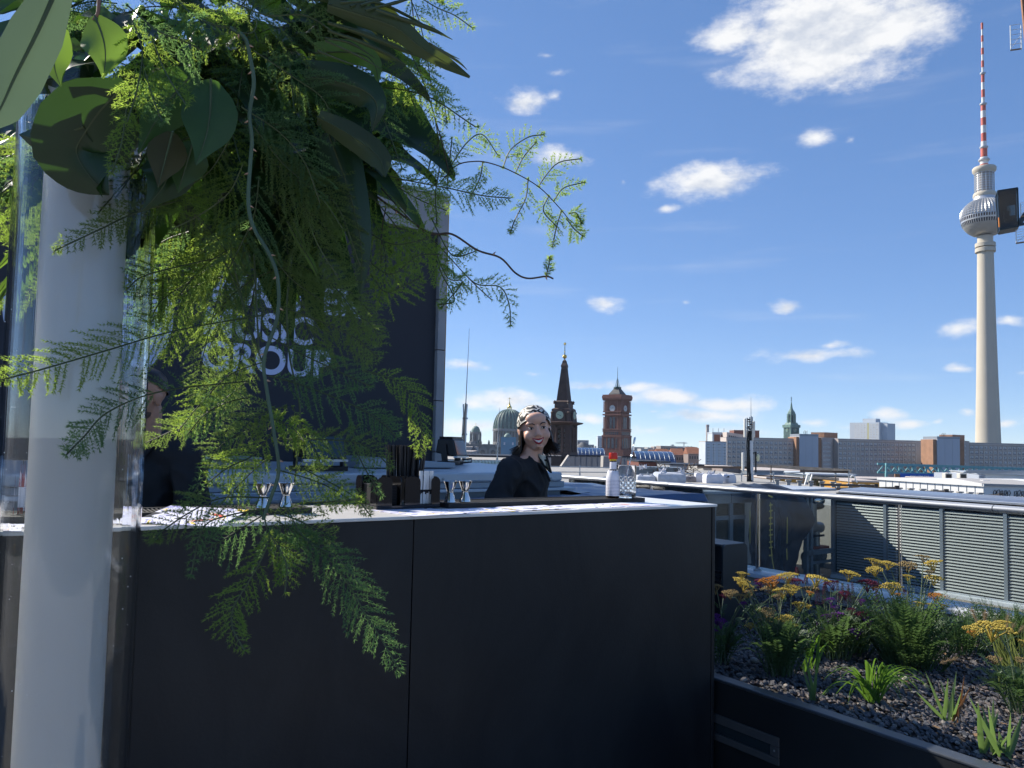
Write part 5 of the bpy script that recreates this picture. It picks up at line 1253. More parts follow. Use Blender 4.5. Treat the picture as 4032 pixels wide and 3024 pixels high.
for k in range(32):
    a = 2 * math.pi * k / 32; MB().tube([((R0 - .6) * math.cos(a), (R0 - .6) * math.sin(a), dz(1742)), ((R0 - .6) * math.cos(a), (R0 - .6) * math.sin(a), dz(1701))], 1.05, 8).build('drum_column', M_domst, dm, True)
MB().lathe([(R0 + .6, dz(1762)), (R0 + .6, dz(1741)), (R0 - 1, dz(1740))], 48).build('drum_base', M_domst, dm)
for k in range(8):
    a = 2 * math.pi * k / 8; MB().tube([(2.6 * math.cos(a), 2.6 * math.sin(a), dz(1625)), (2.6 * math.cos(a), 2.6 * math.sin(a), dz(1606))], .45, 6).build('lantern_column', M_gold, dm)
MB().lathe([(3.3, dz(1606)), (3.2, dz(1602)), (1.6, dz(1597)), (.7, dz(1586)), (.25, dz(1578))], 16).build('lantern_roof', M_gold, dm, True); MB().lathe([(3.6, dz(1626)), (3.4, dz(1622))], 16).build('lantern_base', M_copper, dm)
MB().bar((0, 0, dz(1580)), (0, 0, dz(1564)), .55).build('cross', M_gold, dm); MB().bar((-1.6, 0, dz(1569)), (1.6, 0, dz(1569)), .5).build('cross', M_gold, dm)
ds = dome_root(1872, 'small green copper dome tower left of the great dome')
q = 17.5 * kd; prs = [(q * math.cos(R(9 * i)) ** .8 if i < 10 else .3, dz(1705) + (dz(1680) - dz(1705)) * math.sin(R(9 * i))) for i in range(11)]
MB().lathe(prs, 32).build('dome_shell', M_copper, ds, True); MB().lathe([(q + .5, dz(1712)), (q + .5, dz(1704))], 24).build('dome_cornice', M_domst, ds)
MB().lathe([(q * .72, dz(1750)), (q * .72, dz(1711))], 20).build('core', M_domd, ds)
for k in range(8):
    a = 2 * math.pi * (k + .5) / 8; MB().box(-.9, .9, -.9, .9, dz(1740), dz(1711)).build('pier', M_domst, ds, loc=(q * math.cos(a), q * math.sin(a), 0)); MB().lathe([(.9, dz(1712)), (.5, dz(1706)), (.2, dz(1699))], 8, (1.25 * q * math.cos(a), 1.25 * q * math.sin(a), 0)).build('pinnacle', M_domst, ds)
    MB().box(-.8, .8, -.8, .8, dz(1745), dz(1712)).build('pier', M_domst, ds, loc=(1.25 * q * math.cos(a), 1.25 * q * math.sin(a), 0))
MB().lathe([(q * 1.45, 0), (q * 1.45, dz(1741)), (q * 1.3, dz(1739))], 8).build('tower_base', M_domst, ds); MB().bar((0, 0, dz(1680)), (0, 0, dz(1668)), .4).build('cross', M_gold, ds); MB().bar((-.8, 0, dz(1671)), (.8, 0, dz(1671)), .35).build('cross', M_gold, ds)
db = root('cathedral', 'dark sandstone cathedral body with gables below the domes', 'church', (atY(1960, 1750, Yd - 10).x, Yd - 12, GZ))
MB().box(-44, 50, 0, 40, 0, dz(1752)).build('wall', M_domd, db)
for i, x in enumerate((-34, -20, -6, 10, 26, 40)): MB().prism([(x - 6, -2, 0), (x + 6, -2, 0), (x + 6, -2, dz(1772)), (x, -2, dz(1757)), (x - 6, -2, dz(1772))], (0, 6, 0)).build('gable', M_domst, db); MB().lathe([(3.2, 0), (3.2, .2)], 16).build('round_window', M_win, db, loc=(x, -2.05, dz(1782))).rotation_euler = (R(90), 0, 0)
for x in (-26, -12, 16): MB().lathe([(1.5, dz(1752)), (1.2, dz(1742)), (.3, dz(1734))], 8, (x, 1, 0)).build('statue_plinth', M_copperd, db)
nt = root('scaffold_net', 'blue scaffold netting box on the cathedral with small green cupola', 'scaffold', (atY(1995, 1760, Yd - 40).x, Yd - 40, GZ)); MB().box(-7.5, 12, 0, 12, 0, dz(1722)).build('netting', mat('blue_net', (.05, .21, .34), .7, var=.15, scale=.1), nt)
for x in (-3, 8): MB().box(x - 1, x + 1, -.1, .1, dz(1752), dz(1742)).build('opening', M_hi, nt)
MB().lathe([(5, dz(1722)), (4.6, dz(1717)), (3, dz(1711)), (.5, dz(1706))], 16, (1, 3, 0)).build('cupola', M_copper, nt, True)

# ------------------------------------------------------------------ green church spire
Ym = 845.0; km = Ym / F; p = atY(3116, 1720, Ym); mk = root('green_spire', 'slender green copper church spire behind the panel blocks', 'tower', (p.x, p.y, GZ), R(20))
def mz(y): return atY(3116, y, Ym).z - GZ
MB().lathe([(22 * km * 1.3, 0), (22 * km * 1.3, mz(1684))], 4, (0, 0, 0), R(45)).build('clock_stage', M_copperd, mk)
MB().lathe([(25 * km * 1.35, mz(1684)), (25 * km * 1.35, mz(1674)), (20 * km * 1.3, mz(1672)), (18 * km * 1.2, mz(1664))], 4, (0, 0, 0), R(45)).build('balcony', M_copper, mk)
for k in range(4):
    fq = root('clock_face', None, None, (0, 0, 0), k * math.pi / 2); fq.parent = mk
    MB().prism([(2.2 * math.cos(2 * math.pi * i / 24), -20.5 * km, mz(1694) + 2.2 * math.sin(2 * math.pi * i / 24)) for i in range(24)], (0, -.3, 0)).build('dial', M_copper, fq)
    MB().bar((0, -20.5 * km - .4, mz(1694)), (1.2, -20.5 * km - .4, mz(1694) + .8), .4, .1, up=(0, 1, 0)).build('clock_hand', M_gold, fq)
    for x in (-18 * km, 18 * km): MB().box(x - .7, x + .7, -21 * km, -19 * km, 0, mz(1684)).build('pilaster', M_copper, fq)
for k in range(8):
    a = 2 * math.pi * k / 8; MB().tube([(14.5 * km * math.cos(a), 14.5 * km * math.sin(a), mz(1666)), (14 * km * math.cos(a), 14 * km * math.sin(a), mz(1630))], .85, 6).build('lantern_pier', M_copper, mk); MB().bar((14 * km * math.cos(a), 14 * km * math.sin(a), mz(1633)), (14 * km * math.cos(a + .785), 14 * km * math.sin(a + .785), mz(1633)), .6, 1.6).build('lantern_arch', M_copper, mk)
MB().lathe([(9 * km, mz(1666)), (9 * km, mz(1630))], 8).build('lantern_core', M_copperd, mk)
MB().lathe([(15.5 * km, mz(1630)), (13 * km, mz(1622)), (7 * km, mz(1613)), (5 * km, mz(1608)), (1.2 * km, mz(1582))], 8).build('spire_roof', M_copper, mk)
MB().sph((0, 0, mz(1578)), 2.2 * km, 8, 6).build('knob', M_copperd, mk); MB().bar((0, 0, mz(1580)), (0, 0, mz(1563)), .45).build('cross', M_copperd, mk); MB().bar((-1, 0, mz(1567)), (1, 0, mz(1567)), .4).build('cross', M_copperd, mk)
# ================================================================== mid-distance roofs
def simple_block(name, label, xl, yl, xr, yr, Y, depth, mt, cat='building', Yr=None, group=None, win=None, roofm=None):
    t, L, H = facade_root(name, label, cat, xl, yl, Y, xr, yr, Yr or Y, group)
    MB().box(0, L, 0, depth, 0, H).build('wall', mt, t); MB().box(-.08, L + .08, -.08, depth + .08, H, H + .02 * math.sqrt(Y) / 2 + .05).build('roof_edge', roofm or M_platd, t)
    if win:
        n, zt, w, h = win; p_ = L / n
        for i in range(n): MB().box(p_ * i + (p_ - w * p_) / 2, p_ * i + (p_ + w * p_) / 2, -.06, .02, H - zt - h, H - zt).build('window', M_winl if i % 3 else M_win, t)
    return t, L, H
# church nave with slate roofs and stone gables (Y ~150)
def gable_roof(label, x0, y0, x1, y1, yb, Y, mt, depth=20, xt0=None, xt1=None):
    a, b, c, d = atY(x0, yb, Y), atY(x1, yb, Y), atY(xt1 if xt1 else x1, y1, Y + depth), atY(xt0 if xt0 else x0, y0, Y + depth)
    o = root('slate_roof', label, 'roof', (a.x, a.y, GZ), 0, 'slate roofs of the church'); q = Vector((a.x, a.y, GZ))
    MB().pts([a - q, b - q, c - q, d - q], [(0, 1, 2, 3)]).build('roof_slope', mt, o)
    MB().prism([Vector((a.x, a.y + .3, GZ)) - q, Vector((b.x, b.y + .3, GZ)) - q, Vector((b.x, b.y + .3, b.z)) - q, Vector((a.x, a.y + .3, a.z)) - q], (0, depth * .9, 0)).build('wall', M_sandst, o)
    MB().bar(d - q, c - q, .5).build('ridge', M_slate, o)
    for k in range(1, 6): MB().bar(a - q + (b - a) * k / 6 + Vector((0, -.05, .05)), d - q + (c - d) * k / 6 + Vector((0, -.05, .05)), .12).build('seam', M_slate, o)
gable_roof('black slate roof between church tower and stone gable', 2240, 1795, 2372, 1797, 1880, 160, M_slate)
gable_roof('black slate roof right of the stone gable below the town hall', 2445, 1800, 2510, 1802, 1860, 150, M_slate, 18, 2448, 2505)
gable_roof('black slate roof behind the headscarf wearer', 2060, 1802, 2170, 1800, 1850, 165, M_slate)
for (pts, lb) in (([(2180, 1880), (2240, 1792), (2246, 1880)], 'stone gable edge at the foot of the brown tower'), ([(2372, 1900), (2376, 1796), (2447, 1797), (2420, 1900)], 'pale stone gable wall behind the red capped bottle')):
    q = [atY(x, y, 140) for x, y in pts]; b = Vector((q[0].x, q[0].y, GZ)); o = root('stone_gable', lb, 'wall', b); MB().prism([p - b for p in q], (0, 4, 0)).build('wall', M_sandst, o); MB().prism([Vector((q[0].x - b.x, .2, 0)), Vector((q[-1].x - b.x, .2, 0)), Vector((q[-1].x - b.x, .2, q[-1].z - GZ)), Vector((q[0].x - b.x, .2, q[0].z - GZ))], (0, 3.5, 0)).build('base', M_sandst, o)
    for k in range(1, 4): MB().bar((q[0] - b) + ((q[1] - q[0]) * k / 4) + Vector((0, -.03, 0)), (q[-1] - b) + ((q[-2] - q[-1]) * k / 4) + Vector((0, -.03, 0)), .1, .05).build('stone_course', M_domst, o)
t, L, H = simple_block('tower_annex', 'brown stone annex at the foot of the church tower', 2120, 1790, 2210, 1800, 250, 10, M_brownd)
# roofs left of the woman
simple_block('flat_roof_building', 'pale grey flat roofed building below the small green dome', 1700, 1757, 1868, 1763, 330, 40, M_far[1], win=(16, 3, .4, 1.6))
o_, L, H = simple_block('gabled_house', 'small gabled house in front of the cathedral', 1845, 1790, 1885, 1790, 300, 14, M_domst); MB().prism([(0, -.2, H), (L, -.2, H), (L * .45, -.2, H + 3.4)], (0, 12, 0)).build('gable_roof', M_domd, o_)
simple_block('dark_roof', 'long dark roof band behind the vent housing', 1660, 1797, 2090, 1799, 60, 8, M_slate, 'roof', roofm=M_slate)
simple_block('pale_roof_slab', 'pale flat roof slab in front of the dark roof band', 1650, 1816, 2080, 1820, 40, 8, M_far[3], 'roof', roofm=M_sandst)
simple_block('low_roof_building', 'low grey building left of the cathedral', 1690, 1775, 1860, 1782, 200, 30, M_far[0], win=(14, 1.2, .4, 1.2))
for i, (x, y, w) in enumerate(((1740, 1749, 20), (1792, 1741, 40), (1760, 1752, 30))): simple_block('far_building', ('small white roof far left by the wall', 'dark blue glass roof left of the small dome', 'flat pale roof left of the antenna')[i], x, y, x + w, y, 900 + i * 80, 30, (M_hi, M_bluegl, M_far[1])[i], group='far buildings left of the domes')
# blue glass roofs of the station and neighbours
for (x0, x1, y0, yb, Y, lb) in ((2262, 2385, 1762, 1800, 520, 'blue glass hall roof between the two towers'), (2505, 2662, 1776, 1822, 430, 'curved blue glass hall roof right of the town hall tower')):
    a, b = atY(x0, yb, Y), atY(x1, yb, Y); zt = atY(x0, y0, Y).z; o = root('glass_hall_roof', lb, 'roof', (a.x, a.y, GZ), 0, 'blue glass roofs'); L = b.x - a.x; Hh = zt - a.z; m = MB(); N = 8
    for i in range(N):
        t0, t1 = R(90) * i / N, R(90) * (i + 1) / N
        m.pts([(0, 12 * (1 - math.cos(t0)), a.z - GZ + Hh * math.sin(t0)), (L, 12 * (1 - math.cos(t0)), a.z - GZ + Hh * math.sin(t0)), (L - 1.5 * i / N, 12 * (1 - math.cos(t1)), a.z - GZ + Hh * math.sin(t1)), (0, 12 * (1 - math.cos(t1)), a.z - GZ + Hh * math.sin(t1))], [(0, 1, 2, 3)])
    m.build('glass_vault', M_bluegl, o); MB().box(0, L, .2, 12, 0, a.z - GZ).build('wall', M_far[0], o)
    for k in range(9):
        x = L * k / 8.3; MB().tube([(x, 12 * (1 - math.cos(R(90) * i / N)) - .1, a.z - GZ + Hh * math.sin(R(90) * i / N)) for i in range(N + 1)], .06, 4).build('vault_rib', M_metalgrey, o)
simple_block('grey_tower_block', 'grey block behind the domed hall between the towers', 2274, 1734, 2318, 1734, 1400, 40, M_far[2], win=(6, 3, .5, 12))
o_, L, H = simple_block('domed_hall', 'dark domed hall roof between the towers', 2268, 1765, 2330, 1765, 900, 20, M_far[2]); MB().lathe([(9, H), (7.5, H + 3), (4, H + 5.5), (3, H + 7), (0.5, H + 7.2)], 20, (L / 2, 9, 0)).build('dome', M_domd, o_, True)
t, L, H = simple_block('white_high_rise', 'white high rise just left of the town hall tower', 2354, 1722, 2384, 1714, 1300, 20, M_hi, win=(5, 3, .45, 14))
for r_ in range(5): 
    for c_ in range(5): MB().box(L * (.1 + .18 * c_), L * (.1 + .18 * c_) + 1.3, -.1, .02, H - 20 - r_ * 3.6, H - 18.2 - r_ * 3.6).build('window', M_win, t)
rr = random.Random(17)
k = 0
far_l = []
for x in range(1640, 2790, 26):
    y = 1752 + (x - 2016) * .021 + rr.uniform(-9, 6); Y = rr.uniform(1200, 2400); w = rr.uniform(24, 60)
    o, L, H = simple_block('skyline_building', 'low hazy building on the far skyline', x, y, x + w, y, Y, 40, M_far[rr.randrange(5)], group='far skyline buildings')
    n = max(2, int(w / 9))
    for i in range(n): MB().box(L * (i + .25) / n, L * (i + .75) / n, -.2, .02, H - 6, H - 3).build('window_row', M_win, o)
for x in range(2560, 2800, 30):
    y = 1788 + rr.uniform(-6, 8); Y = rr.uniform(500, 800); o, L, H = simple_block('tiled_house', 'small tiled roof house right of the blue glass hall', x, y, x + 44, y, Y, 14, rr.choice([M_far[1], M_far[3], M_far[4], M_redb]), group='tiled houses')
    MB().prism([(-.3, -.3, H), (-.3, 14, H), (-.3, 7, H + 4.5)], (L + .6, 0, 0)).build('tiled_roof', M_tile, o)
    for i in range(4): MB().box(L * (.12 + .22 * i), L * (.12 + .22 * i) + L * .1, -.1, .02, H - 3.2, H - 1.4).build('window', M_win, o)
p = atY(2723, 1785, 700); o = root('cupola_tower', 'small tower with green cupola right of the glass hall', 'tower', (p.x, p.y, GZ)); Hc = p.z - GZ; kc = 700 / F
MB().box(-2.6, 2.6, -2.6, 2.6, 0, Hc + 1).build('shaft', M_sandst, o); MB().lathe([(2.4, Hc + 1), (2.2, Hc + 3), (1.2, Hc + 5), (.3, Hc + 6.5)], 12).build('cupola', M_copper, o, True)
# cranes on the horizon
for i, (x, y0, yt, x0, x1, lb) in enumerate(((2693, 1768, 1741, 2660, 2706, 'tallest yellowish crane on the horizon'), (2649, 1770, 1750, 2640, 2655, 'short crane at the left end of the horizon cranes'), (2710, 1775, 1757, 2690, 2738, 'low crane in the middle of the horizon'), (2745, 1778, 1764, 2735, 2765, 'rightmost low crane on the horizon'), (2618, 1772, 1760, 2600, 2630, 'thin crane left of the horizon cranes'))):
    Y = 1500.; p = atY(x, y0, Y); q = atY(x, yt, Y); a, b = atY(x0, yt + 3, Y), atY(x1, yt + 4, Y); o = root('far_crane', lb, 'crane', (p.x, p.y, GZ), 0, 'cranes on the horizon'); z = Vector((p.x, p.y, GZ))
    MB().bar((0, 0, 0), q - z, 1.3).build('mast', M_far[2], o); MB().bar(a - z, b - z, 1.1).build('jib', M_far[2], o); MB().bar(q - z, a - z, .4).build('stay', M_far[2], o); MB().bar(q - z, b - z, .4).build('stay', M_far[2], o)
# brick and grey buildings behind the construction site
simple_block('brick_building', 'long dark red brick building behind the white bags', 2515, 1816, 2640, 1824, 120, 12, M_redb, roofm=M_slate)
simple_block('office_building', 'grey office building with window row behind the white bags', 2638, 1826, 2790, 1840, 110, 12, M_far[0], win=(14, .25, .6, .75), roofm=M_slate)
simple_block('cream_building', 'cream roof building under the antenna mast', 2770, 1845, 2850, 1848, 95, 8, M_far[3], roofm=M_sandst)
simple_block('grey_roof_building', 'dark grey roof block left of the antenna mast', 2845, 1842, 2925, 1845, 90, 8, M_far[4])
simple_block('zinc_roof', 'wide blue grey zinc roof beneath the plank guard rail', 2970, 1850, 3200, 1866, 85, 14, M_metalgrey, 'roof')
simple_block('yellow_building', 'ochre yellow wall low behind the scaffold', 3020, 1884, 3175, 1888, 62, 6, mat('ochre_render', (.50, .27, .06), .8, var=.1, scale=.6), win=None)
simple_block('yellow_building', 'ochre yellow wall strip left of the white parapet', 3355, 1896, 3470, 1902, 60, 6, mat('ochre_render', (.5, .27, .06)))
t, L, H = simple_block('glazed_building', 'glazed green tinted roof pavilion under the plank end', 3190, 1868, 3368, 1875, 66, 6, M_greypaint, roofm=M_hi)
for i in range(9): MB().box(L * (.02 + i * .108), L * (.02 + i * .108) + L * .09, -.05, .01, H - 1.15, H - .12).build('window', mat('green_tinted_glass', (.04, .09, .07), .15, var=.3, scale=1), t)
simple_block('rooftop', 'wide grey roof deck of the construction site beyond the window wall', 2150, 1931, 3480, 1959, 36, 24, M_far[0], 'roof', roofm=M_concrete)
simple_block('low_rooftop', 'dull roof surface behind the white bags', 2200, 1890, 3200, 1905, 62, 30, M_far[1], 'roof', roofm=M_concrete)
t, L, H = simple_block('white_parapet_building', 'white panelled roof parapet in front of the corrugated hall', 3462, 1892, 3872, 1912, 42, 10, M_whitepaint, Yr=36, roofm=M_whitepaint)
for i in range(1, 14): MB().box(L * i / 14, L * i / 14 + .02, -.02, .02, H - 2, H).build('panel_joint', M_far[2], t)
MB().box(-.3, L + .2, -.25, -.05, H - .72, H - .62).build('shadow_strip', M_dark, t)  # solid dark bar stands in for the shade of a gap
t, L, H = simple_block('graffiti_wall', 'white wall with black graffiti at the right edge below the corrugated hall', 3873, 1913, 4150, 1922, 36, 8, M_whitepaint, Yr=35, roofm=M_far[1])
gr = MB(); rr = random.Random(4)
x = L * .14
for i in range(9):
    w = L * .05; z0 = H - .50; pts = [(x, -.03, z0), (x + w * .1, -.03, z0 + .28), (x + w * .55, -.03, z0 + .34), (x + w * .75, -.03, z0 + .2), (x + w * .35, -.03, z0 + .14), (x + w * .85, -.03, z0 + .02)]
    pts = [(a + rr.uniform(-.02, .02), b, c + rr.uniform(-.03, .03)) for a, b, c in pts]
    gr.tube(pts, .014, 4); x += w * (1.02 if i != 4 else 1.9)
gr.build('graffiti', M_dark, t)
t, L, H = facade_root('corrugated_hall', 'corrugated metal roof hall, sunlit left face, right face greyed for shade', 'building', 3745, 1858, 60, 3852, 1862, 52); 
co = MB()
for k in range(9): co.prism([(0, 0, H - 1.0 + k * .11), (0, -.05, H - .97 + k * .11), (0, -.05, H - .92 + k * .11), (0, 0, H - .89 + k * .11)], (L, 0, 0))
MB().box(0, L, 0.01, 4, 0, H - .01).build('wall', M_whitepaint, t); co.build('corrugation', M_whitepaint, t); MB().box(-.1, L + .1, -.12, 4, H, H + .06).build('roof_edge', M_ltgrey, t)
t, L, H = facade_root('corrugated_hall', 'corrugated side of the roof hall at the right edge, greyed for shade', 'building', 3853, 1866, 51.8, 4130, 1874, 53)
co = MB()
for k in range(8): co.prism([(0, 0, H - .9 + k * .11), (0, -.05, H - .87 + k * .11), (0, -.05, H - .82 + k * .11), (0, 0, H - .79 + k * .11)], (L, 0, 0))
MB().box(0, L, 0.01, 4, 0, H - .01).build('wall', M_blank, t); co.build('corrugation', M_blank, t)  # same hall: white for the lit face, shade put in as grey here
for k in range(4): MB().tube([(-1.8, -.6 - k * .12, H + .12 + .06 * k), (L, -.6 - k * .12, H + .12 + .06 * k)], .035, 6).build('roof_pipe', M_ltgrey, t)
for i, (x, lb) in enumerate(((3722, 'left of the two beige air conditioning units'), (3780, 'right of the two beige air conditioning units'))):
    a, b = atY(x, 1902, 46), atY(x + 28, 1864, 46); t = root('air_conditioner', lb, 'air conditioner', (a.x, a.y, a.z), 0, 'roof air conditioners'); w, hh = b.x - a.x, b.z - a.z
    MB().box(0, w, 0, .35, 0, hh).build('casing', mat('beige_casing', (.55, .53, .47), .6, var=.05), t, bevel=.02); MB().box(w * .12, w * .86, -.02, .01, hh * .35, hh * .9).build('grille', M_dark, t); MB().sph((w / 2, .17, hh), (w * .3, .12, .05), 10, 6).build('top_cap', M_far[3], t)
t, L, H = facade_root('vent_box', 'small white louvre vent box on the parapet roof', 'vent', 3872, 1890, 40, 3898, 1892, 40); MB().box(0, L, 0, .3, H - .3, H).build('casing', M_whitepaint, t); MB().box(L * .18, L * .9, -.02, .01, H - .25, H - .05).build('grille', M_far[2], t); MB().box(.05, L - .05, .05, .25, 0, H - .3).build('shaft', M_far[1], t)
# teal truss bridge and blue banner
M_teal = mat('teal_truss_paint', (.16, .36, .38), .5, var=.1)
def trp(x, y): return atY(x, y, 180)
b0 = trp(3490, 1885); tr_ = root('truss_bridge', 'teal steel truss footbridge below the panel blocks', 'bridge', (b0.x, b0.y, GZ)); q0 = Vector((b0.x, b0.y, GZ))
def yt(x): return 1828 + (x - 3490) * .033
def yb(x): return 1862 + (x - 3490) * .024
for (f0, nm) in ((yt, 'top_chord'), (yb, 'bottom_chord')):
    MB().bar(trp(3487, f0(3487)) - q0, trp(4120, f0(4120)) - q0, .55).build(nm, M_teal, tr_); MB().bar(trp(3487, f0(3487)) - q0 + Vector((0, 4, 0)), trp(4120, f0(4120)) - q0 + Vector((0, 4, 0)), .45).build(nm, M_teal, tr_)
xs = list(range(3490, 4100, 26))
for i, x in enumerate(xs[:-1]):
    MB().bar(trp(x, yt(x)) - q0, trp(xs[i + 1], yb(xs[i + 1])) - q0, .3).build('diagonal', M_teal, tr_)
    if i % 2 == 0: MB().bar(trp(x, yt(x)) - q0, trp(x, yb(x)) - q0, .35).build('upright', M_teal, tr_)
    MB().bar(trp(x, yb(x)) - q0 + Vector((0, 4, 0)), trp(xs[i + 1], yt(xs[i + 1])) - q0 + Vector((0, 4, 0)), .25).build('diagonal', M_teal, tr_)
for x in (3490, 3533, 3690, 3730, 3905): MB().bar(trp(x, yb(x)) - q0, Vector((trp(x, 1870).x, 180, GZ)) - q0, .5).build('pylon', M_teal, tr_)
a, b = atY(3545, 1864, 178), atY(3682, 1866, 178); c = atY(3545, 1889, 178)
bo = root('blue_banner', 'blue banner with white lettering under the teal truss', 'banner', (a.x, a.y, c.z)); w, hh = b.x - a.x, a.z - c.z
MB().box(0, w, 0, .2, 0, hh).build('board', mat('blue_banner_fabric', (.02, .12, .48), .6, var=.08), bo); tx = text('DECATHLON', hh * .46, (w * .28, -.05, hh * .42), M_wframe, bo, extrude=.01, bold=.01, xs=1.05)
for i in range(7): MB().box(w * (.26 + .05 * i), w * (.26 + .05 * i) + w * .03, -.04, 0, hh * .2, hh * .28).build('lettering', M_wframe, bo)
for i in range(3): MB().box(w * (.82 + .045 * i), w * (.82 + .045 * i) + w * .025, -.04, 0, hh * .1, hh * (.25 + .12 * ((i + 1) % 2))).build('printed_shape', M_wframe, bo)
MB().box(-1.2, -.05, 0, .4, 0, hh * .9).build('post', M_brick, bo); MB().bar((w * .3, .2, -.1), (w * .3, .2, GZ - c.z), .4).build('mast', M_teal, bo); MB().bar((w * .8, .2, -.1), (w * .8, .2, GZ - c.z), .4).build('mast', M_teal, bo)
simple_block('dark_low_building', 'dark low buildings below the panel blocks behind the truss', 3200, 1880, 3760, 1898, 150, 12, M_far[4], roofm=M_platd)
simple_block('dark_low_building', 'dark base storeys below the right panel block', 3700, 1890, 4200, 1900, 140, 12, M_far[0], roofm=M_platd)

# ------------------------------------------------------------------ construction site: scaffold, planks, bags
Ys = 48.0; ks = Ys / F
M_plank = mat('weathered_plank', (.40, .31, .23), .85, var=.25, scale=3, bump=.3)
M_plankd = mat('grey_brown_plank', (.14, .10, .075), .85, var=.3, scale=3, bump=.3)  # darker plank copy; the left plank's shade is in the colour
scf = root('scaffold_rail', 'grey tube scaffold guard rail across the construction roof', 'scaffold', atY(2550, 1905, Ys)); q0 = scf.location.copy()
def sl_(x, y, d=0.0): return atY(x, y, Ys + d) - q0
for (x0, y0, x1, y1) in ((2140, 1836, 2440, 1842), (2140, 1858, 2440, 1860), (2520, 1866, 3180, 1870), (3085, 1862, 3170, 1860), (2590, 1862, 2760, 1866)): MB().tube([sl_(x0, y0), sl_(x1, y1)], .03, 8).build('rail_tube', M_galv, scf)
for (x, y0, y1) in ((2283, 1832, 1890), (2550, 1858, 1905), (2625, 1860, 1905), (2785, 1862, 1906), (2920, 1857, 1908), (3046, 1858, 1908), (3165, 1848, 1908), (3036, 1833, 1895), (3290, 1856, 1905), (3342, 1850, 1908)):
    MB().tube([sl_(x, y0), sl_(x, y1 + 25)], .035, 8).build('standard_tube', M_galv if x not in (3165, 3290, 3036) else M_plankd, scf); MB().box(-.05, .05, -.05, .05, -.06, .06).build('coupler', M_galv, scf, loc=sl_(x, 1867))
MB().tube([sl_(2798, 1908), sl_(2816, 1850)], .03, 6).build('brace_tube', M_dark, scf)
for i, (x0, y0, x1, y1, m_, lb, w) in enumerate(((2745, 1838, 2965, 1842, M_plankd, 'weathered plank left of the antenna mast, darkened for shade', 9), (2982, 1833, 3075, 1839, M_plank, 'pinkish guard plank right of the antenna mast', 11), (3076, 1838, 3352, 1854, M_plank, 'long pinkish guard plank in front of the panel blocks', 12), (3150, 1854, 3340, 1860, M_plankd, 'dark brown plank under the long guard plank', 9), (3195, 1880, 3303, 1887, M_plank, 'pale lower plank before the glazed pavilion', 9), (2980, 1872, 3150, 1882, M_plankd, 'thin brown plank before the ochre wall', 5))):
    p, q = atY(x0, y0, Ys), atY(x1, y1, Ys); o = MB().bar((0, 0, 0), q - p, .05, w * ks).build('scaffold_plank', m_); o.location = p; tag(o, lb, 'plank', 'guard planks of the scaffold')
M_bag = mat('white_woven_bag', (.62, .62, .66), .75, var=.08, scale=4, bump=.25, bscale=8)
def bigbag(label, x0, x1, y0, y1, Y, seed, mark=False, mt=None):
    a, b = atY(x0, y1, Y), atY(x1, y0, Y); w, hh = b.x - a.x, b.z - a.z; t = root('bulk_bag', label, 'bag', ((a.x + b.x) / 2, Y, a.z), 0, 'white bulk bags on the construction roof'); m = MB(); N, K = 24, 10
    for j in range(K + 1):
        for i in range(N):
            th = 2 * math.pi * i / N; s = max(abs(math.cos(th)), abs(math.sin(th))) ** .75; tt_ = j / K
            bu = 1 + .08 * math.sin(math.pi * tt_) + .05 * noise.noise(Vector((math.cos(th) * 2, math.sin(th) * 2, tt_ * 3 + seed))) - (.12 * (tt_ - .9) / .1 if tt_ > .9 else 0)
            m.v.append(Vector((w / 2 / 1.08 * bu * math.cos(th) / s, w / 2 / 1.08 * bu * math.sin(th) / s, hh * tt_ + hh * .05 * noise.noise(Vector((th, tt_, seed + 3))))))
    for j in range(K):
        for i in range(N): m.f.append([j * N + i, j * N + (i + 1) % N, (j + 1) * N + (i + 1) % N, (j + 1) * N + i])
    m.f.append([K * N + i for i in range(N)]); m.build('sack', mt or M_bag, t, True)
    for sx in (-1, 1): MB().tube([(sx * w * .38, -w * .4, hh * .9), (sx * w * .3, -w * .35, hh * 1.12), (sx * w * .15, -w * .3, hh * 1.02)], w * .025, 6).build('lifting_loop', M_bag, t)
    if mark:
        MB().prism([(-w * .3, -w * .56, hh * .72), (-w * .05, -w * .56, hh * .72), (-w * .08, -w * .56, hh * .9)], (0, -.01, 0)).build('printed_mark', M_dark, t)
        for k in range(4): MB().box(-w * .32, -w * .1, -w * .565, -w * .555, hh * (.55 - .1 * k), hh * (.57 - .1 * k)).build('printed_line', M_dark, t)
bigbag('leftmost white bulk bag of the pair behind the handrail', 2734, 2773, 1864, 1906, 46, 1)
bigbag('middle white bulk bag behind the handrail', 2770, 2842, 1868, 1907, 45, 2)
bigbag('white bulk bag with dark printed mark right of the middle bag', 2838, 2894, 1868, 1908, 46, 3, True)
M_film = mat('grey_white_film', (.46, .48, .52), .4, var=.2, scale=3)
bigbag('film wrapped white pile behind the mixing glass', 2500, 2580, 1872, 1912, 44, 4, mt=M_film); bigbag('film wrapped grey pile left of the bulk bags', 2575, 2695, 1862, 1908, 44, 5, mt=M_film)
bigbag('crumpled brown film bundle between pile and bags', 2690, 2738, 1876, 1908, 46, 6, mt=mat('brown_film', (.22, .19, .18), .5, var=.4, scale=6))
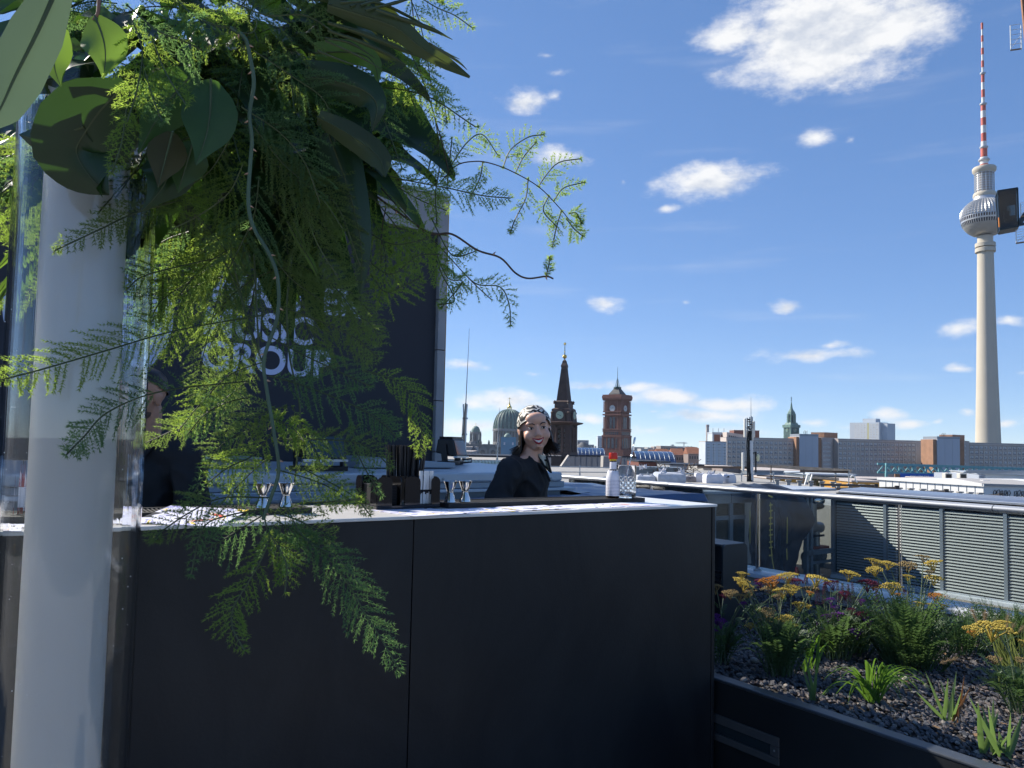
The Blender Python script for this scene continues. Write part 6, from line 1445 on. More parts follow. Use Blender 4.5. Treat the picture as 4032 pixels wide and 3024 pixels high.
for i, (x, y, lb) in enumerate(((2532, 1836, 'white plastic sheet tuft above the mixing glass rim'), (2612, 1846, 'white plastic sheet tuft left of the bags'), (2800, 1862, 'white plastic sheet tuft on top of the bags'), (2680, 1852, 'small white sheet tuft right of the debris'))):
    m = MB(); rr = random.Random(i); p = atY(x, y + 8, 45)
    for k in range(22):
        a = rr.uniform(0, 6.28); r_ = rr.uniform(.05, .28); b = Vector((math.cos(a) * r_, rr.uniform(-.15, .15), rr.uniform(0, .3))); c = Vector((math.cos(a + .7) * r_, rr.uniform(-.15, .15), rr.uniform(-.12, .15))); m.pts([(0, 0, 0), b, c], [(0, 1, 2)])
    o = m.build('plastic_sheet', M_bag); o.location = p; tag(o, lb, 'plastic sheet', 'plastic sheets on the construction roof')
rr = random.Random(8); m = MB()
for k in range(60):
    p = atY(rr.uniform(2560, 2740), rr.uniform(1836, 1880), 50); q = p + Vector((rr.uniform(-.8, .8), rr.uniform(-.3, .3), rr.uniform(-.3, .5))); m.bar(p, q, .05, .03)
tag(m.build('debris_heap', M_plankd), 'heap of splintered boards and rubble between bags and brick building', 'debris', kind='stuff')
simple_block('dumpster', 'long grey skip behind the film wrapped piles', 2470, 1842, 2690, 1852, 50, 2, M_greypaint, 'skip', roofm=M_greypaint)
# white leaning props
for i, (x, lb) in enumerate(((3176, 'left white leaning prop by the plank end'), (3194, 'right white leaning prop by the plank end'))):
    p, q = atY(x - 8, 1910, 44), atY(x + 4, 1868, 44); o = MB().bar((0, 0, 0), q - p, .11, .05).build('prop', M_whitepaint); o.location = p; tag(o, lb, 'prop', 'white props')
o = MB().tube([(0, 0, 0), (.12, 0, .12), (.26, 0, .06), (.3, 0, -.12), (.42, 0, -.3)], .045, 8).build('hose_roll', M_whitepaint); o.location = atY(3348, 1880, 47); tag(o, 'white twisted hose hanging at the scaffold end', 'hose')

# antenna mast
am = root('antenna_mast', 'mobile phone antenna mast with white panels and cable bundles', 'antenna mast', atY(2955, 1905, Ys)); q0 = am.location.copy()
def al(x, y, d=0.0): return atY(x, y, Ys + d) - q0
for (x, y0, d) in ((2942, 1645, 0), (2952, 1642, .3), (2958, 1638, 0), (2962, 1642, .35)): MB().tube([al(x + 2, 1915, d), al(x, y0, d)], .045, 8).build('tube', M_galv, am, True)
MB().tube([al(2957, 1640, .1), al(2957, 1563, .1)], [.02, .008], 6).build('lightning_rod', M_galv, am)
MB().tube([al(2960, 1890, -.1), al(2957, 1735, -.1)], .11, 10).build('white_pole', M_ltgrey, am, True)
br = MB()
for k in range(26):
    y = 1650 + k * 9.4; br.bar(al(2942, y), al(2962, y + 3, .35), .05); br.sph(al(2947 + (k % 3) * 4, y + 2, -.1), (.09, .08, .05), 6, 5)
tag(br.build('brackets', M_dark, am), kind='stuff')
M_panelw = mat('antenna_white_panel', (.60, .59, .54), .5, var=.05)
for (x0, y0, x1, y1) in ((2929, 1648, 2937, 1722), (2964, 1659, 2972, 1722), (2921, 1782, 2930, 1856), (2960, 1690, 2966, 1735)):
    a, b = al(x0, y1, -.15), al(x1, y0, -.15); MB().box(a.x, b.x, a.y - .1, a.y + .1, a.z, b.z).build('panel_antenna', M_panelw, am, bevel=.03); MB().bar(Vector(((a.x + b.x) / 2, a.y + .1, (a.z + b.z) / 2)), al(2950, (y0 + y1) / 2, .1), .06).build('panel_arm', M_galv, am)
cbm = MB(); rr = random.Random(6)
for k in range(9):
    x = 2942 + k * 2.2; cbm.tube([al(x + rr.uniform(-2, 2), 1700 + j * 28, -.12 + rr.uniform(-.05, .05)) for j in range(8)], .03, 5)
tag(cbm.build('cable_bundle', M_dark, am), kind='stuff')
a = al(2976, 1840); MB().tube([al(2976, 1860), al(2976, 1778)], .05, 8).build('side_tube', M_dark, am); MB().bar(al(2976, 1782), al(2958, 1786), .08).build('side_arm', M_dark, am); MB().sph(al(2985, 1802, -.1), (.1, .08, .24), 10, 8).build('cover_bag', mat('pale_yellow_cover', (.62, .62, .40), .7), am, True)
MB().bar(al(2935, 1900), al(2995, 1902), .3, .12).build('footing', M_concrete, am)
# roof beams and brackets beyond the louvre cap
M_beam = mat('brown_steel_beam', (.055, .048, .046), .55, .2, var=.2, scale=1.5)
for i, (x0, y0, x1, y1, Y, lb) in enumerate(((3290, 1925, 3532, 1922, 15.5, 'first dark steel roof beam beyond the louvre screen'), (3525, 1940, 3726, 1936, 14.5, 'second dark steel roof beam beyond the louvre screen'), (3760, 1958, 3940, 1952, 13.5, 'third dark steel roof beam beyond the louvre screen'), (3230, 1908, 3450, 1914, 19, 'rear dark steel roof beam left of the white parapet'))):
    p, q = atY(x0, y0, Y + .8), atY(x1, y1, Y); o = MB().bar((0, 0, 0), q - p, .06, .055).build('steel_beam', M_beam); o.location = p; tag(o, lb, 'beam', 'steel beams on the neighbour roof')
    MB().box(-.04, .04, -.02, .02, -.035, .05).build('end_plate', M_beam, o, loc=q - p)
kn = 0
for (xa, ya, xb, yb_, n, Y) in ((3060, 1893, 3280, 1902, 6, 24), (3540, 1925, 3680, 1932, 4, 16), (3740, 1938, 3860, 1945, 4, 15.5), (3940, 1958, 4030, 1962, 3, 14), (3300, 1908, 3440, 1914, 4, 20)):
    for i in range(n):
        p = atY(xa + (xb - xa) * i / max(1, n - 1), ya + (yb_ - ya) * i / max(1, n - 1), Y); t = root('roof_bracket', 'small grey roof bracket knob beyond the louvre screen', 'bracket', p, 0, 'roof brackets'); s = Y / 16
        MB().box(-.06 * s, .06 * s, -.05, .05, .0, .03 * s).build('cap', M_concrete, t, bevel=.01); MB().box(-.035 * s, .035 * s, -.03, .03, -.09 * s, 0).build('stem', M_concrete, t)
bstruct('neighbour_roof_deck', MB().box(11.6, 16, -12, 9, -3, .48), M_concrete)
# FOOD signs behind the handrail
for i, (x0, x1, bd, lb) in enumerate(((2289, 2361, 'FOOD', 'white sign lettered FOOD left of the red capped bottle'), (2375, 2450, 'BAR', 'white sign half hidden behind the red capped bottle'))):
    a, b = atY(x0, 1915, 8.2), atY(x1, 1878, 8.2); t = root('food_sign', lb, 'sign', a, R(-2), 'white signs behind the handrail'); w, hh = b.x - a.x, b.z - a.z
    MB().box(0, w, 0, .01, 0, hh).build('board', M_whitepaint, t)
    if i == 0: text(bd, .046, (w * .08, -.002, .014), M_dark, t, xs=.98)
    MB().box(w * .05, w * .09, .011, .03, -1.6, hh).build('stake', M_galv, t)
# ================================================================== tall glass vase and its greenery
VX0, VY0, VH = -.708, 1.25, 1.96
vs = root('floor_vase', 'tall glass cylinder vase with white inner tube at the left', 'vase', (VX0, VY0, 0), 0)
M_vglass = mat('vase_glass', (.985, 1.0, .995), .015, var=0, trans=1.0, ior=1.46)
n_, l_, p_ = nodes_of(M_vglass)
tcv = n_.new('ShaderNodeTexCoord'); mpv = n_.new('ShaderNodeMapping'); mpv.inputs['Scale'].default_value = (60, 60, .7); nzv = n_.new('ShaderNodeTexNoise'); nzv.inputs['Scale'].default_value = 1; nzv.inputs['Detail'].default_value = 3
bpv = n_.new('ShaderNodeBump'); bpv.inputs['Strength'].default_value = .12; bpv.inputs['Distance'].default_value = .004
l_.new(tcv.outputs['Object'], mpv.inputs[0]); l_.new(mpv.outputs[0], nzv.inputs['Vector']); l_.new(nzv.outputs['Fac'], bpv.inputs['Height']); l_.new(bpv.outputs[0], p_.inputs['Normal'])
M_inner = mat('white_satin_tube', (.86, .85, .83), .28, var=.05, scale=3, transl=.35, tcol=(.85, .86, .85))
gm = MB(); RO, RI = .104, .096
gm.lathe([(RO, .03), (RO, VH), (RI, VH), (RI, .04)], 96, cap=False)
N = 96; gm.f += [[3 * N + k, 3 * N + (k + 1) % N, (k + 1) % N, k] for k in range(N)]
gm.build('glass_tube', M_vglass, vs, True)
MB().lathe([(.062, .032), (.062, VH - .02), (.057, VH - .02), (.057, .06)], 64).build('inner_tube', M_inner, vs, True)
MB().lathe([(.19, 0), (.19, .012), (.11, .02), (.105, .03)], 64).build('base_plate', M_blackgloss, vs, True)
# specks and bubbles on the glass
bb = MB(); rr = random.Random(3)
for i in range(150):
    a = rr.uniform(R(180), R(360)); z = rr.uniform(.8, 1.6); r_ = rr.choice([.0004, .0006, .0009]); bb.sph((RO * math.cos(a), RO * math.sin(a), z), r_, 5, 4)
tag(bb.build('water_specks', mat('white_speck', (.8, .82, .82), .4, var=0), vs), kind='stuff')

ar = root('greenery_arrangement', 'large hanging arrangement of dark leaves, palm and asparagus fern in the vase', 'plant arrangement', (VX0, VY0, VH))
AO = ar.location.copy()
M_fern = leafmat('asparagus_fern', (.09, .145, .04), (.44, .62, .10), .55, .6, .35, 7)
M_fern2 = leafmat('asparagus_fern_olive', (.085, .125, .045), (.32, .46, .11), .6, .55, .4, 7)
M_fern3 = leafmat('asparagus_fern_bluegreen', (.06, .12, .06), (.26, .46, .14), .55, .55, .3, 7)
M_fstem = leafmat('fern_stem', (.075, .10, .045), (.1, .15, .04), .5, .1)
M_bark = mat('brown_twig', (.055, .038, .026), .7, var=.3, scale=60)
M_leafd = leafmat('dark_glossy_leaf', (.016, .040, .016), (.06, .16, .02), .32, .22, .3, 8, .5)
M_leafm = leafmat('mid_green_leaf', (.035, .075, .025), (.14, .30, .03), .4, .3, .3, 8, .45)
M_leafl = leafmat('light_green_leaf', (.10, .18, .045), (.30, .50, .06), .45, .35, .22, 8, .4)
M_palm = leafmat('palm_blade', (.040, .055, .022), (.16, .22, .04), .4, .25, .3, 12, .5)
def smooth_path(P, n):
    """Catmull-Rom through the points"""
    P = [Vector(p) for p in P]; P = [P[0] * 2 - P[1]] + P + [P[-1] * 2 - P[-2]]; out = []; segs = len(P) - 3
    for i in range(n + 1):
        u = i / n * segs; k = min(int(u), segs - 1); t = u - k; a, b, c, d = P[k:k + 4]
        out.append(.5 * ((2 * b) + (c - a) * t + (2 * a - 5 * b + 4 * c - d) * t * t + (3 * b - a - 3 * c + d) * t ** 3))
    return out
def frond(pxs, Y0, Y1, width, seed, mt=None, dens=1.0, droop=.25, stem=.0009, start=.06, world_pts=None, taper=1.0):
    rr = random.Random(seed); ng = np.random.default_rng(seed)
    W = world_pts or [atY(x, y, Y0 + (Y1 - Y0) * i / (len(pxs) - 1)) for i, (x, y) in enumerate(pxs)]
    Ltot = sum((W[i + 1] - W[i]).length for i in range(len(W) - 1)); n = max(12, int(Ltot / .0085 * dens)); path = smooth_path(W, n)
    st_ = MB(); st_.tube([p - AO for p in path[::max(1, n // 24)] + [path[-1]]], [stem * 1.3] * (len(path[::max(1, n // 24)])) + [stem * .5], 4, False)
    tilt = rr.uniform(-.6, .6); V_, Fn = [], 0
    for i in range(int(n * start), n + 1):
        t = i / n; d = (path[min(i + 1, n)] - path[max(i - 1, 0)]).normalized(); view = (path[i] - CAMP).normalized()
        side = d.cross(view)
        if side.length < .1: side = d.cross(Vector((0, 0, 1)))
        side.normalize(); nrm = side.cross(d); side = side * math.cos(tilt) + nrm * math.sin(tilt)
        env = min(1, (t - start) / .18 + .25) * (1 - t ** 2.6 * taper) + .06
        for sg in (-1, 1):
            if rr.random() < .1: continue
            L = width * env * rr.uniform(.6, 1.15); bd = (side * sg * .8 + d * rr.uniform(.4, .85) + nrm * rr.uniform(-.35, .35)).normalized()
            m = max(2, int(L / .0048)); p = path[i] - AO; P = []
            for j in range(m):
                bd = (bd + Vector((0, 0, -droop * .10)) + d * .02).normalized(); p = p + bd * (L / m); P.append(p[:])
            K = 7; P = np.repeat(np.array(P), K, 0); N = len(P)
            v = ng.normal(size=(N, 3)); v /= np.linalg.norm(v, axis=1)[:, None]; fall = np.repeat(1.12 - .5 * np.arange(m) / m, K)
            v = v * (ng.uniform(.0042, .0078, N) * fall)[:, None] + np.array(bd) * .0035
            w = np.cross(v, np.array(view)); w /= (np.linalg.norm(w, axis=1)[:, None] + 1e-9); w *= .00052
            V_.append(np.stack([P - w, P + w, P + v], 1).reshape(-1, 3))
            b0 = np.array(path[i] - AO); e = np.array(p); w = np.cross(e - b0, np.array(view)); w = w / (np.linalg.norm(w) + 1e-9) * .0005
            V_.append(np.array([b0 - w, b0 + w, e]))
    V_ = np.concatenate(V_); T_ = len(V_) // 3
    me = bpy.data.meshes.new('needles'); me.vertices.add(len(V_)); me.vertices.foreach_set('co', V_.astype(np.float32).ravel())
    me.loops.add(T_ * 3); me.loops.foreach_set('vertex_index', np.arange(T_ * 3, dtype=np.int32)); me.polygons.add(T_); me.polygons.foreach_set('loop_start', np.arange(0, T_ * 3, 3, dtype=np.int32)); me.update(calc_edges=True)
    global NEED; NEED += T_
    f = st_.build('fern_frond', M_fstem, ar); link('needles', me, mt or M_fern, f)
    return f
NEED = 0
FR = [ # left sprays across the vase
 ([(1040, 1240), (700, 1300), (420, 1380), (180, 1450), (0, 1497)], 1.30, 1.02, .075, 0), ([(980, 1500), (640, 1540), (430, 1620), (330, 1720), (262, 1790)], 1.28, 1.08, .05, 2), ([(900, 740), (560, 830), (400, 900), (212, 988)], 1.22, 1.08, .04, 1),
 ([(1000, 1480), (820, 1620), (690, 1690), (560, 1750)], 1.4, 1.35, .05, 1), ([(880, 1010), (700, 1050), (560, 1090), (500, 1140)], 1.3, 1.2, .06, 0),
 ([(900, 1000), (760, 1100), (640, 1180), (590, 1260)], 1.35, 1.3, .07, 1), ([(820, 900), (700, 1000), (640, 1100), (620, 1250)], 1.45, 1.45, .07, 0),
 # centre mass, hanging
 ([(950, 800), (900, 1000), (850, 1200), (800, 1400), (770, 1560)], 1.35, 1.4, .09, 1), ([(1000, 780), (1020, 1000), (980, 1250), (930, 1480), (900, 1600)], 1.4, 1.42, .09, 1), ([(1080, 760), (1130, 980), (1180, 1180), (1230, 1340), (1300, 1440)], 1.38, 1.4, .09, 1),
 ([(880, 820), (820, 960), (740, 1120), (680, 1300), (660, 1420)], 1.42, 1.4, .08, 0), ([(1150, 760), (1260, 950), (1330, 1120), (1400, 1280), (1450, 1420)], 1.42, 1.45, .08, 1), ([(1000, 900), (900, 1080), (870, 1260), (820, 1380)], 1.5, 1.5, .09, 0),
 ([(1060, 980), (1150, 1100), (1300, 1200), (1440, 1260), (1500, 1330)], 1.3, 1.35, .08, 1), ([(1090, 1200), (1250, 1260), (1400, 1330), (1490, 1410)], 1.28, 1.3, .075, 1), ([(1070, 1330), (1200, 1400), (1350, 1470), (1460, 1520)], 1.3, 1.3, .07, 2),
 ([(1060, 1480), (1200, 1520), (1400, 1600), (1500, 1660), (1560, 1720)], 1.3, 1.32, .06, 2), ([(1440, 1460), (1560, 1500), (1640, 1590), (1660, 1700), (1650, 1790)], 1.34, 1.36, .045, 0), ([(1070, 1730), (1250, 1730), (1430, 1750), (1540, 1840)], 1.3, 1.28, .045, 1),
 ([(1050, 1420), (900, 1480), (780, 1600), (700, 1700)], 1.33, 1.3, .06, 0), ([(1080, 1690), (1000, 1790), (900, 1840), (820, 1900)], 1.26, 1.24, .06, 0),
 ([(1060, 1800), (1000, 1850), (950, 1900), (890, 1960)], 1.3, 1.3, .05, 0), ([(1090, 1850), (1200, 1880), (1300, 1920), (1380, 1970)], 1.27, 1.27, .05, 1),
 ([(1150, 1600), (1200, 1700), (1250, 1790), (1260, 1830)], 1.33, 1.33, .045, 0), ([(1380, 1640), (1400, 1760), (1440, 1850), (1500, 1950)], 1.34, 1.34, .02, 2), ([(1180, 1840), (1300, 1900), (1400, 1960), (1455, 2025)], 1.26, 1.24, .03, 1), ([(1200, 1980), (1300, 1975), (1420, 1965)], 1.24, 1.22, .025, 0),
 # bottom sprays
 ([(1060, 1960), (880, 1960), (760, 2010), (640, 2090), (610, 2130)], 1.22, 1.15, .05, 1), ([(1060, 2000), (900, 2030), (800, 2080), (752, 2262)], 1.2, 1.16, .03, 2), ([(1060, 2010), (1150, 2040), (1240, 2080), (1310, 2120)], 1.22, 1.2, .05, 1), ([(1050, 2020), (950, 2080), (870, 2130), (800, 2170)], 1.22, 1.2, .055, 2),
 ([(1040, 2030), (1060, 2100), (1120, 2150), (1180, 2200)], 1.2, 1.2, .06, 2), ([(1090, 2050), (1260, 2160), (1370, 2300), (1440, 2420), (1510, 2530), (1575, 2645)], 1.2, 1.16, .055, 2), ([(1070, 2080), (1040, 2180), (980, 2290), (920, 2390), (915, 2470), (962, 2560)], 1.16, 1.12, .05, 0), ([(1060, 2100), (1110, 2180), (1130, 2240), (1122, 2330)], 1.15, 1.13, .035, 0),
 ([(960, 1640), (880, 1720), (800, 1880), (715, 2010)], 1.3, 1.22, .02, 2), ([(1130, 2000), (1200, 2120), (1330, 2200), (1425, 2310)], 1.2, 1.17, .03, 2),
 # right of the bouquet
 ([(1330, 560), (1500, 690), (1640, 780), (1760, 830)], 1.35, 1.45, .07, 0), ([(1380, 640), (1560, 700), (1760, 740), (1900, 770), (2010, 780)], 1.35, 1.4, .05, 0), ([(1400, 700), (1520, 840), (1600, 950), (1640, 1060)], 1.35, 1.4, .07, 0), ([(1420, 800), (1500, 930), (1520, 1060), (1490, 1190)], 1.38, 1.4, .06, 0),
 ([(1430, 900), (1540, 960), (1640, 950), (1690, 935)], 1.36, 1.35, .055, 0), ([(1440, 1020), (1540, 1080), (1640, 1010), (1730, 1000)], 1.36, 1.35, .05, 0), ([(1460, 1080), (1520, 1150), (1600, 1120), (1660, 1090)], 1.36, 1.35, .05, 0), ([(1600, 900), (1700, 990), (1740, 1080), (1790, 1180), (1730, 1200)], 1.4, 1.4, .035, 0),
 ([(1700, 860), (1760, 980), (1800, 1010), (1870, 990)], 1.4, 1.4, .04, 0), ([(1690, 930), (1760, 1090), (1820, 1110), (1740, 1210)], 1.4, 1.4, .035, 0), ([(1820, 1070), (1880, 1120), (1970, 1130), (2005, 1200), (2010, 1280)], 1.42, 1.42, .03, 0),
 ([(1560, 100), (1640, 260), (1700, 420), (1730, 560)], 1.3, 1.38, .05, 0), ([(1500, 120), (1560, 220), (1600, 330), (1640, 440)], 1.32, 1.36, .06, 0), ([(1600, -40), (1650, 80), (1680, 220), (1700, 350)], 1.3, 1.35, .04, 0), ([(1640, -20), (1720, 30), (1790, 60), (1860, 110)], 1.3, 1.33, .03, 0), ([(1720, 500), (1730, 650), (1715, 760), (1720, 880)], 1.38, 1.38, .03, 0),
 ([(1690, 330), (1740, 380), (1760, 480)], 1.36, 1.36, .03, 0), ([(1780, 540), (1770, 640), (1760, 740)], 1.38, 1.38, .025, 0), ([(1770, 660), (1840, 560), (1900, 530), (1960, 610)], 1.38, 1.42, .035, 0), ([(1680, 700), (1700, 620), (1740, 540)], 1.38, 1.38, .03, 0), ([(1480, 640), (1540, 570), (1560, 530), (1600, 610)], 1.4, 1.42, .04, 0),
 # tufts along the arc
 ([(1980, 660), (2010, 590), (2080, 540), (2140, 530)], 1.42, 1.42, .03, 0), ([(2030, 680), (2060, 620), (2110, 560)], 1.42, 1.42, .022, 0), ([(2080, 700), (2070, 780), (2030, 860), (2010, 915)], 1.42, 1.42, .022, 0), ([(2120, 735), (2150, 690), (2200, 640), (2285, 625)], 1.42, 1.42, .025, 0), ([(2180, 790), (2220, 740), (2300, 718)], 1.42, 1.42, .02, 0),
 ([(2160, 770), (2140, 830), (2190, 890)], 1.42, 1.42, .022, 0), ([(2210, 830), (2190, 900), (2175, 970)], 1.42, 1.42, .022, 0), ([(2230, 860), (2260, 900), (2295, 930)], 1.42, 1.42, .028, 0), ([(2240, 840), (2270, 840), (2290, 880)], 1.42, 1.42, .018, 0), ([(1900, 640), (1890, 700), (1850, 780)], 1.42, 1.42, .02, 0), ([(2150, 1085), (2160, 1050), (2165, 1010)], 1.42, 1.42, .01, 0),
 # upper bouquet texture and left edge
 ([(500, 20), (620, 120), (720, 160), (800, 200)], 1.05, 1.02, .08, 2), ([(520, 80), (560, 200), (540, 350), (500, 480)], 1.03, 1.0, .06, 0), ([(600, 150), (640, 260), (690, 350), (735, 415)], 1.03, 1.0, .03, 0), ([(540, 250), (500, 420), (480, 560), (440, 680)], 1.02, 1.0, .03, 0), ([(560, 240), (600, 380), (640, 480)], 1.02, 1.0, .03, 2),
 ([(900, 0), (1050, 60), (1200, 60), (1320, 130)], 1.1, 1.15, .08, 1), ([(1000, 200), (1150, 300), (1280, 400), (1320, 560)], 1.15, 1.2, .08, 2), ([(950, 420), (1100, 520), (1200, 640), (1260, 800)], 1.15, 1.22, .09, 2), ([(1000, 500), (1120, 650), (1250, 760), (1350, 900)], 1.18, 1.25, .09, 1), ([(1050, 620), (1180, 720), (1320, 800), (1420, 1050)], 1.2, 1.28, .08, 1),
 ([(900, 560), (820, 680), (700, 760), (620, 820)], 1.15, 1.2, .08, 1), ([(960, 640), (900, 760), (780, 850), (680, 900)], 1.15, 1.2, .09, 0), ([(1020, 700), (1000, 850), (950, 960), (900, 1060)], 1.2, 1.25, .09, 2), ([(1160, 640), (1200, 820), (1250, 960), (1330, 1090)], 1.22, 1.28, .09, 1),
 ([(140, 560), (90, 700), (70, 820), (20, 930)], 1.5, 1.5, .08, 0), ([(170, 620), (150, 780), (120, 900), (40, 1000)], 1.5, 1.5, .08, 0), ([(60, 600), (20, 760), (-40, 880)], 1.45, 1.45, .09, 0), ([(140, 1000), (90, 1100), (0, 1180), (-40, 1250)], 1.5, 1.5, .03, 0), ([(100, 300), (60, 420), (40, 560)], 1.5, 1.5, .08, 2), ([(700, 0), (760, 60), (850, 100), (930, 110)], 1.05, 1.02, .07, 0)]
rx = random.Random(77)
for i in range(11):   # layered sprays of the hanging mass
    x0, y0 = 1000 + rx.gauss(0, 130), rx.uniform(720, 1150); sg = rx.choice((-1, 1)); L = rx.uniform(180, 380)
    FR.append(([(x0, y0), (x0 + sg * L * .35, y0 + L * .12), (x0 + sg * L * .7, y0 + L * .36), (x0 + sg * L, y0 + L * .72)], rx.uniform(1.24, 1.5), rx.uniform(1.24, 1.5), rx.uniform(.06, .085), rx.choice((0, 1, 1, 2))))
for i in range(4):
    x0, y0 = rx.uniform(960, 1130), rx.uniform(1550, 2040); sg = rx.choice((-1, 1)); L = rx.uniform(150, 300)
    FR.append(([(x0, y0), (x0 + sg * L * .4, y0 + L * .1), (x0 + sg * L * .75, y0 + L * .3), (x0 + sg * L, y0 + L * .6)], 1.28, rx.uniform(1.2, 1.34), rx.uniform(.045, .06), rx.choice((0, 1, 1, 2))))
FMAT = [M_fern, M_fern2, M_fern3]
for i, (pts, y0, y1, w, k) in enumerate(FR): frond(pts, y0, y1, w, 100 + i, FMAT[k], dens=.85 if w > .06 else 1.0, droop=.5 if w < .05 else .25)

def ribbon(name, pxs, ws, Y0, Y1, mt, fold=.3, twist=0.0, n=16, lobes=None, wave=0.0):
    """leaf along a picture path: ws are full widths in picture pixels"""
    m = len(pxs); W = [atY(x, y, Y0 + (Y1 - Y0) * i / (m - 1)) for i, (x, y) in enumerate(pxs)]; path = smooth_path(W, n); mb = MB(); K = 6
    for i in range(n + 1):
        t = i / n; u = t * (m - 1); k = min(int(u), m - 2); w = ws[k] + (ws[k + 1] - ws[k]) * (u - k); w = w * path[i].y / F
        d = (path[min(i + 1, n)] - path[max(i - 1, 0)]).normalized(); view = (path[i] - CAMP).normalized(); s = d.cross(view).normalized(); nr = s.cross(d)
        a = twist * (t - .3); s2 = s * math.cos(a) + nr * math.sin(a); n2 = -s * math.sin(a) + nr * math.cos(a)
        for j in range(K + 1):
            q = j / K * 2 - 1; z = fold * abs(q) ** 1.3 + wave * math.sin(t * 11 + q * 2.0) * abs(q)
            mb.v.append(path[i] - AO + s2 * (q * w / 2) + n2 * (z * w / 2))
    for i in range(n):
        for j in range(K): a = i * (K + 1) + j; mb.f.append([a, a + 1, a + K + 2, a + K + 1])
    o = mb.build(name, mt, ar, 2)
    mb2 = MB(); mb2.tube([p - AO - (p - CAMP).normalized() * .0012 for p in path], [.0016 * (1.2 - i / n) for i in range(n + 1)], 4, False); mb2.build('midrib', M_fstem, o)
    return o
HW = [.25, .75, 1.0, .97, .8, .5, .22, .02]
def heart(bx, by, tx, ty, wpx_, Yb, Yt, mt, bend=(0, 0), fold=.3, twist=0.3, wave=.06):
    n = len(HW); pts = [(bx + (tx - bx) * i / (n - 1) + bend[0] * math.sin(math.pi * i / (n - 1)), by + (ty - by) * i / (n - 1) + bend[1] * math.sin(math.pi * i / (n - 1))) for i in range(n)]
    return ribbon('leaf', pts, [w * wpx_ for w in HW], Yb, Yt, mt, fold, twist, 18, None, wave)
heart(371, 60, 405, 310, 180, 1.0, .98, M_leafl, (25, 0)); heart(255, 110, 240, 342, 125, 1.0, .97, M_leafl, (-35, 0)); heart(770, 280, 545, 605, 210, 1.08, 1.05, M_leafm, (-10, -20)); heart(830, 312, 772, 650, 215, 1.05, 1.02, M_leafm, (20, 10))
heart(680, 520, 622, 738, 150, 1.06, 1.05, leafmat('bronze_leaf', (.06, .06, .03), (.16, .15, .03)), (0, 0)); heart(900, 455, 862, 545, 60, 1.1, 1.08, M_leafm); heart(640, 560, 560, 830, 210, 1.12, 1.1, M_leafd, (60, 0)); heart(760, 560, 700, 760, 160, 1.1, 1.1, M_leafm)
# wide dark monstera leaf in front of the tube
ribbon('leaf', [(500, 330), (400, 430), (330, 530), (300, 600), (350, 690), (430, 768)], [60, 300, 360, 330, 200, 4], 1.06, 1.1, M_leafd, .22, -.5, 18)
ribbon('leaf', [(330, 500), (230, 530), (140, 545), (75, 530)], [120, 150, 110, 3], 1.07, 1.1, M_leafd, .3, .3)
ribbon('leaf', [(220, 420), (160, 470), (90, 480), (20, 440)], [50, 120, 100, 3], 1.2, 1.25, M_leafd)
ribbon('leaf', [(330, 180), (280, 240), (200, 280), (120, 260)], [80, 180, 150, 3], 1.15, 1.18, M_leafd)
# near pale leaf at the left edge
ribbon('leaf', [(230, -60), (150, 120), (60, 300), (0, 430), (-60, 520)], [120, 190, 200, 140, 6], .62, .6, mat('pale_near_leaf', (.10, .14, .095), .55, var=.1, transl=.22, tcol=(.18, .28, .14)), .2)
# dark lobes at the right of the bouquet
ribbon('leaf', [(1240, 210), (1340, 205), (1430, 215), (1475, 255), (1491, 328)], [80, 100, 85, 60, 3], 1.22, 1.2, M_leafl, .3, .3)
ribbon('leaf', [(1200, 300), (1330, 320), (1440, 360), (1485, 420), (1465, 518)], [120, 140, 130, 80, 3], 1.18, 1.2, M_leafd, .3, .5)
ribbon('leaf', [(1250, 460), (1360, 520), (1450, 580), (1500, 630), (1517, 697)], [60, 100, 105, 90, 3], 1.18, 1.15, M_palm, .35, .4)
ribbon('leaf', [(1290, 520), (1350, 680), (1400, 850), (1425, 1000), (1420, 1180)], [120, 170, 120, 70, 3], 1.26, 1.3, M_leafd, .3, .2); ribbon('leaf', [(1350, 540), (1390, 620), (1400, 720), (1340, 800)], [40, 70, 60, 3], 1.3, 1.3, M_leafm)
ribbon('leaf', [(1130, 870), (1180, 960), (1230, 1040), (1260, 1120)], [10, 26, 24, 2], 1.3, 1.32, M_leafl); ribbon('leaf', [(1155, 860), (1190, 960), (1215, 1030)], [10, 24, 2], 1.3, 1.32, M_leafl)
ribbon('leaf', [(640, 1080), (640, 1180), (630, 1260), (616, 1270)], [30, 32, 14, 2], 1.36, 1.36, M_leafl)
for (a, b, c, d) in ((95, 1000, -20, 1210), (85, 960, -30, 1080), (60, 1060, -40, 1200)): ribbon('leaf', [(a, b), ((a + c) / 2 + 10, (b + d) / 2 - 10), (c, d)], [16, 26, 3], 1.45, 1.4, M_leafl)
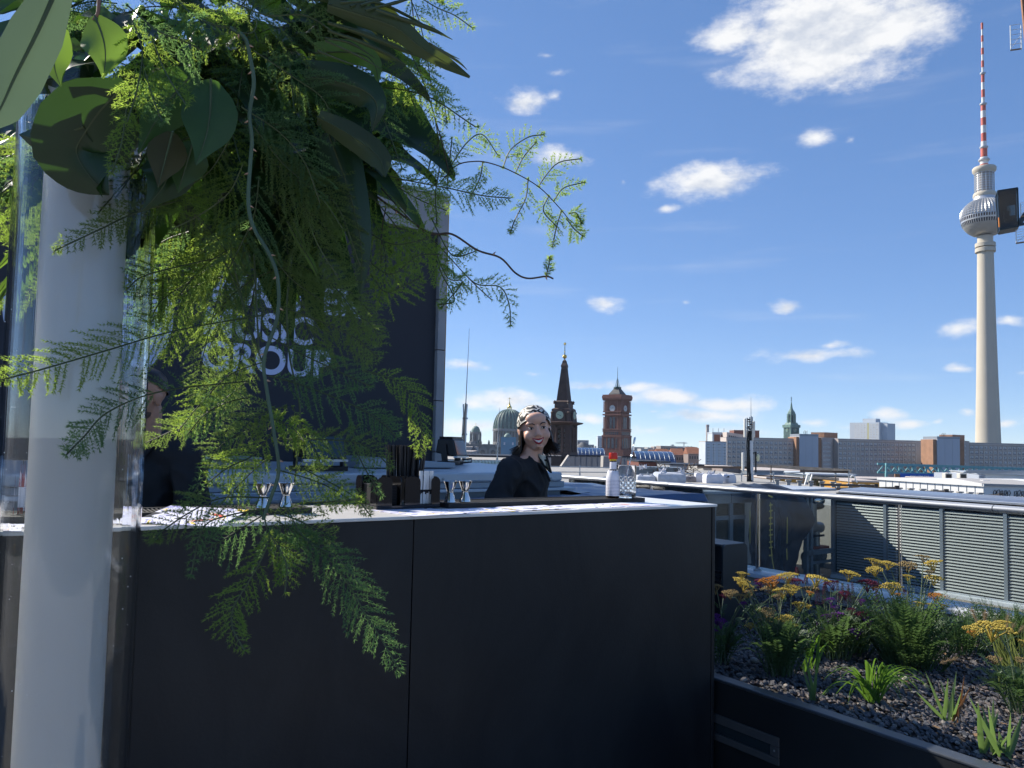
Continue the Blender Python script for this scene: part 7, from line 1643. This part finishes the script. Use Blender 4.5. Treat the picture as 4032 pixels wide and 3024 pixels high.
# palm
ribbon('palm_blade', [(1290, 20), (1420, 60), (1560, 110), (1660, 190), (1760, 250), (1850, 304)], [50, 85, 95, 70, 50, 10], 1.12, 1.16, M_palm, .3)
for k, (P, w) in enumerate((([(1290, 90), (1420, 130), (1560, 185), (1680, 236)], 22), ([(1290, 120), (1420, 165), (1530, 215), (1600, 256)], 16), ([(1480, 38), (1600, 80), (1700, 115), (1782, 156)], 18), ([(1280, 160), (1400, 215), (1510, 276)], 10), ([(1300, 20), (1360, -20), (1420, -60)], 14), ([(1420, 20), (1500, -5), (1570, -40)], 18), ([(1380, 25), (1450, 5), (1520, -30)], 16),
    ([(1440, 40), (1560, 10), (1660, -20)], 14), ([(1700, 180), (1800, 240), (1840, 275)], 10), ([(1690, 170), (1760, 210), (1810, 233)], 9), ([(1340, 10), (1480, 10), (1600, 60), (1740, 140)], 12), ([(1280, 150), (1380, 170), (1480, 230)], 12), ([(1200, -10), (1300, 0), (1500, 40)], 26), ([(1250, 200), (1350, 240), (1420, 262)], 8))):
    ribbon('palm_blade', P, [w * .6] + [w] * (len(P) - 2) + [2], 1.12, 1.16, M_palm, .35)
# thorny stems
def stem_path(pxs, Y0, Y1, r0, r1, mt, thorns=0, name='stem'):
    W = [atY(x, y, Y0 + (Y1 - Y0) * i / (len(pxs) - 1)) for i, (x, y) in enumerate(pxs)]; n = 60; path = smooth_path(W, n); m = MB(); m.tube([p - AO for p in path], [r0 + (r1 - r0) * i / n for i in range(n + 1)], 7); o = m.build(name, mt, ar, True)
    for k in range(thorns):
        i = int((k + .7) / thorns * n); d = (path[min(i + 1, n)] - path[i - 1]).normalized(); s = d.cross(path[i] - CAMP).normalized() * (1 if k % 2 else -1); p = path[i] - AO
        MB().tube([p, p + s * .004 + d * .001, p + s * .0075 + d * .003], [.0022, .0014, .0001], 5).build('thorn', mat('pink_thorn', (.42, .26, .17), .6), o)
    return o
stem_path([(905, 108), (965, 150), (985, 230), (1000, 330), (982, 450), (992, 550), (985, 650), (978, 800), (1000, 900), (1060, 1000), (1094, 1100), (1092, 1250), (1040, 1410), (1050, 1530), (1078, 1700), (1098, 1850), (1070, 1950), (1035, 2045)], 1.02, 1.2, .0028, .0028, leafmat('grey_green_cane', (.075, .13, .09), (.1, .15, .08), transl=.1), 18, 'thorny_stem')
for P in ([(1150, 1000), (1130, 1200), (1140, 1400), (1180, 1600), (1170, 1800), (1160, 1900)], [(1000, 1000), (1010, 1200), (1020, 1400)], [(900, 950), (960, 1200), (1030, 1420)], [(870, 1000), (940, 1150), (1000, 1350)]): stem_path(P, 1.32, 1.3, .0018, .0014, M_fstem, 0)
stem_path([(1340, 660), (1440, 740), (1540, 815), (1690, 915), (1780, 922), (1880, 985), (1970, 1015), (2030, 1075), (2080, 1096), (2150, 1088), (2178, 1097)], 1.35, 1.42, .0022, .0016, M_bark, 3, 'twig')
stem_path([(1750, 700), (1800, 650), (1860, 636), (1920, 640), (2010, 672), (2120, 735), (2200, 815), (2245, 870)], 1.38, 1.42, .0013, .0008, M_bark, 0, 'twig'); stem_path([(1620, 0), (1650, 250), (1700, 420), (1740, 560), (1770, 690)], 1.34, 1.38, .0012, .001, M_bark, 0, 'twig')
stem_path([(1500, 740), (1620, 870), (1720, 960), (1850, 1100), (1935, 1180)], 1.38, 1.42, .0012, .0009, M_bark, 0, 'twig'); stem_path([(1380, 690), (1500, 700), (1600, 710), (1700, 700), (1790, 690)], 1.4, 1.4, .001, .0008, M_bark, 0, 'twig'); stem_path([(1520, 815), (1505, 900), (1500, 1050)], 1.37, 1.37, .0012, .0008, M_bark, 0, 'twig'); stem_path([(390, 0), (385, 50), (368, 80)], 1.0, 1.0, .0025, .002, mat('pink_petiole', (.25, .13, .09), .6), 0, 'petiole')
stem_path([(915, 120), (990, 130), (1010, 80), (960, 60), (940, 75)], 1.05, 1.06, .001, .0006, M_fstem, 0, 'tendril')
# filling leaves through the bouquet's volume, unseen ones above and left added for shade
def leaf3d(base, d, nrm, L, W, mt):
    d = d.normalized(); s = d.cross(nrm).normalized(); nrm = s.cross(d); m = MB(); n, K = 10, 4
    for i in range(n + 1):
        t = i / n; w = W * (math.sin(math.pi * min(1, t ** .75)) * .98 + .02); p = base + d * (L * t) - Vector((0, 0, 1)) * (L * .25 * t * t)
        for j in range(K + 1): q = j / K * 2 - 1; m.v.append(p - AO + s * (q * w / 2) + nrm * (abs(q) ** 1.3 * w * .14 + .01 * math.sin(t * 9 + q)))
    for i in range(n):
        for j in range(K): a = i * (K + 1) + j; m.f.append([a, a + 1, a + K + 2, a + K + 1])
    return m.build('leaf', mt, ar, 2)
rr = random.Random(31); C0 = Vector((-.60, 1.42, 2.06))
for i in range(190):
    v = Vector((rr.gauss(0, 1), rr.gauss(0, 1), rr.gauss(0, 1))).normalized(); r_ = rr.random() ** .4
    base = C0 + Vector((v.x * .31, v.y * .20, v.z * .26)) * r_; d = Vector((v.x, v.y * .6, v.z * .5 - .35 + rr.uniform(-.3, .3)))
    leaf3d(base, d, Vector((rr.uniform(-.5, .5), -.7, .6)), rr.uniform(.12, .24), rr.uniform(.06, .12), rr.choice([M_leafd, M_leafd, M_leafd, M_leafm, M_palm]))
rr = random.Random(41)
for i in range(34):
    a = rr.uniform(R(190), R(350)); e = rr.uniform(-.5, .4); st0 = Vector((-.58 + rr.uniform(-.2, .25), 1.3, 2.02 + rr.uniform(-.2, .15))); d = Vector((math.cos(a) * 1.0, math.sin(a) * .35, e)); Lf = rr.uniform(.2, .36)
    frond(None, 0, 0, .07, 300 + i, rr.choice(FMAT), .75, .4, world_pts=[st0, st0 + d * Lf * .35, st0 + d * Lf * .7 + Vector((0, 0, -.03)), st0 + d * Lf + Vector((0, 0, -.10))])
# ================================================================== people
M_skinw = mat('fair_skin', (.74, .44, .32), .45, var=.05, scale=25, spec=.35)
M_skinm = mat('tanned_skin', (.42, .235, .16), .5, var=.08, scale=25, spec=.35)
M_shirt = mat('black_cotton', (.016, .016, .018), .8, var=.25, scale=8, bump=.2, bscale=60)
M_trous = mat('black_trouser_cloth', (.012, .012, .014), .9, var=.2)
M_hair = mat('dark_hair', (.018, .012, .010), .42, var=.3, scale=60)
M_lip = mat('red_lipstick', (.42, .018, .025), .35, var=0); M_teeth = mat('white_teeth', (.78, .76, .71), .3, var=0)
M_eyew = mat('eye_white', (.62, .60, .58), .25, var=0); M_iris = mat('dark_iris', (.03, .018, .012), .12, var=0)
for m_ in (M_skinw, M_skinm):
    p_ = m_.node_tree.nodes['Principled BSDF']; p_.inputs['Subsurface Weight'].default_value = .12; p_.inputs['Subsurface Radius'].default_value = (.012, .005, .003)
def capsule(m, p, r0, q, r1, n=14, k=7):
    p, q = Vector(p), Vector(q); L = max((q - p).length, 1e-5); N = max(2, int(L / max(min(r0, r1), .004)) + 1)
    pts, rad = [], []
    d = (q - p) / L
    for i in range(k): a = R(90) * (1 - i / k); pts.append(p - d * r0 * math.sin(a)); rad.append(max(r0 * math.cos(a), r0 * .02))
    for i in range(N + 1): t = i / N; pts.append(p + (q - p) * t); rad.append(r0 + (r1 - r0) * t)
    for i in range(1, k + 1): a = R(90) * i / k; pts.append(q + d * r1 * math.sin(a)); rad.append(max(r1 * math.cos(a), r1 * .02))
    m.tube(pts, rad, n)
def fuse(m, voxel, smooth=4, fac=.5):
    me = m.mesh('tmp'); o = bpy.data.objects.new('tmp', me); COL.objects.link(o)
    r = o.modifiers.new('r', 'REMESH'); r.mode = 'VOXEL'; r.voxel_size = voxel
    s = o.modifiers.new('s', 'SMOOTH'); s.iterations = smooth; s.factor = fac
    bpy.context.view_layer.update(); dg = bpy.context.evaluated_depsgraph_get(); out = bpy.data.meshes.new_from_object(o.evaluated_get(dg))
    bpy.data.objects.remove(o); bpy.data.meshes.remove(me); return out
def folds(me, amp, sc, seed, stretch=(1, 1, .45)):
    """cloth folds: push vertices along their normals"""
    ns = [v.normal.copy() for v in me.vertices]
    for v, nv in zip(me.vertices, ns):
        c = v.co; q = Vector((c.x * stretch[0] + c.z * .5, c.y * stretch[1] - c.z * .35, c.z * stretch[2])) * sc
        f = 1 - 2 * abs(noise.noise(q + Vector((seed, 0, 0)))); f2 = noise.noise(q * 2.3 + Vector((0, seed, 0)))
        v.co = c + nv * (amp * (f * f * f - .3) + amp * .35 * f2)
    me.update()
def hand(m, wrist, d, up, s=1.0):
    d = Vector(d).normalized(); up = Vector(up).normalized(); sd = d.cross(up).normalized(); w = Vector(wrist)
    for j in (-1.5, -.5, .5, 1.5): capsule(m, w, .017 * s, w + d * .085 * s + sd * j * .019 * s, .0115 * s, 10, 4)
    for j, L in zip((-1.5, -.5, .5, 1.5), (.066, .078, .072, .056)):
        a = w + d * .088 * s + sd * j * .019 * s; b = a + d * L * .5 * s - up * .012 * s; c = b + d * L * .32 * s - up * .026 * s; capsule(m, a, .0095 * s, b, .0085 * s, 8, 4); capsule(m, b, .0085 * s, c, .0072 * s, 8, 4)
    a = w + d * .025 * s + sd * -.022 * s; b = a + d * .035 * s - sd * .028 * s - up * .01 * s; c = b + d * .03 * s - sd * .006 * s - up * .012 * s; capsule(m, a, .0125 * s, b, .0105 * s, 8, 4); capsule(m, b, .0105 * s, c, .0085 * s, 8, 4)
def head_shapes(m, H, male=False):
    def E(c, r): m.sph((0, 0, 0), r, 24, 16); 
    def add(c, r):
        o = len(m.v); m.sph(c, r, 24, 16)
        for i in range(o, len(m.v)): m.v[i] = H @ m.v[i]
    def cap(p, r0, q, r1):
        o = len(m.v); capsule(m, p, r0, q, r1)
        for i in range(o, len(m.v)): m.v[i] = H @ m.v[i]
    add((0, .016, .030), (.073, .092, .080)); add((0, -.020, -.022), (.064, .066, .078)); add((0, -.045, -.083), (.030, .028, .021) if not male else (.036, .03, .024))
    add((0, -.02, -.062), (.046, .05, .034) if not male else (.054, .054, .038))
    for s in (-1, 1):
        add((s * .038, -.056, -.028), (.0275, .025, .027)); add((s * .0095, -.0925, -.0265), (.0085, .0085, .007)); add((s * .073, .012, -.012), (.008, .019, .030)); add((s * .078, .018, -.002), (.007, .014, .016)); add((s * .030, -.072, .030), (.026, .012, .010))
    cap((0, -.078, .016), .0085, (0, -.099, -.020), .0110); add((0, -.078, -.052), (.027, .014, .016)); add((0, -.072, -.078), (.018, .016, .012)); add((0, -.055, .052), (.052, .034, .034))
def face_parts(body, H, smile, lipm, brow=M_hair):
    def T(p): return H @ Vector(p)
    for s in (-1, 1):
        MB().sph(T((s * .0305, -.0725, .0085)), (.0125, .0105, .0078), 14, 10).build('eye', M_eyew, body, True)
        MB().sph(T((s * .0305 + .001, -.0815, .0082)), (.0055, .0035, .0055), 12, 8).build('iris', M_iris, body, True)
        MB().tube([T((s * .0165, -.0835, .0085)), T((s * .024, -.0868, .0142)), T((s * .034, -.0845, .0148)), T((s * .0445, -.0745, .0095))], [.001, .0017, .0017, .001], 6).build('lash', M_hair, body)
        MB().tube([T((s * .018, -.0845, .0020)), T((s * .028, -.0860, -.0005)), T((s * .040, -.0790, .0025))], [.0012, .0022, .0012], 6).build('lower_lid', body.data.materials[0], body, True)
        MB().tube([T((s * .013, -.0915, .0255)), T((s * .025, -.0905, .0325)), T((s * .038, -.0825, .0325)), T((s * .049, -.0705, .0245))], [.0022, .0029, .0025, .0010], 8).build('eyebrow', brow, body, True)
    w = .029 if smile else .022; N = 12; up, lo = [], []
    for i in range(N + 1):
        x = -w + 2 * w * i / N; q = x / w; yy = -.0945 + .020 * q * q
        up.append(T((x, yy, -.0455 + (.0085 * q * q if smile else 0) - (.0015 if abs(q) < .12 else 0)))); lo.append(T((x, yy + .001, (-.0655 + .0285 * q * q) if smile else -.052 + .006 * q * q)))
    rad = [.0012 + .0026 * math.sin(math.pi * i / N) for i in range(N + 1)]
    MB().tube(up, rad, 8).build('upper_lip', lipm, body, True); MB().tube(lo, [r * 1.25 for r in rad], 8).build('lower_lip', lipm, body, True)
    if smile:
        t = MB()
        for i in range(N + 1): t.v += [up[i].lerp(lo[i], .08), up[i].lerp(lo[i], .92)]
        for i in range(1, N): t.f.append([2 * i, 2 * i + 1, 2 * i + 3, 2 * i + 2]) if i < N else None
        t.build('teeth', M_teeth, body, True)
def person(label, H, J, skin, male=False, smile=False):
    """J: joints in world space; body is one fused mesh, clothes are children"""
    t = root('person', label, 'person', (J['pelvis'].x, J['pelvis'].y, 0)); O = t.location.copy(); Hl = Matrix.Translation(-O) @ H; J = {k: Vector(v) - O for k, v in J.items()}
    b = MB(); head_shapes(b, Hl, male); hb = Hl @ Vector((0, .022, -.06)); nk = J['neck']
    capsule(b, hb, .048 if not male else .058, nk, .052 if not male else .062); capsule(b, nk, .06, J['chest'], .105); capsule(b, J['chest'], .12, J['pelvis'], .115)
    sh = MB(); sh_r = .014
    capsule(sh, J['chest'] * .55 + nk * .45, .085 + sh_r, J['chest'], .112 + sh_r); capsule(sh, J['chest'], .124 + sh_r, J['pelvis'], .120 + sh_r)
    tr = MB()
    for s in ('n', 'f'):
        S_, E_, W_ = J['sh_' + s], J['el_' + s], J['wr_' + s]
        capsule(b, nk, .05, S_, .048); capsule(b, S_, .048, E_, .036); capsule(b, E_, .037, W_, .025); hand(b, W_, J['hd_' + s], (0, 0, 1))
        capsule(sh, nk - Vector((0, 0, .03)), .055 + sh_r, S_, .052 + sh_r); capsule(sh, S_, .052 + sh_r, E_, .042 + sh_r); capsule(sh, E_, .042 + sh_r, E_.lerp(W_, .45), .038 + sh_r); capsule(sh, S_, .05, J['chest'], .09)
        hp, kn, an = J['hip_' + s], J['kn_' + s], J['an_' + s]
        capsule(b, J['pelvis'], .105, hp, .082); capsule(b, hp, .082, kn, .052); capsule(b, kn, .052, an, .038); capsule(b, an, .038, an + Vector((0, -.12, -.035)), .03)
        capsule(tr, J['pelvis'], .118, hp, .1); capsule(tr, hp, .1, kn, .072); capsule(tr, kn, .07, an, .062)
        f = MB(); capsule(f, an - Vector((0, -.02, .03)), .048, an + Vector((0, -.15, -.045)), .04); link('shoe', fuse(f, .01), M_black, t, 2)
    body = link('body', fuse(b, .0042, 3), skin, t, 2)
    shm = fuse(sh, .008, 3)
    return t, body, shm, fuse(tr, .012, 3), Hl, J
# ---- woman
Hc = atY(2106, 1690, 3.8)
Hw = Matrix.Translation(Hc) @ Matrix.Rotation(R(-7), 4, 'Y') @ Matrix.Rotation(R(7), 4, 'Z') @ Matrix.Rotation(R(4), 4, 'X')
J = dict(neck=atY(2085, 1818, 3.83), chest=atY(2052, 1905, 3.86), pelvis=Vector((.055, 3.88, .86)), sh_n=atY(2012, 1856, 3.72), el_n=atY(1955, 1975, 3.66), wr_n=Vector((.12, 3.52, 1.0)), hd_n=Vector((.8, -.5, -.1)), sh_f=atY(2082, 1858, 4.0), el_f=Vector((.16, 4.05, 1.02)), wr_f=Vector((.27, 3.85, .98)), hd_f=Vector((.6, -.7, -.1)),
    hip_n=Vector((.05, 3.80, .80)), kn_n=Vector((.08, 3.78, .45)), an_n=Vector((.05, 3.79, .08)), hip_f=Vector((.06, 3.97, .80)), kn_f=Vector((.09, 3.97, .45)), an_f=Vector((.06, 3.98, .08)))
wo, wb, shm, trm, Hl, Jl = person('person in black shirt and patterned headscarf standing behind the bar, head turned to camera', Hw, J, M_skinw, False, True)
folds(shm, .012, 11, 3); link('shirt', shm, M_shirt, wo, 2); link('trousers', trm, M_trous, wo, 2)
face_parts(wb, Hl, True, M_lip)
def T(p): return Hl @ Vector(p)
# collar edge and front placket
MB().tube([T((-.05, .06, -.135)), T((-.03, .0, -.155)), T((.005, -.03, -.175)), T((.03, -.03, -.21)), T((.045, -.035, -.26))], [.006, .009, .009, .008, .006], 8).build('collar', M_shirt, wo, True)
# headscarf
M_scarf = mat('black_white_scarf', (.75, .72, .66), .55, var=0); n_, l_, p_ = nodes_of(M_scarf)
tcs = n_.new('ShaderNodeTexCoord'); wv_n = n_.new('ShaderNodeTexWave'); wv_n.wave_type = 'RINGS'; wv_n.inputs['Scale'].default_value = 11; wv_n.inputs['Distortion'].default_value = 8; wv_n.inputs['Detail'].default_value = .4; wv_n.inputs['Detail Scale'].default_value = 3.2
rs = n_.new('ShaderNodeValToRGB'); rs.color_ramp.interpolation = 'CONSTANT'; rs.color_ramp.elements[0].color = (.016, .016, .018, 1); rs.color_ramp.elements[1].position = .5; rs.color_ramp.elements[1].color = (.72, .68, .60, 1)
l_.new(tcs.outputs['Object'], wv_n.inputs['Vector']); l_.new(wv_n.outputs['Fac'], rs.inputs[0]); l_.new(rs.outputs[0], p_.inputs['Base Color'])
sc_m = MB(); NA, NE = 48, 22
for j in range(NE + 1):
    for i in range(NA):
        a = 2 * math.pi * i / NA; fr_t = -math.sin(a)  # +1 at the face, -1 at the nape
        lim = R(103 - 33 * max(0, fr_t) ** 1.3 + 26 * max(0, -fr_t) ** .8)
        th = lim * j / NE; rx, ry, rzz = .083, .104, .090
        wr = 1 + .018 * math.sin(a * 5 + th * 7) * (j / NE) + .012 * noise.noise(Vector((math.cos(a) * 3, math.sin(a) * 3, th * 4)))
        sc_m.v.append(T((rx * math.sin(th) * math.cos(a) * wr, .018 + ry * math.sin(th) * math.sin(a) * wr, .030 + rzz * math.cos(th) * wr)))
for j in range(NE):
    for i in range(NA): sc_m.f.append([j * NA + i, (j + 1) * NA + i, (j + 1) * NA + (i + 1) % NA, j * NA + (i + 1) % NA])
so = sc_m.build('headscarf', M_scarf, wo, 2); sd = so.modifiers.new('s', 'SOLIDIFY'); sd.thickness = .004
rim = [sc_m.v[NE * NA + i] for i in range(NA)]; MB().tube(rim + [rim[0]], .0035, 6, False).build('scarf_hem', M_scarf, so, True)
tl = MB(); n, m = 10, 8; O = wo.location
for j in range(m + 1):
    for i in range(n + 1):
        s, t_ = i / n, j / m; px_ = 2118 + 34 * s + 22 * t_ * (1 - s * .2); py_ = 1786 + 10 * s + 58 * t_ - 12 * (1 - s) * t_ + 6 * s * t_
        tl.v.append(atY(px_, py_, 3.80 - .05 * math.sin(s * 5 + t_ * 2) * .4 + .02 * t_) - O)
for j in range(m):
    for i in range(n): a = j * (n + 1) + i; tl.f.append([a, a + 1, a + n + 2, a + n + 1])
M_tail = mat('cream_scarf_cloth', (.62, .60, .50), .6, var=.06); to = tl.build('scarf_tail', M_tail, wo, 2); sd = to.modifiers.new('s', 'SOLIDIFY'); sd.thickness = .004
bd = [tl.v[i] for i in [j * (n + 1) for j in range(m + 1)]] + [tl.v[m * (n + 1) + i] for i in range(1, n + 1)] + [tl.v[j * (n + 1) + n] for j in range(m - 1, -1, -1)]
MB().tube([p + Vector((0, -.003, 0)) for p in bd], .0055, 6).build('scarf_border', M_shirt, to, True); MB().tube([p + Vector((0, -.004, 0)) for p in (tl.v[3 * (n + 1)], tl.v[3 * (n + 1) + 5], tl.v[2 * (n + 1) + 10])], .005, 6).build('scarf_border', M_shirt, to, True)
# bob hair
hm = MB(); rr = random.Random(5)
for i in range(380):
    sd_ = -1 if rr.random() < .55 else 1; f = rr.random(); a0 = R(-22) + f * R(110)
    x0, y0 = sd_ * .0745 * math.cos(a0) * 1.0, .012 + .092 * math.sin(a0)
    x0 = sd_ * abs(x0) if f < .9 else rr.uniform(-.06, .06)
    z0 = .0 - .03 * f; L = rr.uniform(.095, .135)
    fl = rr.uniform(.010, .035) * (1.6 if sd_ < 0 else 1.0)
    pts = [T((x0 * .98, y0, z0)), T((x0 * 1.08, y0 * 1.02, z0 - L * .35)), T((x0 * 1.10 + sd_ * .004, y0, z0 - L * .7)), T((x0 * 1.12 + sd_ * fl, y0 - .004 + rr.uniform(-.012, .012), z0 - L + (.012 if rr.random() < .5 else -.008)))]
    hm.tube(pts, [.0035, .0042, .0034, .0006], 4)
hm.build('hair', M_hair, wo, True)
for s in (-1, 1): MB().sph(T((s * .080, .004, -.052)), .0065, 10, 8).build('earring', mat('pearl', (.75, .72, .62), .2, var=0), wo, True)
# ---- man
Hc = atY(558, 1560, 3.05)
Hm_ = Matrix.Translation(Hc) @ Matrix.Rotation(R(-22), 4, 'Z') @ Matrix.Rotation(R(6), 4, 'X')
mx = Hc.x - .0
J = dict(neck=Vector((mx + .0, 3.09, 1.345)), chest=Vector((mx - .005, 3.10, 1.18)), pelvis=Vector((mx - .01, 3.1, .88)), sh_n=Vector((mx + .175, 3.09, 1.285)), el_n=Vector((mx + .235, 3.05, 1.03)), wr_n=Vector((mx + .12, 2.82, .98)), hd_n=Vector((-.5, -.8, 0)), sh_f=Vector((mx - .175, 3.09, 1.285)), el_f=Vector((mx - .235, 3.05, 1.03)), wr_f=Vector((mx - .1, 2.82, .98)), hd_f=Vector((.5, -.8, 0)),
    hip_n=Vector((mx + .08, 3.1, .82)), kn_n=Vector((mx + .1, 3.08, .46)), an_n=Vector((mx + .1, 3.12, .08)), hip_f=Vector((mx - .1, 3.1, .82)), kn_f=Vector((mx - .11, 3.08, .46)), an_f=Vector((mx - .11, 3.12, .08)))
ma, mb_, shm, trm, Hl, Jl = person('person in black v neck shirt standing behind the tall vase', Hm_, J, M_skinm, True, False)
bm = bmesh.new(); bm.from_mesh(shm); O = ma.location
dl_ = [f for f in bm.faces if (lambda c: c.y < .02 and c.z > 1.20 and abs(c.x - (mx - O.x) - .0) < (c.z - 1.20) * .42)(f.calc_center_median())]
bmesh.ops.delete(bm, geom=dl_, context='FACES'); bm.to_mesh(shm); bm.free()
folds(shm, .010, 10, 8); so = link('shirt', shm, M_shirt, ma, 2); sd = so.modifiers.new('s', 'SOLIDIFY'); sd.thickness = .005; sd.offset = 1
link('trousers', trm, M_trous, ma, 2)
face_parts(mb_, Hl, False, mat('natural_lip', (.36, .15, .12), .45, var=0))
def T(p): return Hl @ Vector(p)
for s in (-1, 1): MB().tube([Vector((mx - O.x + s * .085, .03, 1.375)), Vector((mx - O.x + s * .075, -.05, 1.365)), Vector((mx - O.x + s * .05, -.09, 1.32)), Vector((mx - O.x + s * .022, -.115, 1.25))], [.012, .014, .013, .006], 8).build('collar', M_shirt, ma, True)
hm = MB(); rr = random.Random(9)
hc = MB()
for j in range(17):
    for i in range(40):
        a = 2 * math.pi * i / 40; f = -math.sin(a); lim = R(88 - 30 * max(0, f) ** .6 + 26 * max(0, -f)); th = lim * j / 16
        q = 1 + .03 * noise.noise(Vector((math.cos(a) * 4, math.sin(a) * 4, th * 5)))
        hc.v.append(T((.0775 * math.sin(th) * math.cos(a) * q, .018 + .097 * math.sin(th) * math.sin(a) * q, .030 + .087 * math.cos(th) * q)))
for j in range(16):
    for i in range(40): hc.f.append([j * 40 + i, (j + 1) * 40 + i, (j + 1) * 40 + (i + 1) % 40, j * 40 + (i + 1) % 40])
hc.build('hair', M_hair, ma, 2)
M_beard = mat('stubble_beard', (.09, .055, .04), .7, var=.4, scale=90, bump=.6, bscale=300)
be = MB()
for (c, r_) in (((0, -.047, -.086), (.037, .031, .0235)), ((0, -.022, -.066), (.0555, .0555, .034))):
    o_ = len(be.v); be.sph(c, r_, 24, 16)
    for i in range(o_, len(be.v)): be.v[i] = Hl @ be.v[i]
be.build('beard', M_beard, ma, 2)
# ------------------------------------------------------------------ thin haze over the city
hz = MB().box(-2600, 2600, -60, 3000, GZ - 1, 372).build('haze', None)
tag(hz, kind='stuff', label='thin pale summer haze over the whole city', cat='haze')
hm_ = bpy.data.materials.new('summer_haze'); hm_.use_nodes = True; hm_.node_tree.nodes.clear()
ho = hm_.node_tree.nodes.new('ShaderNodeOutputMaterial'); hv_ = hm_.node_tree.nodes.new('ShaderNodeVolumePrincipled')
hv_.inputs['Color'].default_value = (.80, .88, 1.0, 1); hv_.inputs['Density'].default_value = .00006; hv_.inputs['Anisotropy'].default_value = .3
hm_.node_tree.links.new(hv_.outputs[0], ho.inputs['Volume']); hz.data.materials.append(hm_)
